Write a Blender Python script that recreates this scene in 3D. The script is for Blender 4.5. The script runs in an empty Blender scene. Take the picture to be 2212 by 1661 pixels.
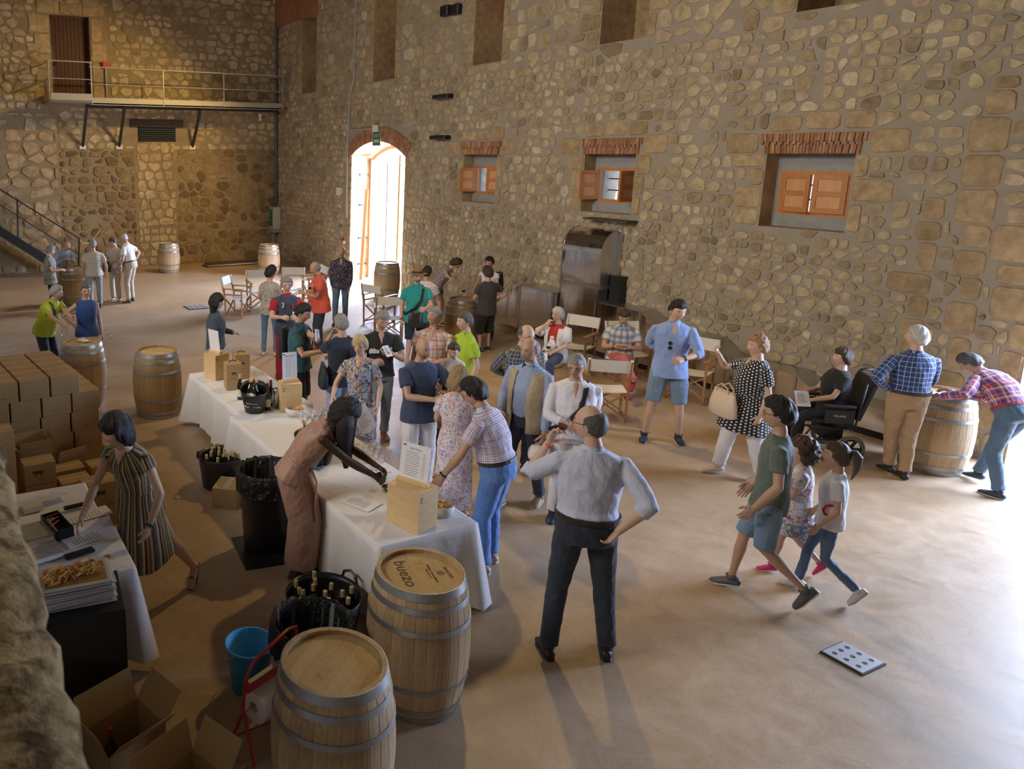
import bpy, bmesh, math, random
import numpy as np
from mathutils import Vector, Matrix
random.seed(7); NR=np.random.RandomState(11)
S=bpy.context.scene; COL=S.collection
pi=math.pi
# ---------------------------------------------------------------- camera
FPX,PIT,CX,CY,CH,YAW=1612.,math.radians(11.1),577.,654.,3.67,math.radians(24.4)
cd=bpy.data.cameras.new('camera'); cam=bpy.data.objects.new('camera',cd); COL.objects.link(cam)
cam.location=(0,0,CH); cam.rotation_euler=(pi/2-PIT,0,-YAW)
cd.sensor_width=36; cd.sensor_fit='HORIZONTAL'; cd.lens=FPX/2212*36
cd.shift_x=(1106-CX)/2212; cd.shift_y=-(830.5-CY)/2212; cd.clip_start=.05
cd.dof.use_dof=True; cd.dof.focus_distance=8.5; cd.dof.aperture_fstop=3.2
S.camera=cam
# ---------------------------------------------------------------- world, lights, exposure
wd=bpy.data.worlds.new('sky'); S.world=wd; wd.use_nodes=True
bg=wd.node_tree.nodes['Background']; bg.inputs[0].default_value=(.88,.93,1,1); bg.inputs[1].default_value=4.5
def sunlight(direction,e,col,ang=.01):
    l=bpy.data.lights.new('sun','SUN'); l.energy=e; l.color=col; l.angle=ang
    o=bpy.data.objects.new('sun',l); COL.objects.link(o)
    o.rotation_euler=Vector(direction).to_track_quat('-Z','Y').to_euler(); return o
sunlight((-.20,.80,-.75),9,(1,.93,.82))
def area(name,loc,to,e,col,sx,sy):
    l=bpy.data.lights.new(name,'AREA'); l.energy=e; l.color=col; l.shape='RECTANGLE'; l.size=sx; l.size_y=sy
    o=bpy.data.objects.new(name,l); COL.objects.link(o); o.location=loc
    o.rotation_euler=(Vector(to)-Vector(loc)).to_track_quat('-Z','Y').to_euler(); return o
def lamp(name,loc,to,e,col,r=.12,ang=120,blend=.6):
    l=bpy.data.lights.new(name,'SPOT'); l.energy=e; l.color=col; l.shadow_soft_size=r; l.spot_size=math.radians(ang); l.spot_blend=blend
    o=bpy.data.objects.new(name,l); COL.objects.link(o); o.location=loc
    o.rotation_euler=(Vector(to)-Vector(loc)).to_track_quat('-Z','Y').to_euler(); return o
COOL=(.50,.66,1.0); WARM=(1,.68,.24)
area('daylight_back_door',(14.2,18.0,2.6),(7,15.0,0),5600,COOL,4.5,4.2)
area('daylight_side_door',(13.2,2.2,2.4),(6,3.2,0),1750,COOL,3.0,3.6)
area('added_fill_left',(-5.5,7.0,7.2),(11,10,2.4),450,(1,.93,.84),7,2.5).data.spread=math.radians(105)  # added soft fill from the upper left; no window is built there
lamp('warm_lamp_middle',(8.2,9.6,7.8),(3.6,6.6,0),800,WARM,.16,110)
lamp('warm_lamp_far',(9.2,18.6,8.2),(3.0,24.0,1.0),1350,WARM,.14,100)
lamp('warm_lamp_front',(2.5,8.5,8.2),(11.0,11.5,2.5),430,(1,.84,.66),.3,150,1)
S.view_settings.view_transform='Standard'; S.view_settings.look='None'; S.view_settings.gamma=1
S.view_settings.use_curve_mapping=False; S.view_settings.exposure=-0.22
# ---------------------------------------------------------------- where a picture point lies on a real plane
cp_,sp_,cy_,sy_=math.cos(PIT),math.sin(PIT),math.cos(YAW),math.sin(YAW)
def ray(x,y):
    a=(x-CX)/FPX;b=(y-CY)/FPX; X,Y,Z=a,cp_-b*sp_,-b*cp_-sp_
    return (cy_*X+sy_*Y,-sy_*X+cy_*Y,Z)
def G(x,y,z=0.):
    d=ray(x,y);t=(z-CH)/d[2];return Vector((d[0]*t,d[1]*t,z))
def WX(x,y,X):
    d=ray(x,y);t=X/d[0];return Vector((X,d[1]*t,CH+d[2]*t))
def WY(x,y,Y):
    d=ray(x,y);t=Y/d[1];return Vector((d[0]*t,Y,CH+d[2]*t))
# ---------------------------------------------------------------- materials
def mat(name,col=(.8,.8,.8),rough=.6,metal=0,spec=None,**k):
    m=bpy.data.materials.new(name); m.use_nodes=True; b=m.node_tree.nodes['Principled BSDF']
    b.inputs['Base Color'].default_value=(*col,1); b.inputs['Roughness'].default_value=rough; b.inputs['Metallic'].default_value=metal
    if spec is not None: b.inputs['Specular IOR Level'].default_value=spec
    for a,v in k.items(): b.inputs[a.replace('_',' ')].default_value=v
    return m
def nd(m,t,**k):
    n=m.node_tree.nodes.new(t)
    for a,v in k.items():
        if a.startswith('i_'):
            key=a[2:].replace('_',' '); n.inputs[int(key) if key.isdigit() else key].default_value=v
        else: setattr(n,a,v)
    return n
def lk(m,a,b): m.node_tree.links.new(a,b)
def bsdf(m): return m.node_tree.nodes['Principled BSDF']
def coords(m,kind='Object',scale=(1,1,1)):
    t=nd(m,'ShaderNodeTexCoord'); mp=nd(m,'ShaderNodeMapping'); mp.inputs['Scale'].default_value=scale
    lk(m,t.outputs[kind],mp.inputs[0]); return mp.outputs[0]
def ramp(m,fac,stops,interp='LINEAR'):
    r=nd(m,'ShaderNodeValToRGB'); r.color_ramp.interpolation=interp; e=r.color_ramp.elements
    while len(e)<len(stops): e.new(.5)
    for el,(p,c) in zip(e,stops): el.position=p; el.color=(*c,1) if len(c)==3 else c
    lk(m,fac,r.inputs[0]); return r.outputs[0]
def noise(m,vec,scale,detail=3,rough=.6,out=0,dist=0):
    n=nd(m,'ShaderNodeTexNoise'); n.inputs['Scale'].default_value=scale; n.inputs['Detail'].default_value=detail
    n.inputs['Roughness'].default_value=rough; n.inputs['Distortion'].default_value=dist
    if vec is not None: lk(m,vec,n.inputs['Vector'])
    return n.outputs[out]
def mixc(m,fac,a,b,mode='MIX'):
    n=nd(m,'ShaderNodeMix',data_type='RGBA',blend_type=mode)
    for s,v in ((0,fac),(6,a),(7,b)):
        if hasattr(v,'links'): lk(m,v,n.inputs[s])
        else: n.inputs[s].default_value=v if s==0 else (*v,1)
    return n.outputs[2]
def mth(m,op,a,b=None,c=None):
    n=nd(m,'ShaderNodeMath',operation=op)
    for i,v in enumerate((a,b,c)):
        if v is None: continue
        if hasattr(v,'links'): lk(m,v,n.inputs[i])
        else: n.inputs[i].default_value=v
    return n.outputs[0]
def bump(m,h,strength=.5,dist=.01):
    n=nd(m,'ShaderNodeBump'); n.inputs['Strength'].default_value=strength; n.inputs['Distance'].default_value=dist
    lk(m,h,n.inputs['Height']); lk(m,n.outputs[0],bsdf(m).inputs['Normal'])
def noisy(name,c1,c2,scale=6,rough=.6,bs=0,bd=.005,metal=0,kind='Object',stretch=(1,1,1),detail=4,**k):
    m=mat(name,c1,rough,metal,**k); v=coords(m,kind,stretch); n=noise(m,v,scale,detail)
    lk(m,ramp(m,n,[(.3,c1),(.7,c2)]),bsdf(m).inputs['Base Color'])
    if bs: bump(m,n,bs,bd)
    return m
def rand_id(m):
    oi=nd(m,'ShaderNodeObjectInfo'); ge=nd(m,'ShaderNodeNewGeometry')
    return mth(m,'FRACT',mth(m,'ADD',oi.outputs['Random'],ge.outputs['Random Per Island']))
def stone_mat(name,cols,rough=.9):
    m=mat(name,cols[0],rough,spec=.2); r=rand_id(m)
    base=ramp(m,r,[(i/len(cols),c) for i,c in enumerate(cols)],'CONSTANT')
    ge=nd(m,'ShaderNodeNewGeometry'); n=noise(m,ge.outputs['Position'],7,5,.65); n2=noise(m,ge.outputs['Position'],38,3,.7)
    k=mixc(m,1,base,ramp(m,n,[(.25,(.62,.58,.52)),(.75,(1.22,1.2,1.15))]),'MULTIPLY')
    n3=noise(m,ge.outputs['Position'],.9,2)
    k=mixc(m,1,k,ramp(m,n3,[(.3,(.78,.76,.74)),(.7,(1.1,1.1,1.08))]),'MULTIPLY')
    lk(m,k,bsdf(m).inputs['Base Color']); bump(m,mth(m,'ADD',mth(m,'MULTIPLY',n,2),n2),.7,.012); return m
# ---------------------------------------------------------------- objects
def tag(o,label=None,cat=None,group=None,kind=None):
    if label: o['label']=label
    if cat: o['category']=cat
    if group: o['group']=group
    if kind: o['kind']=kind
    return o
def empty(name,loc=(0,0,0),rz=0,label=None,cat=None,group=None):
    o=bpy.data.objects.new(name,None); COL.objects.link(o); o.location=loc; o.rotation_euler=(0,0,rz); o.empty_display_size=.1
    return tag(o,label,cat,group)
def mesh(name,V,Fc,m=None,parent=None,smooth=False,loc=None,rot=None):
    me=bpy.data.meshes.new(name); me.from_pydata([tuple(v) for v in V],[],[tuple(f) for f in Fc])
    if m: me.materials.append(m)
    if smooth: me.shade_smooth()
    o=bpy.data.objects.new(name,me); COL.objects.link(o)
    if parent: o.parent=parent
    if loc is not None: o.location=loc
    if rot is not None: o.rotation_euler=rot
    return o
class MB:
    "collects simple solids, then links them as one mesh"
    def __init__(s): s.V=[];s.F=[]
    def add(s,V,Fc,M=None):
        n=len(s.V); s.V+=[(M@Vector(v)) if M else Vector(v) for v in V]; s.F+=[tuple(i+n for i in f) for f in Fc]; return s
    def box(s,x0,y0,z0,x1,y1,z1,M=None,bev=0):
        if bev:
            b=bev; V=[];Fc=[]
            # chamfered box as 24 points
            bm=bmesh.new(); bmesh.ops.create_cube(bm,size=1)
            for v in bm.verts: v.co=Vector((x0+(v.co.x+.5)*(x1-x0),y0+(v.co.y+.5)*(y1-y0),z0+(v.co.z+.5)*(z1-z0)))
            bmesh.ops.bevel(bm,geom=bm.edges[:],offset=b,segments=1,affect='EDGES')
            V=[v.co.copy() for v in bm.verts]; bm.verts.index_update(); Fc=[[v.index for v in f.verts] for f in bm.faces]; bm.free()
            return s.add(V,Fc,M)
        V=[(x0,y0,z0),(x1,y0,z0),(x1,y1,z0),(x0,y1,z0),(x0,y0,z1),(x1,y0,z1),(x1,y1,z1),(x0,y1,z1)]
        return s.add(V,[(0,3,2,1),(4,5,6,7),(0,1,5,4),(1,2,6,5),(2,3,7,6),(3,0,4,7)],M)
    def bar(s,a,b,w,h=None,up=(0,0,1)):
        a=Vector(a);b=Vector(b);h=h or w; d=(b-a); L=d.length
        if L<1e-6: return s
        d/=L; u=Vector(up)
        if abs(d.dot(u))>.99: u=Vector((1,0,0))
        x=d.cross(u).normalized(); u=x.cross(d)
        M=Matrix((x,u,d)).transposed().to_4x4(); M.translation=a
        return s.box(-w/2,-h/2,0,w/2,h/2,L,M)
    def tube(s,pts,r,n=8,cap=True,side=None):
        "swept tube; r: number, list or list of (a,b)"
        pts=[Vector(p) for p in pts]; N=len(pts); R=r if isinstance(r,(list,tuple)) else [r]*N
        base=len(s.V); prev=None
        for i,p in enumerate(pts):
            t=(pts[min(i+1,N-1)]-pts[max(i-1,0)])
            if t.length<1e-9: t=Vector((0,0,1))
            t.normalize()
            if prev is None:
                u=Vector(side) if side else (Vector((1,0,0)) if abs(t.x)<.9 else Vector((0,1,0)))
            else: u=prev
            u=(u-t*u.dot(t)); u=u.normalized() if u.length>1e-6 else Vector((1,0,0)); prev=u; w=t.cross(u)
            a,b=R[i] if isinstance(R[i],(list,tuple)) else (R[i],R[i])
            for k in range(n):
                c=2*pi*k/n; s.V.append(p+u*(a*math.cos(c))+w*(b*math.sin(c)))
        for i in range(N-1):
            for k in range(n):
                q=base+i*n+k; q2=base+i*n+(k+1)%n; s.F.append((q,q2,q2+n,q+n))
        if cap:
            s.F.append(tuple(base+k for k in range(n))[::-1]); s.F.append(tuple(base+(N-1)*n+k for k in range(n)))
        return s
    def lathe(s,prof,n=24,M=None,cap0=False,cap1=False,a0=0,a1=2*pi):
        full=abs(a1-a0-2*pi)<1e-6; cols=n if full else n+1; V=[];Fc=[]
        for r,z in prof:
            for k in range(cols):
                a=a0+(a1-a0)*k/n; V.append((r*math.cos(a),r*math.sin(a),z))
        for i in range(len(prof)-1):
            for k in range(n):
                q=i*cols+k; q2=i*cols+(k+1)%cols; Fc.append((q,q2,q2+cols,q+cols))
        if cap0: Fc.append(tuple(range(cols))[::-1])
        if cap1: Fc.append(tuple((len(prof)-1)*cols+k for k in range(cols)))
        return s.add(V,Fc,M)
    def ball(s,c,r,n=10,m=7,M=None):
        c=Vector(c); r=r if isinstance(r,(tuple,list)) else (r,r,r); V=[];Fc=[]
        for i in range(m+1):
            f=pi*i/m
            for k in range(n):
                a=2*pi*k/n; V.append((c.x+r[0]*math.sin(f)*math.cos(a),c.y+r[1]*math.sin(f)*math.sin(a),c.z-r[2]*math.cos(f)))
        for i in range(m):
            for k in range(n):
                q=i*n+k;q2=i*n+(k+1)%n; Fc.append((q,q2,q2+n,q+n))
        return s.add(V,Fc,M)
    def build(s,name,m=None,parent=None,smooth=False,loc=None,rot=None): return mesh(name,s.V,s.F,m,parent,smooth,loc,rot)
def copy_tree(o,parent=None):
    c=o.copy(); COL.objects.link(c)
    if parent: c.parent=parent
    for ch in o.children: copy_tree(ch,c)
    return c
def TM(loc=(0,0,0),rz=0,rx=0,ry=0): return Matrix.Translation(Vector(loc))@Matrix.Rotation(rz,4,'Z')@Matrix.Rotation(ry,4,'Y')@Matrix.Rotation(rx,4,'X')
def textm(name,txt,m,parent,M,size=.05,align='CENTER',ext=.0006,fat=0):
    c=bpy.data.curves.new(name,'FONT'); c.body=txt; c.size=size; c.align_x=align; c.align_y='CENTER'; c.extrude=ext; c.resolution_u=2; c.offset=fat
    o=bpy.data.objects.new(name,c); me=bpy.data.meshes.new_from_object(o); bpy.data.objects.remove(o)
    me.materials.append(m); o=bpy.data.objects.new(name,me); COL.objects.link(o)
    if parent: o.parent=parent
    o.matrix_local=M; return o
# ================================================================= THE ROOM
XW,YB,ZT=11.65,24.78,9.4
sand=[(.57,.47,.31),(.52,.43,.28),(.62,.52,.36),(.56,.46,.30),(.46,.37,.24),(.58,.48,.32),(.68,.58,.42),(.50,.405,.275),(.55,.43,.32),(.38,.30,.20),(.59,.49,.33)]
M_stone=stone_mat('sandstone',sand)
M_quoin=stone_mat('dressed_sandstone',[(.50,.385,.235),(.55,.43,.27),(.46,.35,.21),(.52,.39,.25)])
M_dark=stone_mat('old_rubble',[(.34,.24,.12),(.29,.20,.10),(.38,.28,.14),(.22,.155,.09),(.42,.31,.17),(.33,.23,.11),(.27,.19,.10),(.40,.29,.15)])
M_pale=stone_mat('pale_infill',[(.62,.50,.31),(.56,.45,.28),(.66,.55,.36),(.60,.46,.29)])
M_mortar=noisy('lime_mortar',(.40,.345,.27),(.34,.29,.225),3,.95,.4,.01,spec=.1)
M_mortar2=noisy('old_mortar',(.36,.28,.17),(.27,.2,.115),2.5,.95,.4,.01,spec=.1)
M_brick=stone_mat('terracotta_brick',[(.47,.24,.13),(.53,.29,.17),(.42,.20,.11),(.57,.35,.23),(.48,.26,.16)])
M_plaster=noisy('grey_render',(.38,.38,.37),(.30,.30,.29),5,.9,.3)
# floor: sealed concrete, brushed and blotchy
M_floor=mat('sealed_concrete',(.42,.27,.14),.42,spec=.42); _v=coords(M_floor,'Object')
_n=noise(M_floor,_v,.55,5,.65,dist=.6); _n2=noise(M_floor,_v,3.2,6,.75,dist=.8); _n3=noise(M_floor,_v,60,2,.6)
_c=ramp(M_floor,_n,[(.3,(.40,.285,.175)),(.55,(.48,.35,.23)),(.75,(.57,.44,.325))])
_c=mixc(M_floor,1,_c,ramp(M_floor,_n2,[(.3,(.84,.81,.77)),(.7,(1.12,1.12,1.12))]),'MULTIPLY')
_c=mixc(M_floor,1,_c,ramp(M_floor,_n3,[(.35,(.93,.93,.93)),(.65,(1.05,1.05,1.05))]),'MULTIPLY')
lk(M_floor,_c,bsdf(M_floor).inputs['Base Color']); lk(M_floor,ramp(M_floor,_n2,[(.3,(.36,)*3),(.7,(.56,)*3)]),bsdf(M_floor).inputs['Roughness'])
bump(M_floor,_n2,.12,.004)
tag(mesh('floor',[(-7,-4,0),(14.6,-4,0),(14.6,25.8,0),(-7,25.8,0)],[(0,1,2,3)],M_floor),kind='structure')
M_ceil=noisy('dark_timber_ceiling',(.16,.11,.07),(.10,.07,.045),1.5,.9)
tag(MB().box(-7,-4,ZT,12.75,26,ZT+.15).build('ceiling',M_ceil),kind='structure')
tag(MB().box(-7.3,-4,0,-7,26,ZT).build('wall_left',M_mortar2),kind='structure')
tag(MB().box(-7.3,-4.3,0,12.75,-4,ZT).build('wall_rear',M_mortar2),kind='structure')
# ---- power-diagram rubble
def rects_hit(x,y,R,e=0):
    return any(a-e<x<b+e and c-e<y<d+e for a,b,c,d in R)
def clip(poly,nx,ny,c):
    out=[];n=len(poly)
    for i in range(n):
        p=poly[i];q=poly[(i+1)%n]; dp=nx*p[0]+ny*p[1]-c; dq=nx*q[0]+ny*q[1]-c
        if dp<=0: out.append(p)
        if (dp<0<dq) or (dq<0<dp):
            t=dp/(dp-dq); out.append((p[0]+(q[0]-p[0])*t,p[1]+(q[1]-p[1])*t))
    return out
def rubble(u0,u1,z0,z1,rowh,aspect,holes,rs,gap=.02,drop=.03,rand=.45):
    seeds=[];z=z0
    while z<z1:
        h=rowh(z)*rs.uniform(.75,1.3); u=u0-rs.uniform(0,.2)
        while u<u1:
            w=h*aspect*rs.uniform(.65,1.5)
            seeds.append((u+w/2,z+h/2+rs.uniform(-.12,.12)*h,h*h*rs.uniform(-rand,rand)*.9,h,w*rs.uniform(.49,.59),h*rs.uniform(.48,.60))); u+=w
        z+=h
    grid={}; cs=.5
    for i,s in enumerate(seeds): grid.setdefault((int(s[0]//cs),int(s[1]//cs)),[]).append(i)
    out=[]
    for i,(x,y,w,h,bw_,bh_) in enumerate(seeds):
        if rects_hit(x,y,holes) or rs.rand()<drop: continue
        R=h*2.2; tl=rs.uniform(-.12,.12)*bh_; poly=[(x-bw_,y-bh_-tl),(x+bw_,y-bh_+tl),(x+bw_,y+bh_-tl*.5),(x-bw_,y+bh_+tl*.5)]
        gx,gy=int(x//cs),int(y//cs); k=1 if h<.3 else 2
        for a in range(gx-k,gx+k+1):
            for b in range(gy-k,gy+k+1):
                for j in grid.get((a,b),()):
                    if j==i: continue
                    X,Y,W_=seeds[j][:3]; dx,dy=X-x,Y-y; d2=dx*dx+dy*dy
                    if d2>R*R*4 or d2<1e-9: continue
                    L=math.sqrt(d2); c=(X*X+Y*Y-x*x-y*y+w-W_)/2/L
                    poly=clip(poly,dx/L,dy/L,c-gap*.5)
                    if len(poly)<3: break
        if len(poly)<3: continue
        for a,b,c,d in holes:
            e=gap*.6
            if x<a: poly2=clip(poly,1,0,a-e) if y>c-h and y<d+h else poly
            elif x>b: poly2=clip(poly,-1,0,-(b+e)) if y>c-h and y<d+h else poly
            elif y<c: poly2=clip(poly,0,1,c-e)
            else: poly2=clip(poly,0,-1,-(d+e))
            hit=any(a-.01<p[0]<b+.01 and c-.01<p[1]<d+.01 for p in poly)
            if hit or (a<x<b and min(abs(y-c),abs(y-d))<h*1.5): poly=poly2
            if len(poly)<3: break
        poly=clip(clip(clip(clip(poly,-1,0,-u0),1,0,u1),0,-1,-z0),0,1,z1) if len(poly)>2 else []
        if len(poly)<3: continue
        ar=abs(sum(poly[k-1][0]*poly[k][1]-poly[k][0]*poly[k-1][1] for k in range(len(poly))))/2
        if ar<.0022: continue
        # knock the corners off and wobble
        q=[];n=len(poly); ch=rs.uniform(.16,.34)
        for k in range(n):
            p,r=poly[k],poly[(k+1)%n]; L=math.hypot(r[0]-p[0],r[1]-p[1])
            if L<.03: q.append(((p[0]+r[0])/2,(p[1]+r[1])/2)); continue
            q.append((p[0]+(r[0]-p[0])*ch,p[1]+(r[1]-p[1])*ch)); q.append((p[0]+(r[0]-p[0])*(1-ch),p[1]+(r[1]-p[1])*(1-ch)))
        q=q[:12]; j=.028*h/.2
        q=[(a+rs.uniform(-j,j)*.35,b+rs.uniform(-j,j)*.35) for a,b in q]
        if len(q)>=3: out.append((q,ar))
    return out
def stone_solid(poly,place,proud,rs):
    cx=sum(p[0] for p in poly)/len(poly); cz=sum(p[1] for p in poly)/len(poly); n=len(poly)
    V=[place(u,z,-.01) for u,z in poly]+[place(cx+(u-cx)*.9,cz+(z-cz)*.9,proud*rs.uniform(.6,1)) for u,z in poly]
    V.append(place(cx,cz,proud*rs.uniform(1.0,1.35)))
    Fc=[(k,(k+1)%n,n+(k+1)%n,n+k) for k in range(n)]+[(n+k,n+(k+1)%n,2*n) for k in range(n)]
    return V,Fc
def lay_stones(wall,stones,place,m,proud,rs,limit,flip=False,center=None,dist=None):
    "nearest, largest stones become parts of their own, the rest one part of stuff"
    sc=[]
    for poly,ar in stones:
        p=place(*poly[0],0); sc.append(-ar/max(1,(p-Vector((0,0,CH))).length_squared))
    order=sorted(range(len(stones)),key=lambda i:sc[i]); rest=MB()
    for r,i in enumerate(order):
        V,Fc=stone_solid(stones[i][0],place,proud*rs.uniform(.6,1.3),rs)
        if flip: Fc=[f[::-1] for f in Fc]
        if r<limit: mesh('stone',V,Fc,m,wall)
        else: rest.add(V,Fc)
    if rest.V: tag(rest.build('small_stones',m,wall),kind='stuff')
def wall_sheet(name,u0,u1,z0,z1,holes,place,m,depth,mrev,flip=False):
    us=sorted({u0,u1,*[h[0] for h in holes],*[h[1] for h in holes]}); zs=sorted({z0,z1,*[h[2] for h in holes],*[h[3] for h in holes]})
    us=[u for u in us if u0<=u<=u1]; zs=[z for z in zs if z0<=z<=z1]; b=MB()
    for i in range(len(us)-1):
        for j in range(len(zs)-1):
            if rects_hit((us[i]+us[i+1])/2,(zs[j]+zs[j+1])/2,holes): continue
            q=[place(us[i],zs[j],0),place(us[i+1],zs[j],0),place(us[i+1],zs[j+1],0),place(us[i],zs[j+1],0)]
            b.add(q,[(3,2,1,0) if flip else (0,1,2,3)])
    o=tag(b.build(name,m),kind='structure')
    for a,bb,c,d in holes:
        r=MB()
        for (p,q) in (((a,c),(a,d)),((a,d),(bb,d)),((bb,d),(bb,c)),((bb,c),(a,c)))[:4 if c>0 else 3]:
            r.add([place(*p,0),place(*q,0),place(*q,-depth),place(*p,-depth)],[(0,1,2,3)])
        rv=r.build('window_reveal',mrev,o)
    return o
# ---- right wall (looks towards -X); u runs along Y
PR=lambda u,z,d: Vector((XW-d,u,z))
lowW=[(13.29,14.42,2.62,3.71),(9.68,10.83,2.62,3.71),(6.16,7.36,2.62,3.71)]
upW=[(21.9,22.93,5.71,8.1),(17.45,18.52,5.71,8.3),(13.34,14.27,5.71,8.3),(9.69,10.70,5.71,8.3),(6.1,7.2,5.71,8.3),(2.6,3.6,5.71,8.3)]
DOOR=(16.82,19.57,0,3.68); SIDE=(1.2,4.05,0,4.0)
holes=lowW+upW+[DOOR,SIDE]
rs=np.random.RandomState(5)
wr=wall_sheet('wall_right',-4,YB+.02,0,ZT,lowW+upW+[(DOOR[0],DOOR[1],0,4.08),SIDE],PR,M_mortar,1.0,M_quoin,flip=True)
# bricks over the openings
bk=MB().box(-.5,-.5,-.5,.5,.5,.5,bev=.06); BRICK=bk.build('brick',M_brick,wr); BRICK.hide_render=False; first=[BRICK]
def brick(loc,ang,w,l,d=.06):
    o=first.pop() if first else BRICK.copy()
    if o is not BRICK: COL.objects.link(o)
    o.location=loc; o.rotation_euler=(ang,0,0); o.scale=(d,w,l)
keep=[]
for a,b,c,d in lowW:
    n=30; e=.11
    for k in range(n):
        t=(k+.5)/n; u=a-.03+(b-a+.06)*t; fan=(t-.5)*2*e
        h1=.13 if k%2 else .17; L=.29
        for z0,z1 in ((d,d+h1-.006),(d+h1+.006,d+L)):
            zc=(z0+z1)/2; uu=u+fan*(zc-d)/L+random.uniform(-.003,.003)
            brick((XW-.004+random.uniform(-.006,.004),uu,zc),-fan*1.0,(b-a+.06+2*e*(zc-d)/L)/n*.86,z1-z0)
    keep.append((a-.13,b+.13,d-.01,d+.30))
# segmental arch over the big door
ca=(DOOR[0]+DOOR[1])/2; hw=(DOOR[1]-DOOR[0])/2; rise=.40; Ra=(hw*hw+rise*rise)/(2*rise); zc=DOOR[3]+rise-Ra; am=math.asin(hw/Ra)
n=64
for k in range(n):
    a=-am*1.06+2*am*1.06*(k+.5)/n
    for r0,r1 in ((0,.16),(.17,.40)) if k%2 else ((0,.24),(.25,.40)):
        r=Ra+(r0+r1)/2
        brick((XW-.004,ca+r*math.sin(a),zc+r*math.cos(a)),-a,2*am*1.06*r/n*.84,r1-r0)
keep.append((DOOR[0]-.1,DOOR[1]+.1,3.5,4.46))
# spandrel between the arch and the rectangular cut, and the arch soffit
b=MB(); so=MB(); N=24
for k in range(N):
    a0=-am+2*am*k/N;a1=-am+2*am*(k+1)/N; y0,z0=ca+Ra*math.sin(a0),zc+Ra*math.cos(a0); y1,z1=ca+Ra*math.sin(a1),zc+Ra*math.cos(a1)
    b.add([PR(y0,z0,0),PR(y1,z1,0),PR(y1,4.09,0),PR(y0,4.09,0)],[(3,2,1,0)])
    so.add([PR(y0,z0,0),PR(y1,z1,0),PR(y1,z1,-.9),PR(y0,z0,-.9)],[(0,1,2,3)])
b.build('arch_spandrel',M_mortar,wr); so.build('arch_soffit',M_brick,wr)
# dressed quoins round the openings
qs=[]
def quoins(a,b,c,d,first_w=.34,top=True):
    for side in (-1,1):
        z=c; k=0
        while z<d-.05:
            h=min(random.uniform(.26,.46),d-z); w=random.choice((.42,.22,.52,.30)); w=w if k%2 else w*.8
            qs.append((a-w,a-.012,z+.008,z+h-.012) if side<0 else (b+.012,b+w,z+.008,z+h-.012)); z+=h; k+=1
for a,b,c,d in lowW:
    quoins(a,b,c,d)
    qs.append((a-.62,a-.14,d+.01,d+.33)); qs.append((b+.14,b+.66,d+.01,d+.31))
    u=a-.2
    for w in (.44,.5,.5): qs.append((u,u+w-.03,d+.33,d+.56+random.uniform(-.02,.03))); u+=w
for a,b,c,d in upW: quoins(a,b,c,d)
quoins(*DOOR); quoins(*SIDE); quoins(SIDE[0],SIDE[1]+.5,0,4.6); quoins(SIDE[0],SIDE[1]+1.0,.9,3.2)
qs=[q for q in qs if not rects_hit((q[0]+q[1])/2,(q[2]+q[3])/2,holes)]
for a,b,c,d in qs:
    j=lambda:random.uniform(-.012,.012); t=min(.05,(b-a)*.2,(d-c)*.2)
    poly=[(a+t+j(),c),(b-t+j(),c+j()),(b,c+t),(b+j(),d-t),(b-t,d+j()),(a+t,d+j()),(a,d-t),(a+j(),c+t)]
    V,Fc=stone_solid(poly,PR,.022,rs); mesh('quoin',V,Fc,M_quoin,wr)
def rowh(z): return .15 if z<2.5 else (.19 if z<4.3 else (.20 if z<5.5 else .27))
st=rubble(3.9,YB,0,ZT-.9,rowh,1.2,holes+keep+qs,rs,gap=.026,drop=.025)
lay_stones(wr,st,PR,M_stone,.022,rs,296,flip=True)
# ---- back wall (looks towards -Y); u runs along X
PB=lambda u,z,d: Vector((u,YB-d,z))
bdoor=(3.90,5.11,5.45,7.96); duct=(6.55,7.85,4.15,4.62)
wb=wall_sheet('wall_back',-7,XW,0,ZT,[bdoor,duct],PB,M_mortar2,.45,M_quoin)
rb=np.random.RandomState(9)
lay_stones(wb,[s for s in rubble(-4,3.9,0,5.0,lambda z:.36,1.35,[],rb,gap=.045)],PB,M_quoin,.03,rb,70)
lay_stones(wb,[s for s in rubble(4.0,6.4,0,3.9,lambda z:.25,1.35,[],rb,gap=.06,rand=.6)],PB,M_dark,.04,rb,70)
lay_stones(wb,[s for s in rubble(6.48,7.8,0,4.14,lambda z:.27,1.15,[],rb,gap=.02,rand=.2,drop=0)],PB,M_pale,.035,rb,60)
lay_stones(wb,[s for s in rubble(7.9,XW,0,3.9,lambda z:.28,1.4,[],rb,gap=.022,drop=0)],PB,M_dark,.03,rb,50)
lay_stones(wb,[s for s in rubble(4.0,XW,3.9,5.1,lambda z:.22,1.5,[(6.1,8.25,4.05,4.85)],rb,gap=.05)],PB,M_stone,.022,rb,25)
lay_stones(wb,[s for s in rubble(-4,XW,5.1,ZT-.3,lambda z:.235,1.45,[(3.5,5.7,5.2,8.3)],rb,gap=.03)],PB,M_stone,.025,rb,25)
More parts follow.
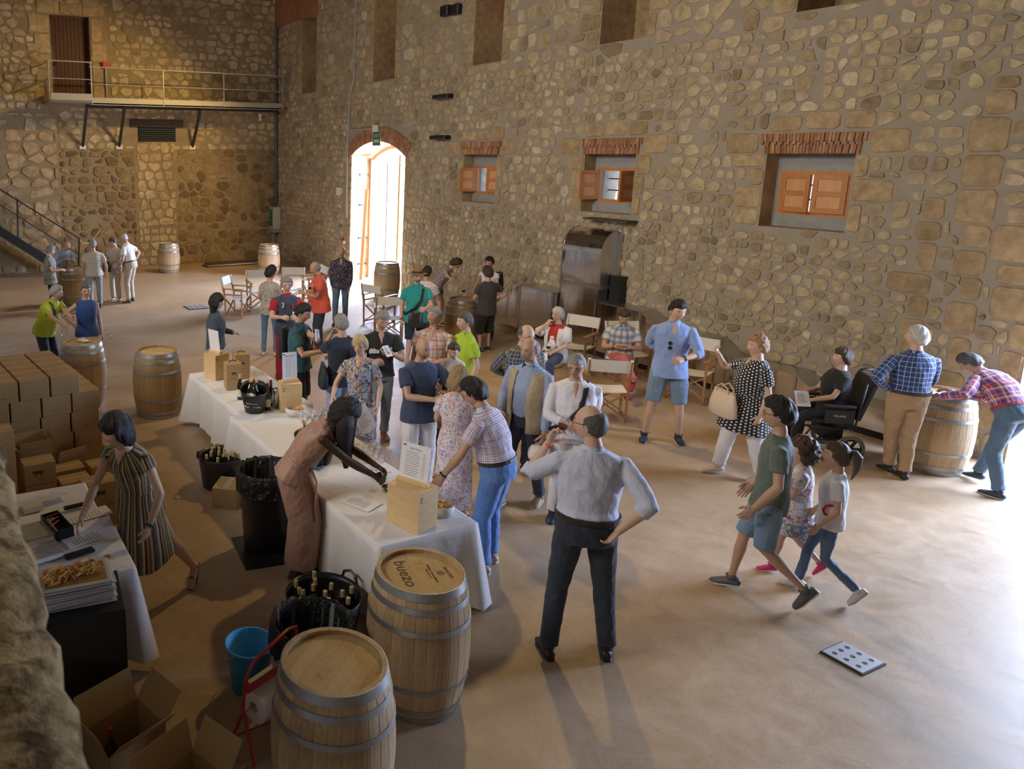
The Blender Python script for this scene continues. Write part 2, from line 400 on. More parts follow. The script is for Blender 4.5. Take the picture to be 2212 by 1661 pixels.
for x0,x1,z0,z1 in [(3.3,3.87,5.3,5.8),(3.4,3.87,5.8,6.35),(3.2,3.87,6.35,6.8),(3.4,3.87,6.8,7.4),(3.25,3.87,7.4,7.95),(5.14,5.6,5.3,5.9),(5.14,5.5,5.9,6.6),(5.14,5.62,6.6,7.2),(5.14,5.5,7.2,7.95),(3.5,4.2,7.98,8.4),(4.2,4.9,7.98,8.4),(4.9,5.6,7.98,8.4)]:
    V,Fc=stone_solid([(x0+.04,z0),(x1-.04,z0),(x1,z0+.04),(x1,z1-.05),(x1-.04,z1-.02),(x0+.04,z1-.02),(x0,z1-.05),(x0,z0+.04)],PB,.03,rb); mesh('quoin',V,Fc,M_quoin,wb)
M_lintel=noisy('old_oak_lintel',(.10,.075,.055),(.06,.045,.035),8,.9)
MB().box(6.3,YB-.07,4.62,8.1,YB+.02,4.86,bev=.015).build('lintel_beam',M_lintel,wb)
M_blk=mat('black_metal',(.015,.016,.018),.45); M_duct=mat('dark_slats',(.03,.035,.04),.5,.4)
MB().box(6.55,YB+.05,4.15,7.85,YB+.1,4.62).build('vent_box',M_blk,wb)
for k in range(6):
    MB().box(6.58,YB-.02,4.18+k*.072,7.82,YB+.05,4.22+k*.072).build('slat',M_duct,wb)
# ---- joinery
def wood(name,c1,c2,sc=(1,1,1),rough=.5,scale=3):
    m=mat(name,c1,rough); v=coords(m,'Object',sc); n=noise(m,v,scale,4,.6,dist=1.2)
    lk(m,ramp(m,n,[(.3,c1),(.7,c2)]),bsdf(m).inputs['Base Color']); bump(m,n,.15,.003); return m
M_shut=wood('varnished_pine',(.50,.20,.06),(.60,.27,.09),(6,6,1)); M_doorw=wood('dark_red_plank',(.10,.035,.02),(.07,.022,.013),(8,8,1))
M_shut_in=wood('shutter_panel_wood',(.66,.33,.14),(.72,.39,.18),(6,6,1))
M_glass=mat('window_glass',(1,1,1),.02,Transmission_Weight=1.0,IOR=1.45)
def shutter_leaf(w,h,m,parent,M):
    "leaf in local x 0..w, z 0..h, thickness along y"
    t=.03; f=.07
    b=MB(); b.box(0,-t/2,0,f,t/2,h);b.box(w-f,-t/2,0,w,t/2,h)
    for z in (0,h/2-f/2,h-f): b.box(f,-t/2,z,w-f,t/2,z+f)
    o=b.build('shutter',m,parent); o.matrix_local=M
    for z0,z1 in ((f,h/2-f/2),(h/2+f/2,h-f)): MB().box(f,-t/5,z0,w-f,t/5,z1,bev=.004).build('panel',M_shut_in,o)
    return o
for i,(a,b,c,d) in enumerate(lowW):
    X0=XW+.30; w0=empty('window_%d'%(i+1),(X0,a,0)); w0['kind']='structure'
    f0,f1,z0,z1=(b-a)*.0+.13,(b-a)-.05,2.80,3.46
    MB().box(0,0,2.62,.7,.0+f0,3.71).build('render_strip',M_plaster,w0)
    MB().box(0,f1,2.62,.7,b-a,3.71).build('render_strip',M_plaster,w0)
    MB().box(0,f0,z1,.7,f1,3.71).build('render_head',M_plaster,w0); MB().box(0,f0,2.62,.7,f1,z0).build('render_sill',M_plaster,w0)
    fr=MB(); 
    for q in ((f0,f0+.06,z0,z1),(f1-.06,f1,z0,z1),(f0+.06,f1-.06,z1-.06,z1),(f0+.06,f1-.06,z0,z0+.06)): fr.box(.0,q[0],q[2],.09,q[1],q[3])
    fr.build('frame',M_shut,w0)
    MB().box(.2,f0,z0,.206,f1,z1).build('pane',M_glass,w0)
    g=MB()
    for k in range(1,4): g.bar((.35,f0+(f1-f0)*k/4,z0),(.35,f0+(f1-f0)*k/4,z1),.022)
    for k in range(1,3): g.bar((.35,f0,z0+(z1-z0)*k/3),(.35,f1,z0+(z1-z0)*k/3),.022)
    g.build('grille',M_blk,w0)
    W=(f1-f0-.12)/2; h=z1-z0-.1
    def put(side,ang):
        # hinge at left (higher Y) side=+1, right side=-1
        y=f1-.06 if side>0 else f0+.06
        M=Matrix.Translation((-.02,y,z0+.05))@Matrix.Rotation((-pi/2 if side>0 else pi/2)+(-ang if side>0 else ang),4,'Z')
        return shutter_leaf(W,h,M_shut,w0,M)
    if i==0: put(1,math.radians(99)); s=put(-1,math.radians(4))
    if i==1: put(1,math.radians(98)); s=put(-1,math.radians(92))
    if i==2: put(1,math.radians(10)); s=put(-1,math.radians(3))
    if i!=1: MB().box(-.03,.0,-.06,.0,.02,.06).box(-.04,-.05,-.008,-.03,.02,.008).build('latch',M_blk,w0,loc=(0,f0+.06+W*.95,3.13))
for i,(a,b,c,d) in enumerate(upW):
    w0=empty('window_%d'%(i+4),(XW+.62,a,0)); w0['kind']='structure'
    MB().box(.25,0,c,.31,b-a,c+.95).build('parapet_stone',M_quoin,w0)
    fr=MB()
    for q in ((0,.06,c+.95,d),(b-a-.06,b-a,c+.95,d),(0,b-a,c+.95,c+1.01),(0,b-a,d-.06,d)): fr.box(.2,q[0],q[2],.28,q[1],q[3])
    fr.build('frame',M_shut,w0); W=(b-a-.12)/2
    for s in (0,1):
        shutter_leaf(W,d-c-1.05,M_shut,w0,Matrix.Translation((.19,.06+W*s,c+1.0))@Matrix.Rotation(pi/2,4,'Z'))
# the great door: frame, leaves folded open, glass leaf
dr=empty('door_1',(XW,DOOR[0],0)); dr['kind']='structure'
M_orange=wood('orange_door_wood',(.50,.24,.08),(.58,.30,.11),(5,5,1)); M_steelblk=mat('hinge_iron',(.05,.06,.08),.5,.6)
fr=MB(); W=DOOR[1]-DOOR[0]
fr.box(.62,W-.10,0,.74,W-.02,3.62); fr.box(.62,.02,0,.74,.10,3.62)
pts=[(.68,hw+(Ra-.12)*math.sin(a),zc+(Ra-.12)*math.cos(a)) for a in [(-am+2*am*k/16) for k in range(17)]]
fr.tube(pts,[(.05,.06)]*17,4); fr.build('frame',M_orange,dr)
def big_leaf(M):
    b=MB(); b.box(0,-.03,0,.09,.03,3.6);b.box(1.15,-.03,0,1.24,.03,3.6)
    for z in (0,1.15,2.3,3.5): b.box(.09,-.03,z,1.15,.03,z+.1)
    o=b.build('door_leaf',M_orange,dr); o.matrix_local=M
    for k in range(6): MB().box(.09+k*.177,-.015,.1,.09+k*.177+.17,.015,3.5,bev=.004).build('plank',M_orange,o)
    for z in (.45,1.7,2.95): MB().box(.0,-.04,z,.45,.04,z+.05).build('strap_hinge',M_steelblk,o)
for z in (.4,1.2,2.2,3.1): MB().box(.28,W-.03,z,.58,W+.01,z+.06).build('strap_hinge',M_steelblk,dr)
MB().box(.64,W*.42,0,.68,W*.42+.07,3.7).build('stile',M_orange,dr)
big_leaf(Matrix.Translation((.75,.12,.02))@Matrix.Rotation(math.radians(12),4,'Z'))
MB().box(.66,W-.95,0,.70,W-.90,3.5).build('glazed_leaf_frame',M_plaster,dr)
# leaning timber by the left jamb
tag(MB().bar((XW+.15,19.15,0),(XW+.50,19.50,2.7),.10,.03).build('leaning_board',M_orange),'long narrow wooden board leaning inside the bright arched doorway','board')
# right-hand doorway splayed jamb, lit from outside
sd=empty('door_2',(XW,SIDE[1],0)); sd['kind']='structure'
big=MB().box(.55,-.10,0,.62,-.02,3.4).build('frame',M_orange,sd)
MB().box(.2,-.22,1.42,.5,-.05,1.47).box(.2,-.24,1.36,.25,-.05,1.53).build('strap_hinge',M_steelblk,sd)
# balcony door at the back
bd=empty('door_3',(bdoor[0],YB,bdoor[2])); bd['kind']='structure'
w,h=bdoor[1]-bdoor[0],bdoor[3]-bdoor[2]
MB().box(0,.22,0,.07,.32,h).box(w-.07,.22,0,w,.32,h).box(0,.22,h-.07,w,.32,h).build('frame',M_doorw,bd)
for k in range(9): MB().box(.07+k*(w-.14)/9+.004,.25,0,.07+(k+1)*(w-.14)/9-.004,.29,h-.07,bev=.004).build('plank',M_doorw,bd)
MB().box(0,.33,0,w,.36,h).build('backing',M_doorw,bd)  # added sheet that keeps bright sky from showing between the planks
MB().box(.12,.20,1.02,.14,.25,1.14).box(.12,.19,1.06,.24,.205,1.09).build('door_handle',M_blk,bd)
MB().box(.052,.21,.4,.062,.222,1.6).build('light_gap_strip',mat('painted_gap_light',(.55,.52,.45),.4,.6),bd)  # pale strip stands in for light along the door gap
# brick pelmet in the top corner of the right wall
MB().box(XW-.12,21.8,8.05,XW,YB,9.3).build('brick_corbel',M_brick,wr)
# ================================================================= FIXTURES ON THE WALLS
M_steel=mat('polished_steel',(.74,.72,.69),.12,1.0); _n=noise(M_steel,coords(M_steel,'Object',(1,1,.4)),2.2,2); bump(M_steel,_n,.35,.03)
M_steel_r=mat('brushed_steel',(.60,.59,.57),.32,1.0)
M_rail=mat('galvanised_rail',(.52,.48,.38),.45,.5); M_pipe=mat('grey_conduit',(.42,.40,.36),.5,.2)
M_white=mat('white_plastic',(.78,.77,.74),.5); M_red=mat('red_plastic',(.55,.03,.03),.5); M_green=mat('green_sign',(.02,.17,.09),.4)
M_cream=mat('cream_enamel',(.62,.58,.47),.5)
# catwalk in front of the balcony door
cw=empty('metal_catwalk',(3.6,YB,5.2),0,'long galvanised catwalk with railings under the brown balcony door on the back wall','catwalk')
D=1.05; X0,X1=3.58,11.35
def L(x,d,z): return Vector((x-3.6,-d,z-5.2))
def cwp(name,b,m): return b.build(name,m,cw)
x0,x1=4.82,11.35; z=5.22
b=MB(); b.box(*L(x0,D,z),*L(x1,D-.04,z+.22)); cwp('toe_board',b,M_rail)
b=MB(); b.box(*L(X0,D+.28,z+.10),*L(x0,D+.24,z+.30)); cwp('toe_board',b,M_rail)
cwp('toe_board',MB().box(*L(X0-.02,D+.28,z+.10),*L(X0+.02,.05,z+.30)),M_rail)
cwp('deck',MB().box(*L(X0,D+.25,z+.04),*L(x0,0.02,z+.09)).box(*L(x0,D,z+.02),*L(x1,.02,z+.06)),M_steel_r)
for zz,r in ((1.12,.02),(.62,.014)):
    cwp('handrail',MB().tube([L(x0,D,z+zz),L(x1,D,z+zz),L(x1+.0,.05,z+zz)],r,6),M_rail)
    cwp('handrail',MB().tube([L(X0,.05,z+zz+.1),L(X0,D+.26,z+zz+.1),L(x0,D+.26,z+zz+.1),L(x0,D,z+zz+.1)],r,6),M_rail)
for x in (x0+.06,7.15,9.2,x1): cwp('post',MB().tube([L(x,D,z),L(x,D,z+1.12)],.022,6),M_rail)
for x in (X0,x0): cwp('post',MB().tube([L(x,D+.26,z+.1),L(x,D+.26,z+1.24)],.022,6),M_rail)
for x in (4.72,5.9,8.42): 
    cwp('brace',MB().bar(L(x,.04,3.98),L(x+.02,D-.12,z),.08,.06),M_duct); cwp('foot_plate',MB().box(*L(x-.1,.07,3.9),*L(x+.1,.0,4.02)),M_white)
cwp('joist',MB().box(*L(x0,D-.3,z-.06),*L(x1,D-.38,z+.02)).box(*L(5,.5,z-.05),*L(9.6,.42,z+.02)),M_duct)
# black stair on the left
YS=YB-1.25
st_=empty('steel_staircase',(4.2,YS,0),0,'black steel staircase with thin handrails rising to the left edge','staircase')
def SP(px,py,dy=0): v=WY(px,py,YS+dy); return Vector((v.x-4.2,dy,v.z))
for dy in (0,.9):
    st_p=MB().bar(SP(-60,462,dy)+Vector((0,0,0)),SP(120,574,dy),.05,.26); st_p.build('stringer',M_blk,st_)
    MB().bar(SP(-60,372,dy),SP(171,515,dy),.04).build('handrail',M_blk,st_)
    MB().bar(SP(-60,405,dy),SP(168,548,dy),.03).build('mid_rail',M_blk,st_)
    MB().bar(SP(171,513,dy),Vector((SP(170,600,dy).x,dy,0)),.05).build('newel_post',M_blk,st_)
    MB().bar(SP(37,432,dy),SP(39,520,dy),.04).build('baluster',M_blk,st_)
for k in range(11):
    a=SP(-60,462);b_=SP(120,574); p=a.lerp(b_,(k+.5)/11); MB().box(p.x-.14,0,p.z,p.x+.14,.9,p.z+.04).build('tread',M_blk,st_)
# pale rope slung between stair and wall
tag(MB().tube([SP(171,516)+Vector((4.2,YS,0)),*[WY(x,y,YS+.3+.3*i) for i,(x,y) in enumerate([(180,526),(196,524),(208,508),(218,494)])]],.012,5).build('rope',mat('rope_fibre',(.65,.52,.28),.9)),'thin pale rope hanging from the top of the stair newel','rope')
# conduits
def pipe(pts,r,label,m=M_pipe):
    return tag(MB().tube(pts,r,8).build('conduit_pipe',m),label,'pipe')
pipe([(XW-.09,YB-.09,2.0),(XW-.09,YB-.09,9.3)],.05,'dark conduit running up the corner between the two stone walls',mat('dark_conduit',(.12,.11,.10),.6))
pipe([WX(749,470,XW-.04),WX(751,300,XW-.04),WX(757,200,XW-.04),WX(765,170,XW-.04),WX(771,-30,XW-.04)],.035,'pale conduit climbing the wall left of the bright arch')
pipe([WX(754,281,XW-.04),WX(812,277,XW-.04)],.028,'short horizontal conduit above the brick arch')
tag(MB().box(-.06,-.13,-.09,0,.13,.09,bev=.01).build('junction_box',M_white,loc=WX(813,277,XW-.04)),'small white junction box above the brick arch','junction box')
tag(MB().box(-.07,-.09,-.12,0,.09,.12,bev=.01).build('light_switch',M_white,loc=WX(733,413,XW)),'small white switch on the stones left of the arch','switch')
al=tag(MB().box(-.06,-.05,-.07,0,.05,.07,bev=.01).build('alarm_button',M_red,loc=WX(742,519,XW)),'red alarm button beside the left jamb of the arch','alarm button')
MB().box(-.07,-.14,-.09,0,-.06,.0,bev=.01).build('white_box',M_white,al)
# exit sign
es=tag(MB().box(-.012,-.19,-.19,0,.19,.19).build('exit_sign',M_green,loc=WX(814,299,XW-.07)),'small green exit sign over the bright arch','sign')
MF=Matrix(((0,0,-1,0),(-1,0,0,0),(0,1,0,0),(0,0,0,1)))   # text facing -X
MB().box(-.016,-.20,-.2,-.001,-.18,.2).box(-.016,.18,-.2,-.001,.2,.2).box(-.016,-.2,.18,-.001,.2,.2).box(-.016,-.2,-.2,-.001,.2,-.18).box(-.016,-.13,-.12,-.001,.13,-.03).build('border',M_cream,es)
textm('letters','EXIT',M_cream,es,Matrix.Translation((-.014,0,.07))@MF,.13)
# cabinet of switches by the corner
eb=empty('electric_cabinet',(XW,WX(600,470,XW).y,0),0,'grey electrical cabinet with a green glazed door low in the far corner','cabinet')
a=WX(594,448,XW-.3);c_=WX(610,486,XW-.3)
MB().box(-.3,-.28,a.z-.78,-.02,.32,a.z,bev=.01).build('body',M_cream,eb); MB().box(-.22,.31,a.z-.70,-.06,.335,a.z-.08).box(-.315,-.20,a.z-.70,-.295,.24,a.z-.08).build('door',mat('green_door',(.05,.20,.13),.3),eb)
MB().box(-.36,-.4,a.z-.9,-.0,.5,a.z-.78).build('shelf_bracket',M_pipe,eb); MB().box(-.22,0,0.02,-.12,.1,a.z-.9).build('leg',M_pipe,eb)
# little fittings on the wall
for (x,y),lab in (((969,24),'left black box of the pair high between the upper windows'),((992,21),'right black box of the pair high between the upper windows')):
    o=tag(MB().box(-.16,-.14,-.12,-.04,.14,.12,bev=.02).build('wall_spotlight',M_blk,loc=WX(x,y,XW)),lab,'speaker'); MB().box(-.04,-.03,-.03,0,.03,.03).build('bracket',M_blk,o)
for (x,y),lab in (((965,209),'upper dark iron bracket fixed to the stones right of the arch'),((959,297),'lower dark iron bracket fixed to the stones right of the arch')):
    o=tag(MB().box(-.22,-.3,-.05,-.02,.3,.05,bev=.015).build('wall_bracket',M_blk,loc=WX(x,y,XW)),lab,'bracket'); MB().box(-.02,-.1,-.04,0,.1,.04).build('back_plate',M_blk,o)
# camera dome under catwalk
o=tag(MB().ball((0,0,0),.07).build('dome_light',M_white,loc=WY(562,249,YB-.25)),'small white twin lamp under the right end of the catwalk','lamp'); MB().ball((0,0,-.14),.06).build('lamp_head',M_white,o)
o=tag(MB().tube([(0,0,0),(0,0,.9)],.03,6).build('fire_call_point',M_pipe,loc=WY(231,210,YB-.08)),'thin post with a small red box on the catwalk','call point')
MB().box(-.1,-.06,.9,.1,.06,1.08).build('red_box',M_red,o)
# planks on the floor in the corner
o=empty('stacked_planks',(9.6,23.7,0),.02,'low stack of grey boards on the floor near the far corner','planks')
for k in range(3): MB().box(-1.2+k*.05,-.25,.04*k,1.2,.25,.04*k+.035).build('board',M_steel_r if k==1 else M_lintel,o)
# floor drains
def drain(p,s,label,rz=0):
    o=empty('floor_drain',p,rz,label,'drain'); 
    MB().box(-s,-s,.0,s,s,.012).build('rim',M_blk,o); q=s*.93; MB().box(-q,-q,.012,q,q,.018).build('cover',mat('drain_steel',(.62,.63,.66),.35,.6),o)
    for i in range(3):
        for j in range(3):
            MB().lathe([(.0,.019),(s*.12,.0195),(s*.12,.018)],8,TM(((i-1)*s*.55,(j-1)*s*.55,0))).build('hole',M_blk,o)
drain((6.01,2.70,0),.145,'square steel drain cover with nine holes in the empty floor at lower right')
drain(G(424,664),.25,'small square drain in the floor left of the director chair')
# ---- stainless troughs along the right wall
XF=11.2
def steel_unit(y1,y0,z1,label,zs=None,ys=None):
    "flat top from y1 down to y0 at z1, then sloping to (ys,zs)"
    o=empty('steel_trough',(XF,y1,0),0,label,'steel trough','steel troughs along the stone wall')
    W=XW-.02-XF
    MB().box(0,y0-y1,.1,.012,0,z1).build('front_panel',M_steel,o)
    MB().box(0,y0-y1,z1,W,0,z1+.015).build('top_panel',M_steel_r,o)
    MB().box(.03,(ys or y0)-y1,0,W,0,.1).build('plinth',M_blk,o)
    MB().bar((0,0,.1),(0,0,z1),.035).build('edge_strip',M_steel_r,o); MB().bar((0,y0-y1,.1),(0,y0-y1,z1),.035).build('edge_strip',M_steel_r,o)
    if zs:
        MB().add([(0,y0-y1,.1),(0,y0-y1,z1),(0,ys-y1,zs),(0,ys-y1,.1)],[(0,1,2,3)]).build('side_panel',M_steel,o)
        MB().add([(0,y0-y1,z1),(W,y0-y1,z1),(W,ys-y1,zs),(0,ys-y1,zs)],[(0,3,2,1)]).build('sloping_panel',M_steel_r,o)
        MB().bar((0,y0-y1,z1),(0,ys-y1,zs),.02).build('edge_strip',M_steel_r,o)
    return o
o=steel_unit(11.85,10.82,1.02,'tallest steel trough left of the curved hood'); 
MB().add([(0,0,.1),(0,0,1.02),(0,.75,.62),(0,.75,.1)],[(3,2,1,0)]).build('side_panel',M_steel,o)
steel_unit(9.88,8.92,1.0,'steel trough right of the hood, behind the man in coral trousers',.80,8.52)
steel_unit(8.50,7.62,.80,'steel trough behind the man in the light blue shirt',.58,7.28)
steel_unit(7.26,6.27,.58,'steel trough behind the woman in polka dots',.42,6.02)
steel_unit(6.0,4.55,.40,'lowest steel trough, behind the wheelchair')
hd=empty('steel_hood',(XF,10.78,0),0,'tall polished steel hood with a curved top against the stone wall','hood')
W=XW-.04-XF; y=-.93; prof=[(0,1.3)]+[(0+.42-.42*math.cos(a),1.92+.42*math.sin(a)) for a in [pi/2*k/8 for k in range(9)]]
b=MB()
for k in range(len(prof)-1):
    (xa,za),(xb,zb)=prof[k],prof[k+1]; b.add([(xa,0,za),(xa,y,za),(xb,y,zb),(xb,0,zb)],[(0,3,2,1)])
b.build('curved_front',M_steel,hd,smooth=True)
for yy in (0,y):
    MB().add([(x,yy,z) for x,z in prof]+[(W,yy,2.34),(W,yy,1.3)],[tuple(range(len(prof)+2))]).build('side_panel',M_steel_r,hd)
    MB().tube([(x,yy,z) for x,z in prof],.012,5).build('edge_strip',M_steel_r,hd)
MB().box(.0,y,.1,W,0,1.26).build('lower_body',M_steel,hd); MB().box(-.02,y-.02,1.25,W,.02,1.3).build('ledge',M_steel_r,hd)
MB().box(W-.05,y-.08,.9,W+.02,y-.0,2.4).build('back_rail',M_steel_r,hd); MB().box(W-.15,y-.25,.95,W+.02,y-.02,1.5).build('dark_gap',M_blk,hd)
MB().box(.0,y,0,W,0,.1).build('plinth',M_blk,hd)
MB().box(XW-.3,9.5,2.50,XW-.02,10.5,2.53).build('window_shelf',M_lintel,wr)
# ---- stone reveal of the opening the photograph is taken from: a rough corner close by on the left
M_near=stone_mat('near_sandstone',[(.33,.26,.15)]); _n=noise(M_near,coords(M_near,'Object'),5.5,4,.7,dist=.7)
_b=bsdf(M_near).inputs['Base Color']; _l=_b.links[0].from_socket; lk(M_near,mixc(M_near,1,_l,ramp(M_near,_n,[(.38,(.30,.24,.17)),(.56,(1.15,1.12,1.02))]),'MULTIPLY'),_b)
rn=np.random.RandomState(3)
ZS,XE=2.5,.215
def lump(u,v):
    return .004*math.sin(u*9+1.3*math.sin(v*5))+.006*math.sin(u*23+v*11)+.007*math.sin(u*47-v*31)+.006*math.sin(v*53+u*13)
NU=150; NVv=26; V=[];Fc=[]
for i in range(NU+1):
    Y=-1.5+13.5*(i/NU)**1.6
    for j in range(NVv+1):
        t=j/NVv*2.0
        if t<=1: x=-1.3+(1.3+XE)*t; z=ZS
        else: x=XE; z=ZS-(t-1)*.9
        r=max(0,1-abs(t-1)/.09); x-=r*r*.03; z-=r*r*.03
        l=lump(Y,x*1.2+z); joint=-.02*max(0,1-abs(((Y*1.7+.15*math.sin(3*x))%1)-.5)/.06)
        V.append((x+(l+joint if t>.95 else 0),Y,z+(l*.9+joint if t<1.05 else 0)))
for i in range(NU):
    for j in range(NVv):
        q=i*(NVv+1)+j; Fc.append((q,q+NVv+1,q+NVv+2,q+1))
pw=tag(mesh('wall_parapet',V,Fc,M_near,smooth=True),kind='structure')
MB().box(-1.3,-4,0,XE-.03,25.5,ZS-.85).build('lower_wall',M_mortar,pw)
MB().box(-1.3,12,ZS-.9,XE-.03,25.5,ZS).build('far_wall_course',M_mortar,pw)
MB().bar((-.25,1.50,ZS+.06),(.06,1.60,ZS+.05),.03).build('iron_pin',M_blk,pw)
# ================================================================= BARRELS
def oak(name,c1,c2):
    m=mat(name,c1,.62,spec=.3); r=rand_id(m); v=coords(m,'Object',(14,14,1.2)); n=noise(m,v,1.6,5,.65,dist=.6)
    b=mixc(m,1,ramp(m,n,[(.25,c2),(.7,c1)]),ramp(m,r,[(0,(.86,.84,.82)),(1,(1.08,1.06,1.03))]),'MULTIPLY')
    st=noise(m,coords(m,'Object',(2,2,1)),2.3,3); b=mixc(m,1,b,ramp(m,st,[(.28,(.62,.58,.55)),(.45,(1,1,1))]),'MULTIPLY')
    lk(m,b,bsdf(m).inputs['Base Color']); bump(m,n,.25,.003); return m
M_oak=oak('oak_stave',(.56,.42,.26),(.42,.29,.16)); M_oakn=oak('new_oak_stave',(.68,.53,.36),(.58,.43,.27)); M_oakd=oak('aged_oak_stave',(.42,.28,.13),(.31,.20,.09))
M_head=oak('oak_head',(.60,.43,.22),(.50,.35,.17)); M_hoop=noisy('zinc_hoop',(.42,.44,.46),(.30,.31,.33),5,.42,metal=.75)
M_ink=mat('ink',(.10,.05,.03),.8); M_bung=mat('bung',(.7,.6,.35),.6)
NS=28; HB=.95
def rb_(z):
    t=(z/HB-.5)*2; return .35-.062*t*t*(1.0)-.0*t
def stave_mesh():
    b=MB(); N=12; w=2*pi/NS*.5*.985; V=[];Fc=[]
    for i in range(N+1):
        z=HB*i/N; r=rb_(z)
        for rr,ws in ((r-.024,1),(r-.002,1),(r,.86),(r,.0),(r,-.86),(r-.002,-1),(r-.024,-1)): a=w*ws; V.append((rr*math.cos(a),rr*math.sin(a),z))
    for i in range(N):
        for k in range(7):
            q=i*7+k;q2=i*7+(k+1)%7; Fc.append((q,q2,q2+7,q+7))
    Fc.append(tuple(range(7))[::-1]); Fc.append(tuple(N*7+k for k in range(7)))
    return V,Fc
def make_barrel(ms,mh,staves=True):
    o=empty('wine_barrel')
    V,Fc=stave_mesh(); s0=mesh('stave',V,Fc,ms,o)
    for k in range(1,NS):
        s=s0.copy(); COL.objects.link(s); s.parent=o; s.rotation_euler=(0,0,2*pi*k/NS)
    for z,h in ((.0,.05),(.075,.04),(.25,.035),(.665,.035),(.81,.04),(.895,.055)):
        MB().lathe([(rb_(z)+.001,z),(rb_(z)+.005,z),(rb_(z+h)+.005,z+h),(rb_(z+h)+.001,z+h),(rb_(z)+.001,z)],72).build('hoop',M_hoop,o,smooth=False)
    # head made of boards
    r=rb_(.91)-.022
    for k in range(7):
        x0=-r+2*r*k/7+.0005; x1=-r+2*r*(k+1)/7-.0005; P=[]
        for t in range(7): x=x0+(x1-x0)*t/6; P.append((x,math.sqrt(max(0,r*r-x*x))))
        loop=P+[(x,-y) for x,y in P[::-1]]; n=len(loop)
        MB().add([(x,y,.905) for x,y in loop]+[(x,y,.918) for x,y in loop],[tuple(range(n)),tuple(range(n,2*n))]+[(i,(i+1)%n,n+(i+1)%n,n+i) for i in range(n)]).build('head_board',mh,o)
    MB().lathe([(.0,0),(.024,0),(.024,.022),(0,.024)],10,TM((rb_(.475)+.0,0,.475))@Matrix.Rotation(pi/2,4,'Y')).build('bung',M_bung,o)
    return o
B0={'mid':make_barrel(M_oak,M_head),'new':make_barrel(M_oakn,M_head),'old':make_barrel(M_oakd,M_head)}
used_b=set()
def barrel(kind,p,rz,label):
    if kind in used_b: o=copy_tree(B0[kind])
    else: o=B0[kind]; used_b.add(kind)
    o.location=(p[0],p[1],0); o.rotation_euler=(0,0,rz); tag(o,label,'barrel','oak wine barrels'); return o
def btop(px,py): return G(px,py,.95)
b_front=barrel('mid',btop(722,1425),2.2,'pale oak barrel nearest the camera, beside the red roll stand')
b_logo=barrel('mid',btop(908,1230),-.35,'oak barrel with lettering on its head at the end of the white table')
textm('lettering','buezo',M_ink,b_logo,Matrix.Translation((-.10,.01,.919))@Matrix.Rotation(-pi/2+.05,4,'Z'),.13)
textm('small_lettering','Château Sommellerie\nMH LO 17',M_ink,b_logo,Matrix.Translation((.07,0,.919))@Matrix.Rotation(-pi/2+.05,4,'Z'),.026)
textm('small_lettering','NORTIER',M_ink,b_logo,Matrix.Translation((.19,0,.919))@Matrix.Rotation(-pi/2+.1,4,'Z'),.034)
e=MB().lathe([(.018,.9185),(.022,.9195),(.026,.9185)],16,TM((.14,0,0))).box(.128,-.006,.9185,.150,.006,.9195); e.build('emblem',M_ink,b_logo)
barrel('old',btop(338,756),.9,'dark oak barrel standing alone between the boxes and the tables')
barrel('mid',btop(176,738),.4,'oak barrel behind the cardboard boxes, used by the man in lime yellow')
barrel('new',G(366,588),1.1,'pale barrel against the back wall below the light stone infill')
barrel('new',G(581,592),.3,'pale barrel near the far corner behind the director chairs')
barrel('mid',btop(837,566),.7,'barrel standing in front of the bright arched doorway')
barrel('old',btop(160,577),.2,'barrel circled by five visitors at the foot of the stairs')
barrel('old',btop(1003,645),.2,'barrel with glasses between the woman in green shorts and the man in grey tee')
barrel('mid',G(2008,1009),.2,'barrel at the right wall where a man in a plaid shirt leans')
# ================================================================= TABLES WITH CLOTHS
M_cloth=mat('white_tablecloth',(.74,.72,.72),.85,Sheen_Weight=.3); _n=noise(M_cloth,coords(M_cloth,'Object'),7,4,.6,dist=.8); bump(M_cloth,_n,.35,.02)
M_tabl=mat('table_plastic',(.75,.73,.70),.5)
def folding_table(x0,x1,y0,y1,label,top=.74):
    o=empty('folding_table',((x0+x1)/2,(y0+y1)/2,0),0,label,'table'); w,l=(x1-x0)/2,(y1-y0)/2
    MB().box(-w+.02,-l+.02,top-.04,w-.02,l-.02,top-.004,bev=.012).build('table_top',M_tabl,o)
    for sx in (-1,1):
        for sy in (-1,1):
            MB().bar((sx*(w-.12),sy*(l-.25),top-.04),(sx*(w-.12),sy*(l-.12),0),.03).build('leg',M_steel_r,o)
    MB().bar((-(w-.12),-(l-.2),.3),(w-.12,-(l-.2),.3),.025).build('stretcher',M_steel_r,o)
    return o
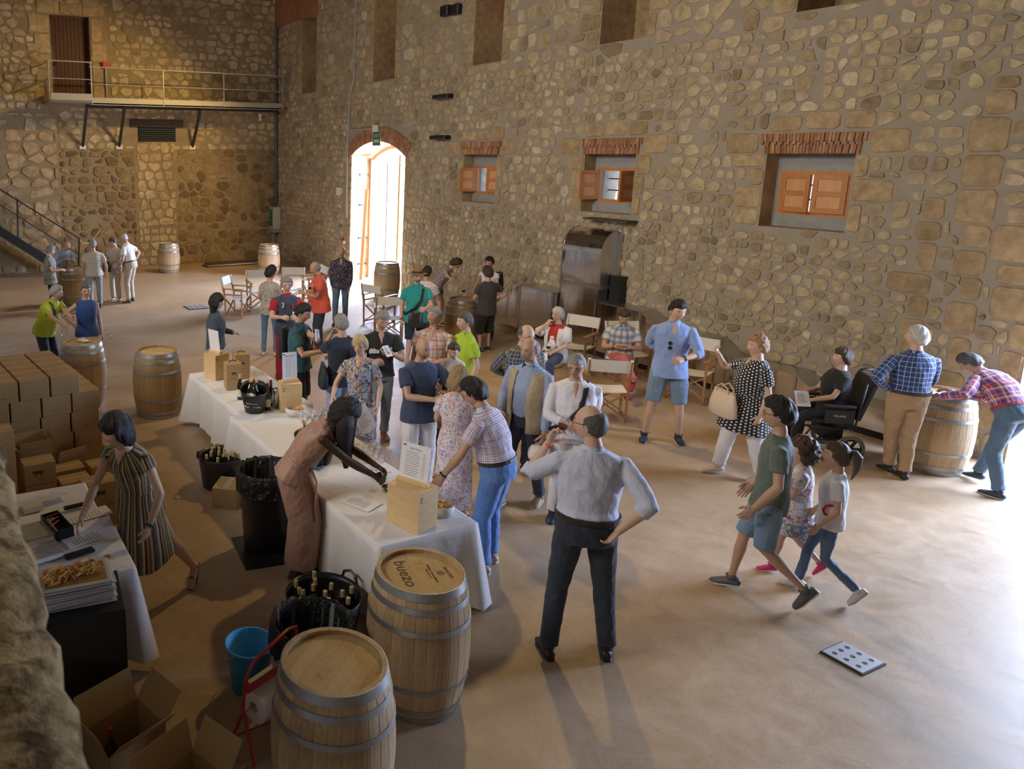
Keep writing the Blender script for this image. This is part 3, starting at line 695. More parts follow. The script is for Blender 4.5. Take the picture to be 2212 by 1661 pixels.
def tablecloth(x0,x1,y0,y1,label,top=.745,drop=.62,drops=(1,1,1,1),seed=0,amp=.035):
    "draped cloth; drops for (-x,+x,-y,+y)"
    r=np.random.RandomState(seed); cx,cy=(x0+x1)/2,(y0+y1)/2; o_=[]
    nx,ny=10,16; V=[];Fc=[]
    per=[]
    n1,n2=22,44
    for k in range(n1): per.append((x0+(x1-x0)*k/n1,y0,0,-1,drops[2]))
    for k in range(n2): per.append((x1,y0+(y1-y0)*k/n2,1,0,drops[1]))
    for k in range(n1): per.append((x1-(x1-x0)*k/n1,y1,0,1,drops[3]))
    for k in range(n2): per.append((x0,y1-(y1-y0)*k/n2,-1,0,drops[0]))
    N=len(per); rows=9; amp=amp*.6; ph=r.uniform(0,6,5)
    V.append((cx,cy,top+.003))
    for (x,y,_,_,_) in per: V.append((cx+(x-cx)*.96,cy+(y-cy)*.985,top+.003))
    for (x,y,_,_,_) in per: V.append((x,y,top))
    for j in range(1,rows+1):
        t=j/rows
        for k,(x,y,nx_,ny_,d) in enumerate(per):
            corner=max(0,1-min(abs(k-c) for c in (0,n1,n1+n2,2*n1+n2,N))/4)
            s=k*.55; w=(math.sin(s+ph[0])+.6*math.sin(s*1.9+ph[1])+.5*math.sin(s*.43+ph[2]))*amp*t
            off=w+corner*.05*t+.012*t; ax=(x-cx)/abs(x-cx) if x!=cx else 0; ay=(y-cy)/abs(y-cy) if y!=cy else 0
            dx=nx_*off+corner*ax*.06*t; dy=ny_*off+corner*ay*.06*t
            V.append((x+dx,y+dy,max(.02,top-(drop*d)*t-.05*corner*t+.02*math.sin(k*.31+ph[3])*t)))
    for k in range(N):
        k2=(k+1)%N; Fc.append((0,1+k,1+k2)); 
        for j in range(rows+1): a=1+j*N; Fc.append((a+k2,a+k,a+N+k,a+N+k2))
    V=[(v[0]-cx,v[1]-cy,v[2]) for v in V]
    o=tag(mesh('tablecloth',V,[f[::-1] for f in Fc],M_cloth,smooth=True,loc=(cx,cy,0)),label,'tablecloth','white cloths on the serving tables')
    return o
for x0,x1,y0,y1,n in ((3.12,4.02,7.62,9.4,'far'),(3.00,3.92,5.92,7.6,'middle'),(2.96,3.86,4.42,5.90,'front')):
    folding_table(x0,x1,y0,y1,{'far':'folding table under cloth carrying the ice bucket and boxes','middle':'folding table under cloth carrying the rows of wine glasses','front':'folding table under cloth nearest the barrels'}[n])
tablecloth(3.10,4.05,7.60,9.42,'white cloth on the far serving table under the black ice bucket',seed=1)
tablecloth(2.98,3.95,5.90,7.62,'white cloth on the middle serving table under the wine glasses',seed=2)
tablecloth(2.94,3.88,4.40,5.92,'white cloth on the front serving table under the wooden crate',seed=3,drop=.68)
TT=.752
# ================================================================= SMALL THINGS
M_pine=wood('pine_crate',(.74,.54,.29),(.64,.43,.21),(2,2,9),.6,2); M_card=noisy('cardboard',(.45,.30,.14),(.41,.27,.12),3,.85); M_card2=noisy('cardboard_inside',(.40,.27,.13),(.36,.24,.11),3,.9)
M_paper=mat('paper',(.80,.80,.84),.8); M_bott=mat('dark_bottle_glass',(.012,.016,.010),.06,spec=.7); M_cap=mat('cork_capsule',(.66,.48,.26),.5); M_capr=mat('dark_red_capsule',(.20,.015,.02),.4)
M_label=mat('cream_label',(.72,.66,.52),.7); M_bucket=mat('black_bucket',(.022,.022,.024),.38); M_bag=mat('bin_liner',(.012,.013,.016),.22); _n=noise(M_bag,coords(M_bag,'Object'),11,4,.7,dist=1.5); bump(M_bag,_n,.9,.05)
M_clear=mat('clear_glass',(1,1,1),.01,Transmission_Weight=1.0,IOR=1.3,Alpha=.26); M_wine=mat('red_wine',(.10,.004,.012),.05)
M_tape=mat('packing_tape',(.60,.44,.25),.35)
def cow(parent,M,s=.1):
    "little ox silhouette print"
    b=MB(); q=[(-.5,.28),(-.62,.12),(-.52,.05),(-.4,.12),(-.36,-.02),(-.34,-.35),(-.26,-.35),(-.24,-.06),(.18,-.04),(.22,-.35),(.30,-.35),(.32,0),(.42,.12),(.44,-.12),(.48,-.1),(.46,.24),(.1,.28),(-.3,.27)]
    b.add([(x*s,y*s,0) for x,y in q],[tuple(range(len(q)))]); o=b.build('ox_emblem',M_ink,parent); o.matrix_local=M; return o
def wine_crate(p,rz,label,w=.20,d=.27,h=.335,opts=()):
    o=empty('wooden_crate',p,rz,label,'crate','pine crates holding price lists'); t=.012
    MB().box(-w/2,-d/2,0,-w/2+t,d/2,h-t).build('side_board',M_pine,o); MB().box(w/2-t,-d/2,0,w/2,d/2,h-t).build('side_board',M_pine,o)
    MB().box(-w/2+t,-d/2,0,w/2-t,-d/2+t,h-t).build('end_board',M_pine,o); MB().box(-w/2+t,d/2-t,0,w/2-t,d/2,h-t).build('end_board',M_pine,o)
    MB().box(-w/2,-d/2,h-t+.001,w/2,d/2,h).build('lid',M_pine,o)
    textm('stencil','75\nCL',M_ink,o,Matrix.Translation((-w/2+.035,-d/2-.0008,h-.06))@Matrix.Rotation(pi/2,4,'X'),.026)
    return o
def price_list(p,rz,label,w=.21,h=.30,tilt=-.12):
    o=empty('price_list',p,rz,label,'sign','price lists standing on crates')
    MB().box(-w/2-.01,-.022,0,w/2+.01,.022,.035,bev=.004).build('holder',M_pine,o)
    sh=MB().box(-w/2,-.002,.0,w/2,.002,h).build('sheet',M_paper,o); sh.matrix_local=Matrix.Translation((0,0,.02))@Matrix.Rotation(tilt,4,'X')
    F=Matrix.Translation((0,-.0025,0))@Matrix.Rotation(pi/2,4,'X')
    textm('heading','VINOTECA',mat('brown_ink',(.30,.13,.08),.8) if 'brown_ink' not in bpy.data.materials else bpy.data.materials['brown_ink'],sh,Matrix.Translation((0,0,h*.86))@F,.022)
    c=cow(sh,Matrix.Translation((-w*.38,0,h*.92))@F,.03)
    for k in range(11):
        z=h*(.76-.062*k); x1=w*(.12+.1*((k*7)%3)/3); MB().box(-w*.32,-.0028,z,x1,-.0022,z+.003).box(w*.26,-.0028,z,w*.36,-.0022,z+.003).build('text_line',M_ink,sh)
    return o
def bottle_mb():
    prof=[(0,0),(.037,0),(.0385,.01),(.0385,.17),(.036,.19),(.022,.225),(.0145,.25),(.014,.30),(.0155,.302),(.0155,.312),(0,.312)]
    return MB().lathe(prof,14)
def make_bottle(lab=True,cap=None):
    o=empty('wine_bottle'); bottle_mb().build('glass_body',M_bott,o,smooth=True)
    MB().lathe([(.0152,.262),(.0168,.262),(.0168,.314),(0,.315)],12).build('capsule',cap or M_cap,o)
    if lab: MB().lathe([(.0392,.04),(.0394,.042),(.0394,.13),(.0392,.132)],16).build('label',M_label,o)
    return o
PB_={'a':make_bottle(),'b':make_bottle(True,M_capr)}; ub=set()
def bottle(p,label,group=None,rx=0,rz=0,kind='a'):
    o=PB_[kind] if kind not in ub else copy_tree(PB_[kind]); ub.add(kind)
    o.location=p; o.rotation_euler=(rx,0,rz); tag(o,label,'bottle',group)
    if not group and 'group' in o: del o['group']
    return o
def make_glass(wine=False):
    o=empty('wine_glass')
    MB().lathe([(.033,0),(.033,.002),(.006,.006),(.0035,.012),(.0035,.095),(.006,.10)],16,cap0=True).build('stem_and_foot',M_clear,o,smooth=True)
    MB().lathe([(.004,.098),(.022,.108),(.036,.13),(.040,.15),(.036,.18),(.029,.215),(.028,.215),(.035,.18),(.039,.15),(.035,.131),(.021,.11),(.0,.102)],18).build('bowl',M_clear,o,smooth=True)
    if wine: MB().lathe([(0,.104),(.021,.111),(.0345,.131),(.0375,.146),(0,.146)],16).build('wine',M_wine,o,smooth=False)
    return o
PG={0:make_glass(),1:make_glass(True)}; ug=set()
def glass(p,label,group=None,wine=0,rx=0,ry=0,rz=0):
    o=PG[wine] if wine not in ug else copy_tree(PG[wine]); ug.add(wine)
    o.location=p; o.rotation_euler=(rx,ry,rz); tag(o,label,'glass',group)
    if not group and 'group' in o: del o['group']
    return o
# --- far table
c1=wine_crate(G(468,815,TT),.35,'pine crate at the far left end of the serving tables',.24,.24,.34)
price_list(G(466,815,TT)+Vector((0,0,.342)),1.9,'price list seen edge-on on the farthest crate')
def bottle_carton(p,rz,label,w=.20,d=.10,h=.36):
    o=empty('bottle_carton',p,rz,label,'box','brown bottle cartons with black handles')
    MB().box(-w/2,-d/2,0,w/2,d/2,h,bev=.003).build('body',M_card,o); MB().box(-w/2,-.002,h,w/2,.001,h+.002).build('lid_seam',M_card2,o)
    MB().tube([(-.045,0,h),(-.04,0,h+.02),(0,0,h+.03),(.04,0,h+.02),(.045,0,h)],.006,5).build('handle',M_blk,o)
    cow(o,Matrix.Translation((0,-d/2-.0008,h*.62))@Matrix.Rotation(pi/2,4,'X'),.07)
    MB().box(-.045,-d/2-.0012,h*.42,.045,-d/2-.0004,h*.43).build('print_line',M_ink,o); return o
bottle_carton(G(503,838,TT),-.15,'brown carton with ox print, in front of its twin',.20,.17,.34)
bottle_carton(G(521,815,TT),-.15,'brown carton behind the one with the ox print',.20,.17,.34)
ib=empty('ice_bucket',G(549,888,TT),-.3,'black ice bucket with white lettering and a slanted rim full of bottles','bucket')
def slant_bucket(r0,r1,h,slope,parent,name='shell'):
    n=28; b=MB(); V=[];Fc=[]
    for wall,(d) in enumerate((0,-.006)):
        for i in range(7):
            t=i/6
            for k in range(n):
                a=2*pi*k/n; rr=r0+(r1-r0)*t+d; zt=h+slope*math.sin(a)*1.0
                V.append((rr*math.cos(a),rr*math.sin(a),(0 if wall==0 else .01)+zt*t))
    for w_ in (0,1):
        for i in range(6):
            for k in range(n):
                q=w_*7*n+i*n+k;q2=w_*7*n+i*n+(k+1)%n; f=(q,q2,q2+n,q+n); Fc.append(f if w_==0 else f[::-1])
    for k in range(n): Fc.append((6*n+k,6*n+(k+1)%n,13*n+(k+1)%n,13*n+k))
    Fc.append(tuple(range(n))[::-1]); Fc.append(tuple(7*n+k for k in range(n)))
    return mesh(name,V,Fc,M_bucket,parent,smooth=True)
slant_bucket(.105,.165,.275,.055,ib)
for t_,z in (('COLD',.145),('AS ICE',.095)):
    for i,ch in enumerate(t_):
        a=-pi/2-.15+(i-len(t_)/2)*.27; r=.105+.06*z/.275+.003
        textm('lettering',ch,M_white,ib,Matrix.Translation((r*math.cos(a),r*math.sin(a),z))@Matrix.Rotation(a+pi/2,4,'Z')@Matrix.Rotation(pi/2,4,'X'),.055)
MB().box(.06,-.155,.225,.10,-.12,.24).build('handle_slot',M_ink,ib)
ibp=G(549,888,TT)
for k,(x,y,rx,rz,z,kd) in enumerate([(-.05,-.03,.25,1.6,.06,'a'),(.0,.05,.1,0,.05,'a'),(.05,-.02,.25,-1.2,.04,'b'),(-.02,.0,.1,.6,.01,'a'),(.05,.05,.2,-2.2,.07,'a'),(-.06,.04,.2,2.2,.04,'a')]):
    bottle(ibp+Vector((x*.95,y*.95,z+.04)),'wine bottle in the lettered ice bucket, '+('front left','rear centre','front right','middle','rear right','rear left')[k],'bottles in the black ice bucket',rx,rz,kd)
bottle(G(578,884,TT),'dark bottle with cream label standing right of the ice bucket',None,0,.2,'b')
bottle(G(585,876,TT),'dark bottle half hidden behind the labelled one by the ice bucket',None,0,.2,'b')
bottle(G(519,862,TT),'dark bottle standing left of the black ice bucket',None,0,.2,'a')
tag(MB().lathe([(0,0),(.048,0),(.048,.22),(.04,.235),(0,.235)],24,TM(G(597,880,TT))).build('steel_cooler',M_steel_r,smooth=True),'shiny steel cylinder cooler beside the pine crate','cooler')
fb=empty('glass_bowl',G(559,846,TT),0,'large clear glass globe behind the ice bucket','bowl')
MB().lathe([(max(.001,.13*math.sin(a)),.13-.13*math.cos(a)) for a in [pi*(.16+.68*k/12) for k in range(13)]],26).build('globe',M_clear,fb,smooth=True)
MB().lathe([(.064,.245),(.068,.25),(.064,.255)],26).build('rim',M_clear,fb,smooth=True)
c2=wine_crate(G(626,884,TT),-.25,'pine crate in the middle of the tables beside the glasses',.25,.20,.335)
price_list(G(626,884,TT)+Vector((0,0,.337)),-.1,'price list standing on the middle crate facing the camera',.18,.33,-.08)
def bread_basket(p,label,r=.11,sticks=26):
    o=empty('bread_basket',p,0,label,'basket','cloth baskets of breadsticks')
    MB().lathe([(0,.004),(r*.9,.0),(r*1.02,.03),(r*.98,.075),(r*.9,.085),(r*.86,.05),(0,.03)],20).build('cloth_bag',M_cream,o,smooth=True)
    MB().lathe([(r*1.02,.045),(r*1.07,.055),(r*1.0,.085)],20).build('rolled_edge',M_cloth,o,smooth=True)
    m=bpy.data.materials.get('breadstick') or noisy('breadstick',(.72,.45,.16),(.58,.33,.10),12,.6)
    b=MB()
    for k in range(sticks):
        a=random.uniform(0,6.3); c=Vector((random.uniform(-.05,.05),random.uniform(-.05,.05),.055+random.uniform(0,.04))); d=Vector((math.cos(a)*.03,math.sin(a)*.03,random.uniform(-.012,.012))); b.tube([c-d,c,c+d],[.006,.009,.006],6)
    tag(b.build('breadsticks',m,o),kind='stuff'); return o
bread_basket(G(640,895,TT),'cream cloth basket of snacks beside the rows of glasses',.12)
bread_basket(G(952,1108,TT),'cream cloth basket of golden breadsticks behind the front crate',.105)
k=0
for i in range(5):
    for j in range(7):
        if (i+j)%7==6 and i>3: continue
        p=G(632,930,TT).lerp(G(745,988,TT),0)+Vector((.10+.082*i+random.uniform(-.01,.01),.0-.105*j+.0+random.uniform(-.01,.01),0))
        if p.x>3.88: continue
        glass(p,'empty wine glass on middle table, %s from left edge, %s from far end'%(('first','second','third','fourth','fifth')[i],('first','second','third','fourth','fifth','sixth','seventh')[j]),'wine glasses in rows on the middle table')
for i in range(4):
    for j in range(4):
        p=G(822,1012,TT)+Vector((-.06+.08*i,-.1+.09*j,0))
        if 3.0<p.x<3.84: glass(p,'empty wine glass behind front price list, %s from left, %s from camera'%(('first','second','third','fourth')[i],('first','second','third','fourth')[j]),'wine glasses clustered behind the front price list')
glass(G(806,1060,TT),'single empty wine glass on the bare front tablecloth')
c3=wine_crate(Vector((3.38,4.615,TT)),.29,'large pine crate at the front end of the tables',.25,.315,.335)
price_list(Vector((3.385,4.63,TT+.336)),-1.13,'price list in wooden holder on the front crate',.26,.30,-.15)
sb=empty('round_ice_bucket',Vector((3.27,6.06,TT)),.1,'round black bucket of iced bottles on the middle table','bucket'); slant_bucket(.15,.215,.265,.0,sb)
MB().lathe([(0,.165),(.175,.165)],20).build('ice_water',mat('ice_water',(.06,.05,.035),.08),sb)
bmi=MB()
for k in range(90): a=random.uniform(0,6.3); r=.16*math.sqrt(random.random()); c=Vector((r*math.cos(a),r*math.sin(a),.17)); s=random.uniform(.004,.009); bmi.box(c.x-s,c.y-s,c.z-s,c.x+s,c.y+s,c.z+s)
tag(bmi.build('ice_chips',M_clear,sb),kind='stuff')
sbp=Vector((3.27,6.06,TT+.03))
RBL=['alone at its left','at the back centre','in the centre','at the front centre','right of centre','nearest its right rim','at the front right']
for x,y,rx,rz in [(-.09,-.02,.0,0),(.0,.08,.3,-2.2),(.05,.03,.25,-1.6),(.07,-.04,.3,-1.8),(.1,.05,.12,-1),(.13,.02,.1,-1.2),(.12,-.06,.15,-2)]:
    bottle(sbp+Vector((x,y,.02 if rx<.2 else .05)),'%s bottle in the round ice bucket, %s'%('red-necked' if x>0 else 'cream-necked',RBL.pop(0)),'bottles in the round ice bucket',rx,rz,'b' if x>0 else 'a')
M_teal=noisy('teal_cloth',(.10,.21,.22),(.07,.15,.16),6,.9,.3)
def rag(p,w,l,m,label,rz=0,seed=1,name='folded_cloth',cat='cloth'):
    r=np.random.RandomState(seed); V=[];n=12
    for i in range(n+1):
        for j in range(n+1):
            x=(i/n-.5)*w;y=(j/n-.5)*l; V.append((x,y,.012+.02*abs(math.sin(i*.8+j*.3+seed))*(1-abs(i/n-.5))+.012*r.rand()))
    Fc=[(i*(n+1)+j,(i+1)*(n+1)+j,(i+1)*(n+1)+j+1,i*(n+1)+j+1) for i in range(n) for j in range(n)]
    return tag(mesh(name,V,Fc,m,smooth=True,loc=p,rot=(0,0,rz)),label,cat)
rag(G(652,1003,TT+.01),.16,.34,M_teal,'crumpled teal cloth by the round ice bucket',.6)
def sheet(p,rz,label,w=.21,l=.297,group=None,tilt=0,name='paper_sheet'):
    o=empty(name,p,rz,label,'paper',group); MB().box(-w/2,-l/2,0,w/2,l/2,.002).build('page',M_paper,o)
    b=MB()
    for k in range(9): z=l*(.32-.075*k); b.box(-w*.38,z,.0021,w*(.1+.25*((k*5)%4)/4),z+.004,.0026)
    b.build('printed_lines',M_ink,o); o.rotation_euler=(tilt,0,rz); return o
sheet(G(780,1085,TT+.004),.4,'white sheet lying on the front tablecloth'); sheet(G(730,905,TT),.7,'card lying at the edge of the middle table',.15,.2)
# --- tubs, bins and bucket on the floor
def tub(p,r,h,label,rz=0):
    o=empty('bottle_tub',p,rz,label,'tub','black tubs full of bottles'); slant_bucket(r*.82,r,h,0,o)
    for s in (0,pi): MB().tube([Vector((math.cos(s+a)*(r+.005),math.sin(s+a)*(r+.005),h+z)) for a,z in ((-.28,-.03),(-.2,.05),(0,.075),(.2,.05),(.28,-.03))],.012,6).build('handle',M_bucket,o)
    MB().lathe([(0,h-.12),(r*.95,h-.12)],20).build('dark_water',mat('dark_water',(.01,.012,.012),.05) if 'dark_water' not in bpy.data.materials else bpy.data.materials['dark_water'],o)
    return o
t1=G(480,1045); tub(t1+Vector((0,.0,0)),.27,.36,'black tub of bottles under the far serving table')
def fill(c,r,z0,n,label,group,sd):
    rr=random.Random(sd); pts=[]
    while len(pts)<n:
        a=rr.uniform(0,2*pi); q=r*math.sqrt(rr.random()); x,y=q*math.cos(a),q*math.sin(a)
        if all((x-u)**2+(y-v)**2>.0062 for u,v in pts): pts.append((x,y))
    for x,y in pts:
        k_=int(((math.atan2(y,x)+pi/8)%(2*pi))/(pi/4)); where=('right','far right','far side','far left','left','near left','near side','near right')[k_]; bottle(Vector((c[0]+x,c[1]+y,z0+rr.uniform(-.02,.02))),label+(', by the rim at the ' if math.hypot(x,y)>.6*r else ', inner, towards the ')+where,group,rr.uniform(-.18,.18),rr.uniform(0,6),'a')
fill(t1,.2,.10,15,'corked bottle in the far floor tub','bottles in the far floor tub',1)
wbt=tag(MB().lathe([(0,0),(.035,0),(.036,.02),(.036,.15),(.014,.20),(.014,.21)],14,TM(t1+Vector((-.02,-.10,.16)))).build('water_bottle',M_clear,smooth=True),'clear plastic bottle with a yellow cap in the far tub','bottle')
MB().lathe([(0.016,0),(.016,.025),(0,.025)],10,TM(t1+Vector((-.02,-.10,.37)))).build('yellow_cap',mat('yellow_cap',(.75,.55,.05),.4),wbt)
t2=Vector((2.57,4.60,0)); tub(t2,.30,.34,'black tub of bottles on the floor behind the lettered barrel',.3)
fill(t2,.23,.08,14,'corked bottle in the near floor tub','bottles in the near floor tub',2)
def bin_(p,r,h,label,mat_base=False):
    o=empty('waste_bin',p,0,label,'bin','black bins lined with bags')
    MB().lathe([(0,0.02),(r*.78,.02),(r*.82,.06),(r*.97,h-.03),(r,h-.02),(r,h),(r*.95,h),(r*.76,.05),(0,.05)],30).build('body',M_bucket,o,smooth=True)
    V=[];Fc=[];n=56;rows=[(r*1.06,h-.20,1),(r*1.07,h-.1,1.2),(r*1.06,h+.005,.8),(r*1.0,h+.018,.6),(r*.93,h-.01,.8),(r*.86,h-.2,1.6),(r*.8,h-.42,2),(r*.3,h-.5,1),(0.001,h-.48,0)]
    for (rr,z,am) in rows:
        for k in range(n): a=2*pi*k/n; w=am*.008*(math.sin(k*2.3+z*9)+math.sin(k*3.7+1)+.6*math.sin(k*5.1)); V.append(((rr+w)*math.cos(a),(rr+w)*math.sin(a),z+w*.8))
    for i in range(len(rows)-1):
        for k in range(n): q=i*n+k;q2=i*n+(k+1)%n; Fc.append((q,q2,q2+n,q+n))
    mesh('bag_liner',V,Fc,M_bag,o,smooth=True)
    return o
bn=G(578,1178)+Vector((0,.02,0)); bin_(bn,.27,.78,'tall black bin with liner behind the woman in the brown dress')
rag(bn+Vector((.0,0,.46)),.26,.26,mat('grey_rag',(.10,.12,.17),.8),'grey paper crumpled inside the tall black bin',.3,4,'crumpled_paper','paper')
tag(MB().box(-.34,-.30,0,.34,.30,.012).build('floor_mat',M_bucket,loc=bn+Vector((.02,-.1,0)),rot=(0,0,-.15)),'black square mat under the tall bin','mat')
bin_(Vector((2.13,3.97,0)),.265,.62,'black lined bin behind the nearest barrel')
bb=empty('blue_bucket',Vector((1.81,4.29,0)),.5,'light blue plastic bucket beside the lined bin','bucket'); M_blue=mat('light_blue_plastic',(.045,.40,.86),.4)
MB().lathe([(0,0),(.125,0),(.165,.33),(.175,.335),(.175,.345),(.16,.345),(.12,.012),(0,.012)],28).build('shell',M_blue,bb,smooth=True); MB().tube([(.17*math.cos(a),.17*math.sin(a),.33-.13*math.sin(a)*0-.14*max(0,math.sin(a))) for a in [pi*k/10 for k in range(11)]],.004,5).build('handle',M_steel_r,bb)
# red roll stand
M_redm=mat('red_enamel',(.50,.03,.05),.3); rs_=empty('paper_roll_stand',(1.6,3.7,0),0,'red tubular stand holding a white paper roll','roll stand')
def RS(x,y,z): return Vector((x-1.6,y-3.7,z))
q_=[RS(1.44,3.79,0),RS(1.53,3.74,.30),RS(1.54,3.73,.46),RS(1.56,3.73,.56),RS(1.61,3.74,.63),RS(1.72,3.76,.68),RS(1.90,3.86,.69),RS(1.98,3.90,.66)]
MB().tube(q_,.011,8).build('frame_tube',M_redm,rs_,smooth=True); MB().tube([RS(1.56,3.62,0),RS(1.53,3.74,.34)],.011,8).build('leg',M_redm,rs_)
MB().tube([RS(1.98,3.90,.66),RS(1.94,3.80,.3),RS(1.96,3.74,0)],.011,8).build('leg',M_redm,rs_); MB().tube([RS(1.49,3.77,.12),RS(1.95,3.77,.15)],.006,6).build('cross_brace',M_redm,rs_)
d_=(RS(1.92,3.86,.5)-RS(1.55,3.72,.5)).normalized(); az=math.atan2(d_.y,d_.x)
MB().box(0,-.012,.0,.40,.012,.07,TM(RS(1.55,3.72,.44),az)).build('cutter_bar',M_redm,rs_); MB().box(.01,-.02,.07,.39,.01,.075,TM(RS(1.55,3.72,.44),az)).build('blade',M_steel_r,rs_)
MB().lathe([(.035,-.12),(.105,-.12),(.105,.12),(.035,.12),(.035,-.12)],28,TM(RS(1.71,3.77,.32),az)@Matrix.Rotation(pi/2,4,'Y')).build('paper_roll',M_white,rs_); MB().tube([RS(1.54,3.72,.32),RS(1.88,3.84,.32)],.007,6).build('spindle',M_steel_r,rs_)
# ================================================================= CARDBOARD BOXES
def carton_mesh(w,d,h):
    b=MB(); b.box(-w/2,-d/2,0,w/2,d/2,h,bev=.004); return b
def make_carton(w,d,h,label,group,cat='box'):
    o=empty('cardboard_box',(0,0,0),0,label,cat,group); carton_mesh(w,d,h).build('body',M_card,o)
    MB().box(-w/2,-.025,h+.0002,w/2,.025,h+.001).build('tape',M_tape,o); MB().box(-w/2-.0006,-.0012,h-.0,w/2+.0006,.0012,h+.0012).build('seam',M_ink,o)
    MB().box(-.03,-d/2-.0006,h*.25,.03,-d/2-.0002,h*.27).build('print',M_ink,o)
    return o
bxp=make_carton(.33,.245,.235,'','')
first_box=[bxp]
def box(p,rz,label,group='closed wine cartons stacked on the left',ox=False,sc=(1,1,1)):
    o=first_box.pop() if first_box else copy_tree(bxp)
    o.location=p; o.rotation_euler=(0,0,rz); o.scale=sc; tag(o,label,'box',group)
    if ox: cow(o,Matrix.Translation((-.02,-.1236,.13))@Matrix.Rotation(pi/2,4,'X'),.11)
    return o
# the big stack: back block, front face about Y=8.65, stepping down to the right
RZ=.12
gl='closed cartons in the tall stepped stack'
BW,BD,BH=.345,.245,.231
base=Vector((1.72,8.75,0)); ux=Vector((math.cos(RZ),math.sin(RZ),0)); uy=Vector((-math.sin(RZ),math.cos(RZ),0))
nm={0:'bottom layer',1:'second layer',2:'third layer',3:'fourth layer',4:'top layer'}
for L_,cols,depth,xo in ((0,4,3,.02),(1,4,4,.0),(2,4,4,-.03),(3,4,5,-.01),(4,3,5,-.25)):
    for c in range(cols):
        for d in range(depth):
            if L_<3 and 0<d<depth-1 and c>0: continue
            if L_==3 and c>1 and d>0: continue
            p=base+ux*(xo-.18-c*(BW+.006))+uy*(.0+d*(BD*1.02))+Vector((0,0,L_*(BH+.004)))
            lab='closed carton in the %s of the tall stack, row %s from the front'%(nm[L_],d)
            box(p,RZ+random.uniform(-.012,.012),'carton in %s of tall stack, %s from right, %s from front'%(nm[L_],('first','second','third','fourth')[c],('first','second','third','fourth','fifth')[d]),'closed cartons in the tall stepped stack')
for p in (G(14,742,1.28),): pass
for d in range(3): box(base+ux*(-.33-.18-2.05*BW-.16)+uy*(.1+d*BD*1.02)+Vector((0,0,5*(BH+.004))),RZ,('front','middle','rear')[d]+' one of three cartons crowning the left of the tall stack','cartons crowning the tall stack')
# left column near the parapet
for k in range(4): box(Vector((.45,7.72,k*.236)),.1,('lowest','second lowest','second highest','highest')[k]+' carton in the narrow column hugging the stone parapet','cartons in the column by the parapet')
# scattered cartons in front
def openbox(p,rz,label,w=.34,d=.26,h=.26,fl=.13,ang=(1.15,1.3,.9,1.2),group=None):
    o=empty('open_cardboard_box',p,rz,label,'box',group); t=.004
    MB().box(-w/2,-d/2,0,w/2,-d/2+t,h).box(-w/2,d/2-t,0,w/2,d/2,h).box(-w/2,-d/2,0,-w/2+t,d/2,h).box(w/2-t,-d/2,0,w/2,d/2,h).box(-w/2,-d/2,0,w/2,d/2,t).build('body',M_card2,o)
    for k,(cx,cy,ln,wd,rzz) in enumerate(((0,-d/2,w,fl,0),(0,d/2,w,fl,pi),(-w/2,0,d,fl,-pi/2),(w/2,0,d,fl,pi/2))):
        f=MB().box(-ln/2,0,0,ln/2,t,wd).build('flap',M_card,o); f.matrix_local=Matrix.Translation((cx,cy,h))@Matrix.Rotation(rzz,4,'Z')@Matrix.Rotation(pi/2-ang[k],4,'X')
    return o
box(Vector((.87,7.88,.24)),.06,'carton with ox print on top of the front pile',None,True)
box(Vector((.87,7.88,0)),.06,'plain carton beneath the one with the ox print',None)
box(Vector((1.22,8.16,.0)),.1,'carton right of the ox-print carton in the front pile',None); box(Vector((1.24,7.86,.0)),.1,'flat carton in front of the tall stack centre',None,sc=(1,1,.9))
box(Vector((1.60,8.12,.0)),.14,'carton just left of the striped-dress woman\'s shoulder',None); box(Vector((.60,7.45,.0)),.1,'carton at the left near the parapet, low and wide',None)
box(Vector((.66,7.15,.0)),.1,'small carton in front of the low one near the parapet',None,sc=(1,1,.8)); box(Vector((1.0,7.25,.0)),.1,'carton directly behind the white folding table',None)
box(Vector((1.36,7.12,.0)),.15,'lower carton behind the woman\'s arm',None,True); box(Vector((1.36,7.12,.24)),.15,'upper carton with ox print behind the woman\'s arm',None,True)
openbox(Vector((.86,8.22,.24)),.12,'open carton with raised flaps against the tall stack'); box(Vector((.86,8.22,0)),.12,'carton under the open one against the tall stack',None)
openbox(Vector((1.26,8.45,.0)),.3,'second open carton with dark interior before the tall stack')
box(G(494,1085),.9,'small carton on the floor between tub and tall bin',None,sc=(.95,1.1,.95))
openbox(Vector((1.02,3.36,0)),.42,'large open carton at the bottom edge with flaps up',.42,.30,.30,.20,(.9,1.35,.8,1.0)); openbox(Vector((.83,3.92,0)),.35,'open carton behind the bottom one holding a bottle',.40,.30,.30,.2,(.9,1.2,1.2,.9))
bottle(Vector((.75,3.92,.01)),'dark bottle with red capsule inside the open carton',None,.0,0,'b')
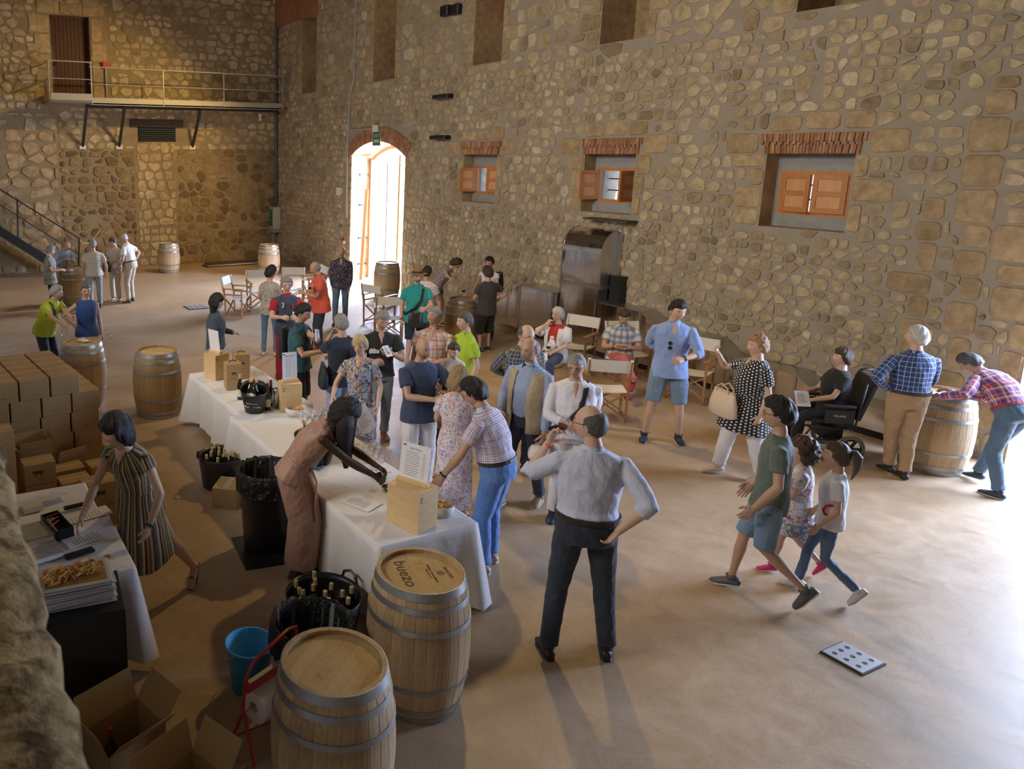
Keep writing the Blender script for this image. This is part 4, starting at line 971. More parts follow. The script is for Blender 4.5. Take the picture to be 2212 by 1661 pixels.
# ================================================================= LEFT WORK TABLE
lt=folding_table(.40,1.13,4.86,6.46,'long white plastic folding table at the left',.78)
tablecloth(.36,1.16,4.82,5.75,'white cloth over the near end of the left table',.785,.66,seed=5,amp=.025)
TL=.795
def phone(p,rz,label,l=.19,w=.075):
    o=empty('black_case',p,rz,label,'case'); MB().box(-l/2,-w/2,0,l/2,w/2,.022,bev=.006).build('case_body',M_blk,o); MB().box(-l/2+.01,-w/2+.01,.022,l/2-.01,w/2-.01,.024,bev=.001).build('lid',M_bucket,o); return o
phone(G(160,1096,TL),.1,'black case at the back of the left table',.17,.05); phone(G(172,1198,TL),.2,'black case near the snack trays',.22,.07)
sheet(G(186,1113,TL),1.75,'printed price sheet at the back of the left table',.16,.40); sheet(G(186,1160,TL),1.8,'printed price sheet in the middle of the left table',.19,.34)
def slab(name,p,rz,w,d,h,m,label,cat,edge=None):
    o=empty(name,p,rz,label,cat); MB().box(-w/2,-d/2,0,w/2,d/2,h,bev=.004).build('cover',m,o); MB().box(-w/2+.004,-d/2-.001,h*.2,w/2-.004,d/2+.001,h*.8).build('pages',edge or M_paper,o); return o
M_grey=noisy('grey_printed_board',(.42,.39,.35),(.30,.28,.25),14,.7,stretch=(1,5,1)); 
slab('cardboard_folder',G(70,1160,TL),.15,.34,.26,.05,M_grey,'grey wood-print folder on the left table','folder')
slab('cardboard_folder',G(72,1203,TL),.15,.38,.26,.05,noisy('light_wood_print',(.5,.46,.4),(.25,.22,.2),9,.7,stretch=(1,7,1)),'pale wood-print folder nearest the snack trays','folder')
slab('book',G(72,1128,TL),.1,.30,.14,.035,M_paper,'white printed leaflet stack lying beside the black pen box','leaflets')
slab('small_card_box',G(70,1102,TL),.2,.16,.10,.045,M_cream,'small cream card box at the back of the left table','box')
pb=empty('pen_box',G(124,1145,TL),.2,'black open box with red pens on the left table','box'); MB().box(-.07,-.17,0,.07,.17,.01).box(-.07,-.17,0,-.062,.17,.08).box(.062,-.17,0,.07,.17,.08).box(-.07,-.17,0,.07,-.162,.08).box(-.07,.162,0,.07,.17,.08).build('tray',M_blk,pb)
for k in range(3):
    o=tag(MB().tube([(-.05,0,0),(.05,.01,0)],.005,6).build('red_pen',M_red,loc=G(124,1145,TL)+Vector((-.02,.10-.07*k,.08)),rot=(0,0,.3+.2*k)),('far','middle','near')[k]+' red pen lying in the black pen box','pen','red pens in the pen box')
    MB().tube([(.05,.01,0),(.062,.012,0)],.003,5).build('tip',M_blk,o)
kc=tag(rag(G(233,1210,TL),.05,.05,noisy('gold_bits',(.7,.5,.2),(.3,.2,.1),60,.3),'small bunch of shiny keys at the table edge',.2,7,'key_bunch','keys'))
# plastic film on table
rag(G(90,1085,TL),.45,.12,mat('clear_film',(.75,.72,.72),.25),'crumpled clear film on the left table',.25,9,'plastic_film','film')
# black cabinet with trays
kb=empty('black_cabinet',(.60,4.50,0),-.12,'tall black cabinet in the lower left carrying snack trays','cabinet'); MB().box(-.37,-.24,0,.36,.22,.86).build('body',M_bucket,kb); MB().box(-.38,-.25,.86,.37,.23,.885,bev=.005).build('top_panel',M_blk,kb); MB().box(.36,-.20,.04,.372,.18,.82).build('door',M_blk,kb)
M_tray=mat('gold_tray',(.45,.27,.10),.35,.4); M_film=mat('tray_film',(.55,.54,.56),.22)
bt=Vector((.69,4.49,.887))
for k in range(12):
    o=empty('snack_tray',bt+Vector((random.uniform(-.012,.012),random.uniform(-.01,.01),k*.0125)),-.05+random.uniform(-.05,.05),'film-wrapped gold tray, '+('lowest second third fourth fifth sixth seventh eighth ninth tenth eleventh topmost'.split()[k])+' from the bottom on the black cabinet','tray','film wrapped trays on the black cabinet')
    MB().box(-.22,-.15,0,.22,.15,.010,bev=.003).build('film',M_film,o); MB().box(-.19,-.12,.010,.19,.12,.0118).build('board',M_tray,o)
for k,(dx,dy,lab) in enumerate(((.07,.01,'right clear bag of breadsticks on the tray stack'),(-.12,-.02,'left clear bag of breadsticks with orange print'))):
    o=empty('breadstick_bag',bt+Vector((dx,dy,.152)),.25,lab,'bag'); b=MB(); rr=random.Random(k)
    for i in range(60): a=rr.uniform(-.6,.6)+(0 if rr.random()<.7 else 1.2); c=Vector((rr.uniform(-.08,.08),rr.uniform(-.07,.07),.01+.035*rr.random())); q=Vector((math.cos(a),math.sin(a),rr.uniform(-.15,.15)))*.03; b.tube([c-q,c+q],.0055,5)
    tag(b.build('breadsticks',bpy.data.materials['breadstick'],o),kind='stuff')
    V=[];n=9
    for i in range(n+1):
        for j in range(n+1): u=(i/n-.5)*2;v=(j/n-.5)*2; V.append((u*.11,v*.10,.058*(1-u*u*.8)*(1-v*v*.8)+rr.uniform(-.006,.006)))
    mesh('clear_wrap',V,[(i*(n+1)+j,(i+1)*(n+1)+j,(i+1)*(n+1)+j+1,i*(n+1)+j+1) for i in range(n) for j in range(n)],M_clear,o)
    MB().box(-.03,.01,.062,.02,.035,.064).build('sticker',M_label if k==0 else mat('orange_print',(.8,.4,.03),.5),o)
# ================================================================= DIRECTOR CHAIRS
M_canvas=mat('cream_canvas',(.74,.70,.62),.9); M_teak=wood('teak',(.40,.22,.09),(.33,.17,.07),(3,3,3))
def make_chair():
    o=empty('director_chair'); W=.27
    for s in (-1,1):
        x=s*W
        MB().bar((x,-.21,.0),(x,-.21,.66),.03).build('leg',M_teak,o); MB().bar((x,.19,.0),(x,.22,.66),.03).build('leg',M_teak,o)
        MB().box(x-.035,-.27,.66,x+.035,.27,.682,bev=.004).build('armrest',M_teak,o)
        MB().bar((x,.20,.45),(x,.30,.92),.026,.04).build('back_post',M_teak,o)
        MB().bar((x,-.21,.06),(x,.19,.06),.022,.03).build('runner',M_teak,o); MB().bar((x,-.21,.54),(x,.2,.54),.022,.03).build('side_rail',M_teak,o)
    for y in (-.19,.17):
        MB().bar((-W,y,.06),(W,y,.43),.018,.035,up=(0,1,0)).build('cross_strut',M_teak,o); MB().bar((W,y+.02,.06),(-W,y+.02,.43),.018,.035,up=(0,1,0)).build('cross_strut',M_teak,o)
    V=[];n=8
    for i in range(n+1):
        for j in range(2): x=-W+2*W*i/n; V.append((x,-.2+.4*j,.44-.02*math.sin(pi*i/n)))
    b=MB().add(V,[(2*i,2*i+2,2*i+3,2*i+1) for i in range(n)]).add([(v[0],v[1],v[2]-.006) for v in V],[(2*i,2*i+1,2*i+3,2*i+2) for i in range(n)]); b.build('seat',M_canvas,o)
    V=[];
    for i in range(n+1):
        x=-W-.01+2*(W+.01)*i/n; yb=.012*math.sin(pi*i/n)
        for z,yy in ((.74,.255),(.92,.295)): V.append((x,yy+yb,z))
    b=MB().add(V,[(2*i,2*i+2,2*i+3,2*i+1) for i in range(n)]).add([(v[0],v[1]+.014,v[2]) for v in V],[(2*i,2*i+1,2*i+3,2*i+2) for i in range(n)])
    for s in (-1,1): b.tube([(s*W,.25,.735),(s*W,.30,.925)],.022,8)
    b.build('backrest',M_canvas,o)
    return o
CH0=make_chair(); uc=[]
def chair(p,face,label):
    "face: world direction the sitter looks to, degrees"
    o=copy_tree(CH0) if uc else CH0; uc.append(1); o.location=(p[0],p[1],0); o.rotation_euler=(0,0,math.radians(face)+pi/2); return tag(o,label,'chair','cream canvas director chairs')
chair(G(514,682),-45,'empty director chair nearest the left, canvas back lit')
chair(G(572,672)+Vector((0,.3,0)),-100,'director chair behind the woman in the colourful top, back to the camera left')
chair(G(632,660),-120,'director chair with bright back beyond the woman in the colourful top')
chair(G(655,672)+Vector((.75,.9,0)),170,'director chair half hidden behind the man in navy and red polo')
chair(G(818,700),20,'director chair left of the barrel by the door')
chair(G(838,730),60,'director chair with its back turned, in front of the barrel by the door')
chair(G(1300,900),50,'director chair seen from behind in front of the man in coral trousers')
chair(G(1228,800)+Vector((.1,0,0)),-160,'director chair under the white-haired woman')
chair(G(1352,822)+Vector((.1,.1,0)),-115,'director chair under the man in coral trousers')
chair(G(1478,868)+Vector((.2,.1,0)),200,'director chair behind the man in light blue shirt')
# ================================================================= PEOPLE: the builder
def skinmat(name,rough=.55):
    m=mat(name,(.6,.4,.3),rough,Subsurface_Weight=.08); b=bsdf(m); b.inputs['Subsurface Radius'].default_value=(.02,.008,.004)
    a=nd(m,'ShaderNodeAttribute',attribute_name='col'); lk(m,a.outputs['Color'],b.inputs['Base Color']); return m
M_skin=skinmat('skin')
def hairmat(name,c,c2=None):
    m=mat(name,c,.5,spec=.4); v=coords(m,'Object',(60,60,9)); n=noise(m,v,2.2,3,.7,dist=1)
    lk(m,ramp(m,n,[(.3,tuple(x*.55 for x in c)),(.7,c2 or tuple(min(1,x*1.35) for x in c))]),bsdf(m).inputs['Base Color']); bump(m,n,.8,.01); return m
HAIR={k:hairmat('hair_'+k,c) for k,c in dict(black=(.018,.014,.013),brown=(.075,.045,.028),grey=(.30,.28,.26),white=(.60,.58,.54),blond=(.62,.46,.24),auburn=(.30,.14,.06),darkgrey=(.12,.11,.10),fair=(.38,.25,.13),ginger=(.42,.24,.11)).items()}
def clothmat(name,build,rough=.85,bs=.35):
    m=mat(name,(.5,.5,.5),rough,Sheen_Weight=.15); a=nd(m,'ShaderNodeAttribute',attribute_name='pat'); v=a.outputs['Vector']
    c=build(m,v); 
    if isinstance(c,tuple): bsdf(m).inputs['Base Color'].default_value=(*c,1)
    else: lk(m,c,bsdf(m).inputs['Base Color'])
    mp=nd(m,'ShaderNodeMapping'); mp.inputs['Scale'].default_value=(1.2,.55,1); lk(m,v,mp.inputs[0]); n=noise(m,mp.outputs[0],9,4,.6,dist=1.0); bump(m,n,bs,.035); return m
def plain(c,vary=.12):
    return lambda m,v: ramp(m,noise(m,v,14,3),[(.3,tuple(x*(1-vary) for x in c)),(.7,tuple(min(1,x*(1+vary)) for x in c))])
def sepc(m,v):
    s=nd(m,'ShaderNodeSeparateXYZ'); lk(m,v,s.inputs[0]); return s.outputs[0],s.outputs[1]
def band(m,x,period,width,off=0.):
    f=mth(m,'FRACT',mth(m,'ADD',mth(m,'DIVIDE',x,period),off+10)); return mth(m,'LESS_THAN',f,width)
def plaid(base,lines):
    "lines: (colour, period, width, strength, offset)"
    def f(m,v):
        x,y=sepc(m,v); c=base; col=None
        for (cc,p,w,s,o) in lines:
            for ax in (x,y): col=mixc(m,mth(m,'MULTIPLY',band(m,ax,p,w,o),s),col if col is not None else base,cc)
        return col
    return f
def stripes(cols,period,axis=0):
    def f(m,v):
        x=sepc(m,v)[axis]; t=mth(m,'FRACT',mth(m,'ADD',mth(m,'DIVIDE',x,period),10)); return ramp(m,t,[(i/len(cols),c) for i,c in enumerate(cols)],'CONSTANT')
    return f
def floral(base,cols,scale=22,dens=.5):
    def f(m,v):
        col=None
        for i,c in enumerate(cols):
            mp=nd(m,'ShaderNodeMapping'); mp.inputs['Location'].default_value=(i*3.7,i*1.9,i*.77); lk(m,v,mp.inputs[0])
            n=noise(m,mp.outputs[0],scale*(1+.25*i),3,.7,dist=1.6); k=ramp(m,n,[(dens,(0,0,0)),(dens+.02,(1,1,1))],'LINEAR'); col=mixc(m,k,col if col is not None else base,c)
        return col
    return f
def dots(base,c,sc=26,r=.28):
    def f(m,v):
        x,y=sepc(m,v); fx=mth(m,'SUBTRACT',mth(m,'FRACT',mth(m,'MULTIPLY',x,sc)),.5); row=mth(m,'FLOOR',mth(m,'MULTIPLY',x,sc)); fy=mth(m,'SUBTRACT',mth(m,'FRACT',mth(m,'ADD',mth(m,'MULTIPLY',y,sc),mth(m,'MULTIPLY',row,.5))),.5)
        d=mth(m,'ADD',mth(m,'MULTIPLY',fx,fx),mth(m,'MULTIPLY',fy,fy)); return mixc(m,mth(m,'LESS_THAN',d,r*r),base,c)
    return f
def denim(c): 
    return lambda m,v: mixc(m,.55,ramp(m,noise(m,v,7,3),[(.3,tuple(x*.7 for x in c)),(.7,tuple(x*1.3 for x in c))]),ramp(m,noise(m,v,90,2),[(.35,tuple(x*.7 for x in c)),(.65,tuple(x*1.3 for x in c))]))
def ring_union(): pass
QUEUE=[]   # meshes waiting for their voxel pass
def vec(*a): return Vector(a)
def ik(a,b,l1,l2,pole):
    d=b-a; L=d.length; mx=(l1+l2)*.995
    if L>mx: b=a+d*(mx/L); d=b-a; L=mx
    if L<abs(l1-l2)*1.05+1e-4: L=abs(l1-l2)*1.05+.01; d=(d.normalized() if d.length>1e-6 else vec(0,0,-1))*L; b=a+d
    u=d/L; x=(l1*l1-l2*l2+L*L)/(2*L); h=math.sqrt(max(0,l1*l1-x*x)); p=Vector(pole)-u*Vector(pole).dot(u)
    p=p.normalized() if p.length>1e-6 else vec(0,1,0)
    return a+u*x+p*h,b
def basis(fwd,up):
    y=Vector(fwd).normalized(); z=Vector(up); z=(z-y*z.dot(y)).normalized(); x=y.cross(z); return Matrix((x,y,z)).transposed()
def head_geo(sk,sex,age=40,beard=None,lips=None,nose=1.,detail=1,fat=1.):
    "face looks along +y; returns verts, faces, colours"
    nu,nv=(44,34) if detail else (26,20); V=[];C=[];Fc=[]
    sk=np.array(sk); lipc=np.array(lips or (sk*np.array([.95,.62,.60]))); dark=sk*.55
    g=lambda a,s: math.exp(-(a/s)**2)
    for i in range(nv+1):
        th=pi*i/nv
        for k in range(nu):
            ph=2*pi*k/nu; ph=ph-.35*math.sin(2*ph)*0
            dx,dy,dz=math.sin(th)*math.sin(ph),math.sin(th)*math.cos(ph),math.cos(th)
            x,y,z=.076*fat*dx,.097*dy,.120*dz
            low=min(1,max(0,-z/.12)); up=max(0,z/.12)
            x*=1-.30*low**1.5 if y>-.02 else 1-.18*low; x*=1+.05*up*(1-up)*4*.5
            if y<0: y*=1-.28*low; 
            if y>0: y*=1-.06*low; y-=.012*up**2
            if y>0:
                y+=.021*nose*g(x,.0115)*(max(0,1-abs(z+.016)/.032)**.8 if z<-.016 else max(0,1-(z+.016)/.05)**1.2) # nose
                y+=.005*g(x,.020*1)*g(z+.062,.010)                   # lips
                y-=.004*g(x,.022)*g(z+.062,.0025)
                y+=.009*g(x,.022)*g(z+.100,.018)                      # chin
                y-=.010*(g(x-.031,.016)+g(x+.031,.016))*g(z-.012,.013)  # sockets
                y+=.004*g(abs(x)-.026,.022)*g(z-.036,.010)            # brows
                y+=.004*(g(abs(x)-.042,.02))*g(z+.022,.02)            # cheeks
            V.append((x,y,z)); c=sk.copy()
            if y>.02:
                if abs(x)<.024 and abs(z+.062)<.0085: c=lipc
                if abs(z-.034-.004*math.cos(x*60))<.0055 and .012<abs(x)<.046: c=dark*.7
                r=g(abs(x)-.042,.02)*g(z+.025,.022); c=c*np.array([1,1-.14*r,1-.14*r])
                if beard is not None and z<-.045 and not(abs(x)<.02 and abs(z+.062)<.006): c=np.array(beard)
                if beard is not None and abs(z+.047)<.008 and abs(x)<.028: c=np.array(beard)
            elif beard is not None and z<-.06: c=np.array(beard)
            C.append(tuple(c))
    for i in range(nv):
        for k in range(nu):
            q=i*nu+k;q2=i*nu+(k+1)%nu; Fc.append((q,q+nu,q2+nu,q2))
    def addball(c,r,colf,n=8,m=6,rot=None):
        b0=len(V)
        for i in range(m+1):
            f=pi*i/m
            for k in range(n):
                a=2*pi*k/n; d=Vector((r[0]*math.sin(f)*math.cos(a),r[1]*math.sin(f)*math.sin(a),r[2]*math.cos(f)))
                if rot: d=rot@d
                V.append(tuple(Vector(c)+d)); C.append(tuple(colf(d)))
        for i in range(m):
            for k in range(n): q=b0+i*n+k;q2=b0+i*n+(k+1)%n; Fc.append((q,q2,q2+n,q+n))
    for s in (-1,1):
        addball((s*.031,.0725,.011),(.0125,.012,.0085),lambda d: (.03,.02,.015) if abs(d.x)<.0055 and d.y>.003 else (.72,.70,.67),10,8)
        addball((s*.031,.0735,.0165),(.0145,.0115,.0060),lambda d: sk*.82,10,6)     # upper lid
        addball((s*.0765*fat,-.006,-.008),(.008,.019,.031),lambda d: sk*(.95 if abs(d.z)>.012 else .8),8,7,Matrix.Rotation(-.15,3,'X')@Matrix.Rotation(s*.25,3,'Z'))
        addball((s*.010,.094+.006*(nose-1),-.030),(.008,.009,.007),lambda d: sk*.95,8,6)
    return V,Fc,C
def hair_geo(style,detail=1,rs=None,vol=1.):
    nu,nv=44,30; V=[];Fc=[]; rs=rs or random.Random(1)
    st=dict(short=(.016,0,0),crop=(.008,0,0),bald=(.009,1,0),receding=(.012,2,0),bob=(.030,0,1),curly=(.034,0,.6),curlyshort=(.026,0,.2),long=(.024,0,1.2),pixie=(.024,0,.35),bun=(.014,0,.3),pony=(.014,0,.3),bowl=(.036,0,.9),side=(.020,0,.25))[style]
    thick=st[0]*vol; 
    P=[];Mk=[]
    for i in range(nv+1):
        th=pi*i/nv
        for k in range(nu):
            ph=2*pi*k/nu; dx,dy,dz=math.sin(th)*math.sin(ph),math.sin(th)*math.cos(ph),math.cos(th)
            x,y,z=.078*dx,.098*dy,.121*dz; low=min(1,max(0,-z/.12))
            if y<0: y*=1-.16*low
            # mask: positive where hair grows
            fr=dy
            line=.062 if fr>.45 else (.062-(.45-fr)*.16 if fr>.0 else -.010-(-fr)*.085*(1+.0))
            line-= st[2]*(.075 if fr<.35 else (.02 if style in('bob','long','bowl') else 0))
            if style in('bowl','bob','pixie','long') and fr>.35: line-=.012
            m=(z-line)/.034
            if -.15<fr<.35 and abs(dx)>.7 and st[2]<.3: m=min(m,(z-.0-(-fr)*.02)/.02 if fr>-.05 else m)
            if st[1]==1: m=min(m,(.10-fr)/.15 if z>-.02 else m,((.062+.03*max(0,-fr))-z)/.025)
            if st[1]==2: m=min(m,max((.25-fr)/.2,(.0)))
            Mk.append(m); P.append(Vector((x,y,z)))
    for p,m in zip(P,Mk):
        t=max(0,min(1,m)); t=t*t*(3-2*t); d=p.normalized()
        a=math.atan2(p.x,p.y); wob=(math.sin(a*9+p.z*70)*.18+math.sin(a*17+p.z*33)*.12)
        if style in('curly','curlyshort'): wob=(math.sin(a*8+1)*math.sin(p.z*95)*.42+math.sin(a*15)*math.sin(p.z*160+2)*.2)
        h=thick*(1+wob)*t-.004*(1-t)
        q=p+Vector((d.x,d.y,d.z))*h
        if st[2]>.8 and p.z<-.0 and p.y<.06: q.x*=1+.12*t; q.z-=.012*t
        V.append(q)
    for i in range(nv):
        for k in range(nu):
            q=i*nu+k;q2=i*nu+(k+1)%nu; f=(q,q+nu,q2+nu,q2)
            if max(Mk[j] for j in f)>-.02: Fc.append(f)
    return V,Fc
def hand_tubes(mb,wrist,d,palm,thumb,curl=.45,s=1.,spread=1.):
    "d direction of the hand, palm normal (way fingers bend), thumb side direction"
    d=Vector(d).normalized(); n=Vector(palm); n=(n-d*n.dot(d)).normalized(); t=d.cross(n)
    if t.dot(Vector(thumb))<0: t=-t
    W=Vector(wrist)
    mb.tube([W-d*.02*s,W+d*.012*s,W+d*.04*s,W+d*.075*s,W+d*.098*s],[(.026*s,.019*s),(.028*s,.018*s),(.038*s,.0165*s),(.041*s,.0145*s),(.036*s,.011*s)],10,side=t)
    for i,(off,L) in enumerate(((.030,.070),(.0105,.080),(-.0095,.074),(-.028,.058))):
        b=W+d*(.092-.004*abs(i-1.2))*s+t*off*s; dirv=d+t*off*2.2*spread; dirv.normalize(); pts=[b-d*.012*s,b]; a=curl*(.55+.12*i); cur=dirv
        for k,f in enumerate((.45,.32,.25)):
            R=Matrix.Rotation(a,3,t.cross(n) if False else n.cross(cur).normalized()); cur=(cur*math.cos(a)+n*math.sin(a)).normalized(); n2=None; b=b+cur*(L*f*s); pts.append(b); a=curl*(.85 if k==0 else .6); n=(n-cur*n.dot(cur)); n=n.normalized() if n.length>1e-4 else -d
        mb.tube(pts,[.0095*s,.0095*s,.0088*s,.008*s,.0058*s],7); n=Vector(palm); n=(n-d*n.dot(d)).normalized()
    b=W+d*.022*s+t*.026*s; c1=(d*.65+t*.75+n*.35).normalized(); c2=(d*.9+t*.15+n*(.3+.5*curl)).normalized()
    mb.tube([b-c1*.012*s,b,b+c1*.036*s,b+c1*.036*s+c2*.030*s,b+c1*.036*s+c2*.054*s],[.013*s,.014*s,.0115*s,.0105*s,.0068*s],8)
def npmesh(name,V,Fc,m,parent,smooth=True):
    me=bpy.data.meshes.new(name); me.from_pydata([tuple(v) for v in V],[],[tuple(f) for f in Fc]); me.materials.append(m)
    if smooth: me.shade_smooth()
    o=bpy.data.objects.new(name,me); COL.objects.link(o); o.parent=parent; return o
def queue(mb,voxel,name,m,parent,post,smooth=4):
    o=npmesh(name,mb.V,mb.F,m,parent); r=o.modifiers.new('r','REMESH'); r.mode='VOXEL'; r.voxel_size=voxel; r.use_smooth_shade=True
    sm=o.modifiers.new('s','SMOOTH'); sm.factor=.5; sm.iterations=smooth; QUEUE.append((o,post)); return o
def flush():
    dg=bpy.context.evaluated_depsgraph_get()
    for o,post in QUEUE:
        me=bpy.data.meshes.new_from_object(o.evaluated_get(dg)); old=o.data; mats=[m for m in old.materials]; o.modifiers.clear(); o.data=me; bpy.data.meshes.remove(old)
        me.materials.clear(); [me.materials.append(m) for m in mats]; me.name=o.name; me.shade_smooth(); post(o)
    QUEUE.clear()
def set_vec_attr(me,name,arr,typ='FLOAT_VECTOR'):
    a=me.attributes.new(name,typ,'POINT'); 
    if typ=='FLOAT_VECTOR': a.data.foreach_set('vector',arr.astype(np.float32).ravel())
    else: a.data.foreach_set('color',np.concatenate([arr,np.ones((len(arr),1))],1).astype(np.float32).ravel())
def get_co(me):
    a=np.empty(len(me.vertices)*3,np.float32); me.vertices.foreach_get('co',a); return a.reshape(-1,3).astype(float)
def pat_post(bones,amp=.004,seed=0):
    "bones: (a,b,side,radius,offset)"
    def f(o):
        me=o.data; P=get_co(me); best=np.full(len(P),1e9); out=np.zeros((len(P),3))
        for i,(a,b,side,r,off) in enumerate(bones):
            a=np.array(a);b=np.array(b); d=b-a; L=np.linalg.norm(d); d=d/L; t=(P-a)@d; tc=np.clip(t,0,L); q=P-(a+np.outer(tc,d)); dist=np.linalg.norm(q,axis=1)/r
            s=np.array(side,float); s=s-d*(s@d); s/=np.linalg.norm(s)+1e-9; w=np.cross(d,s)
            m=dist<best; best[m]=dist[m]; lat=q@s; dep=q@w
            rr=np.sqrt(lat*lat+dep*dep)+1e-9; lat=r*1.05*np.arcsin(np.clip(lat/rr,-1,1))
            out[m]=np.stack([lat,t+off,np.full(len(P),i*.37)],1)[m]
        if amp:
            n=np.empty(len(P)*3,np.float32); me.vertices.foreach_get('normal',n); n=n.reshape(-1,3)
            u,v=out[:,0],out[:,1]; k=out[:,2]*9+seed
            h=np.sin(u*38+np.sin(v*13+k)*2.2+k)*.5+np.sin(v*31+np.sin(u*21+k)*1.8+k*2)*.5+np.sin((u+v)*67+k)*.25
            P=P+n*(h*amp)[:,None]; me.vertices.foreach_set('co',P.astype(np.float32).ravel())
        set_vec_attr(me,'pat',out); me.update()
    return f
LIGHT=(.62,.40,.29); TAN=(.50,.30,.20); DARK=(.065,.032,.02); PALE=(.68,.47,.37)
def person(label,head=None,feet=None,h=1.75,face=0,lean=0,bend=0,side=0,twist=0,hy=0,hp=.15,hr=0,girth=1.,belly=0.,sex='m',skin=TAN,
           rh='down',lh='down',rpole=None,lpole=None,rcurl=.5,lcurl=.5,legs='stand',top=None,sleeve=.5,hem=-.06,bottom=None,blen=1.,bw=1.,skirt=None,skirt_len=.55,flare=1.25,
           shoe='shoe',shoec=(.03,.03,.035),solec=None,hair='short',hairc='brown',beard=None,glasses=None,group=None,vox=.013,long_tail=0,vneck=False,collar=None,
           belt=None,pos=None,wrist_item=None,necklace=None,seat_h=.46,child=1.,detail=1,cat='person',hvol=1.,faceworld=None,nose=1.,pal=None,over=None,zoff=0.):
    s=h/1.75; hs=(s**.5 if child>1 else s)*child**.0
    # ---- skeleton in a local frame: +y forward, +x own right
    L=math.radians(lean); Tn=Vector((math.sin(math.radians(side)),math.sin(L),math.cos(L))).normalized(); TB=math.radians(lean+bend); T2=Vector((math.sin(math.radians(side)),math.sin(TB),math.cos(TB))).normalized()
    sit=legs=='sit'
    hz=(.952*s if not sit else seat_h+.085*s); P0=vec(0,-.16*math.sin(L)*s,hz-(.03*math.sin(L)*s))
    R=Matrix.Rotation(math.radians(twist),3,'Z')
    xs=(R@vec(1,0,0)); Ch=P0+Tn*.28*s; Sh=Ch+T2*.188*s; Nk=Sh+T2*.085*s; fw=R@vec(0,1,0)
    side_up=(xs-T2*xs.dot(T2)).normalized(); fwd=T2.cross(side_up)*-1
    if fwd.dot(vec(math.sin(0),1,0))<0 and abs(twist)<90: fwd=-fwd
    wsh=.178*s*(1 if sex=='m' else .88)*(.5+.5*girth)
    SJ={1:Sh+side_up*wsh-T2*.035*s,-1:Sh-side_up*wsh-T2*.035*s}
    hw=.088*s*(.6+.4*girth)
    HJ={1:P0+vec(hw,0,-.02*s),-1:P0+vec(-hw,0,-.02*s)}
    ua,fa=.285*s,.255*s; th_,sh_=.43*s,.42*s
    hd_dir=Matrix.Rotation(math.radians(hy+twist),3,'Z')@vec(0,math.cos(hp),-math.sin(hp)); hup=Matrix.Rotation(math.radians(hy+twist),3,'Z')@vec(0,math.sin(hp),math.cos(hp)); hup=hup+side_up*math.sin(math.radians(hr))
    HB_=basis(hd_dir,hup); hsz=(s if child==1 else s*child)*1.0
    Hc=Nk+(T2*.45+vec(0,0,.55))*.045*s+(hup.normalized()*.085+hd_dir*.022)*hsz
    Ht=Hc+hup.normalized()*.118*hsz
    # ---- place in the world
    def rot_for(px):
        r=ray(*px); r=Vector((r[0],r[1],0)).normalized(); Rv=Vector((r.y,-r.x,0)); 
        fd=-r*math.cos(math.radians(face))+Rv*math.sin(math.radians(face)); return math.atan2(fd.y,fd.x)-pi/2
    if pos is None:
        rz=rot_for(head) if faceworld is None else math.radians(faceworld)-pi/2
        g=G(head[0],head[1],Ht.z+zoff); Rm=Matrix.Rotation(rz,3,'Z'); o_=Rm@Vector((Ht.x,Ht.y,0)); root=Vector((g.x-o_.x,g.y-o_.y,zoff))
    else: root=Vector(pos); rz=math.radians(faceworld)-pi/2
    E=empty('person',root,rz,label,cat,group)
    LM=Matrix.Translation(root)@Matrix.Rotation(rz,4,'Z')
    # ---- arms
    def tgt(k,name,sg):
        if not isinstance(name,str) and name[0]=='w': return LM.inverted()@Vector(name[1]),None
        if not isinstance(name,str) and name[0]=='px': return LM.inverted()@G(*name[1:]),None
        if not isinstance(name,str): v=Vector(name); return Vector((v.x*s,v.y*s,v.z*s)),None
        S_=SJ[sg]
        d=dict(down=(S_+vec(sg*.07*s,.04*s,-.52*s),(sg*.3,-1,0)),relax=(S_+vec(sg*.10*s,.12*s,-.48*s),(sg*.5,-1,0)),hip=(P0+vec(sg*.20*s,-.02*s,.08*s),(sg*1,-.45,0)),hipback=(P0+vec(sg*.16*s,-.13*s,.05*s),(sg*1,-.8,0)),
          front=(P0+vec(sg*.09*s,.30*s,.16*s),(sg*.7,-.6,-.6)),hold=(P0+vec(sg*.12*s,.34*s,.22*s),(sg*.6,-.5,-.6)),chest=(Ch+vec(sg*.10*s,.27*s,.02*s),(sg*.8,-.2,-1)),mouth=(Hc+hd_dir*.17*s+vec(sg*.05*s,0,-.14*s),(sg*.7,-.1,-1)),
          pocket=(P0+vec(sg*.19*s,.06*s,-.10*s),(sg*.8,-.9,0)),behind=(P0+vec(sg*.02*s,-.16*s,.06*s),(sg*1,-.7,0)),table=(P0+vec(sg*.16*s,.42*s,.02*s),(sg*.8,-.5,.3)),reach=(Ch+vec(sg*.12*s,.52*s,-.15*s),(sg*.6,-.2,-1)),
          lap=(P0+vec(sg*.10*s,.30*s,.10*s),(sg*.8,-.5,-.2)))[name]
        return d
    A={}
    for sg,nm,pl in ((1,rh,rpole),(-1,lh,lpole)):
        t,p=tgt(None,nm,sg); p=pl or p or (sg*.6,-.6,-.5); e,w=ik(SJ[sg],t,ua,fa,p); A[sg]=(SJ[sg],e,w)
    # ---- legs
    Lg={}
    AN=.085*s
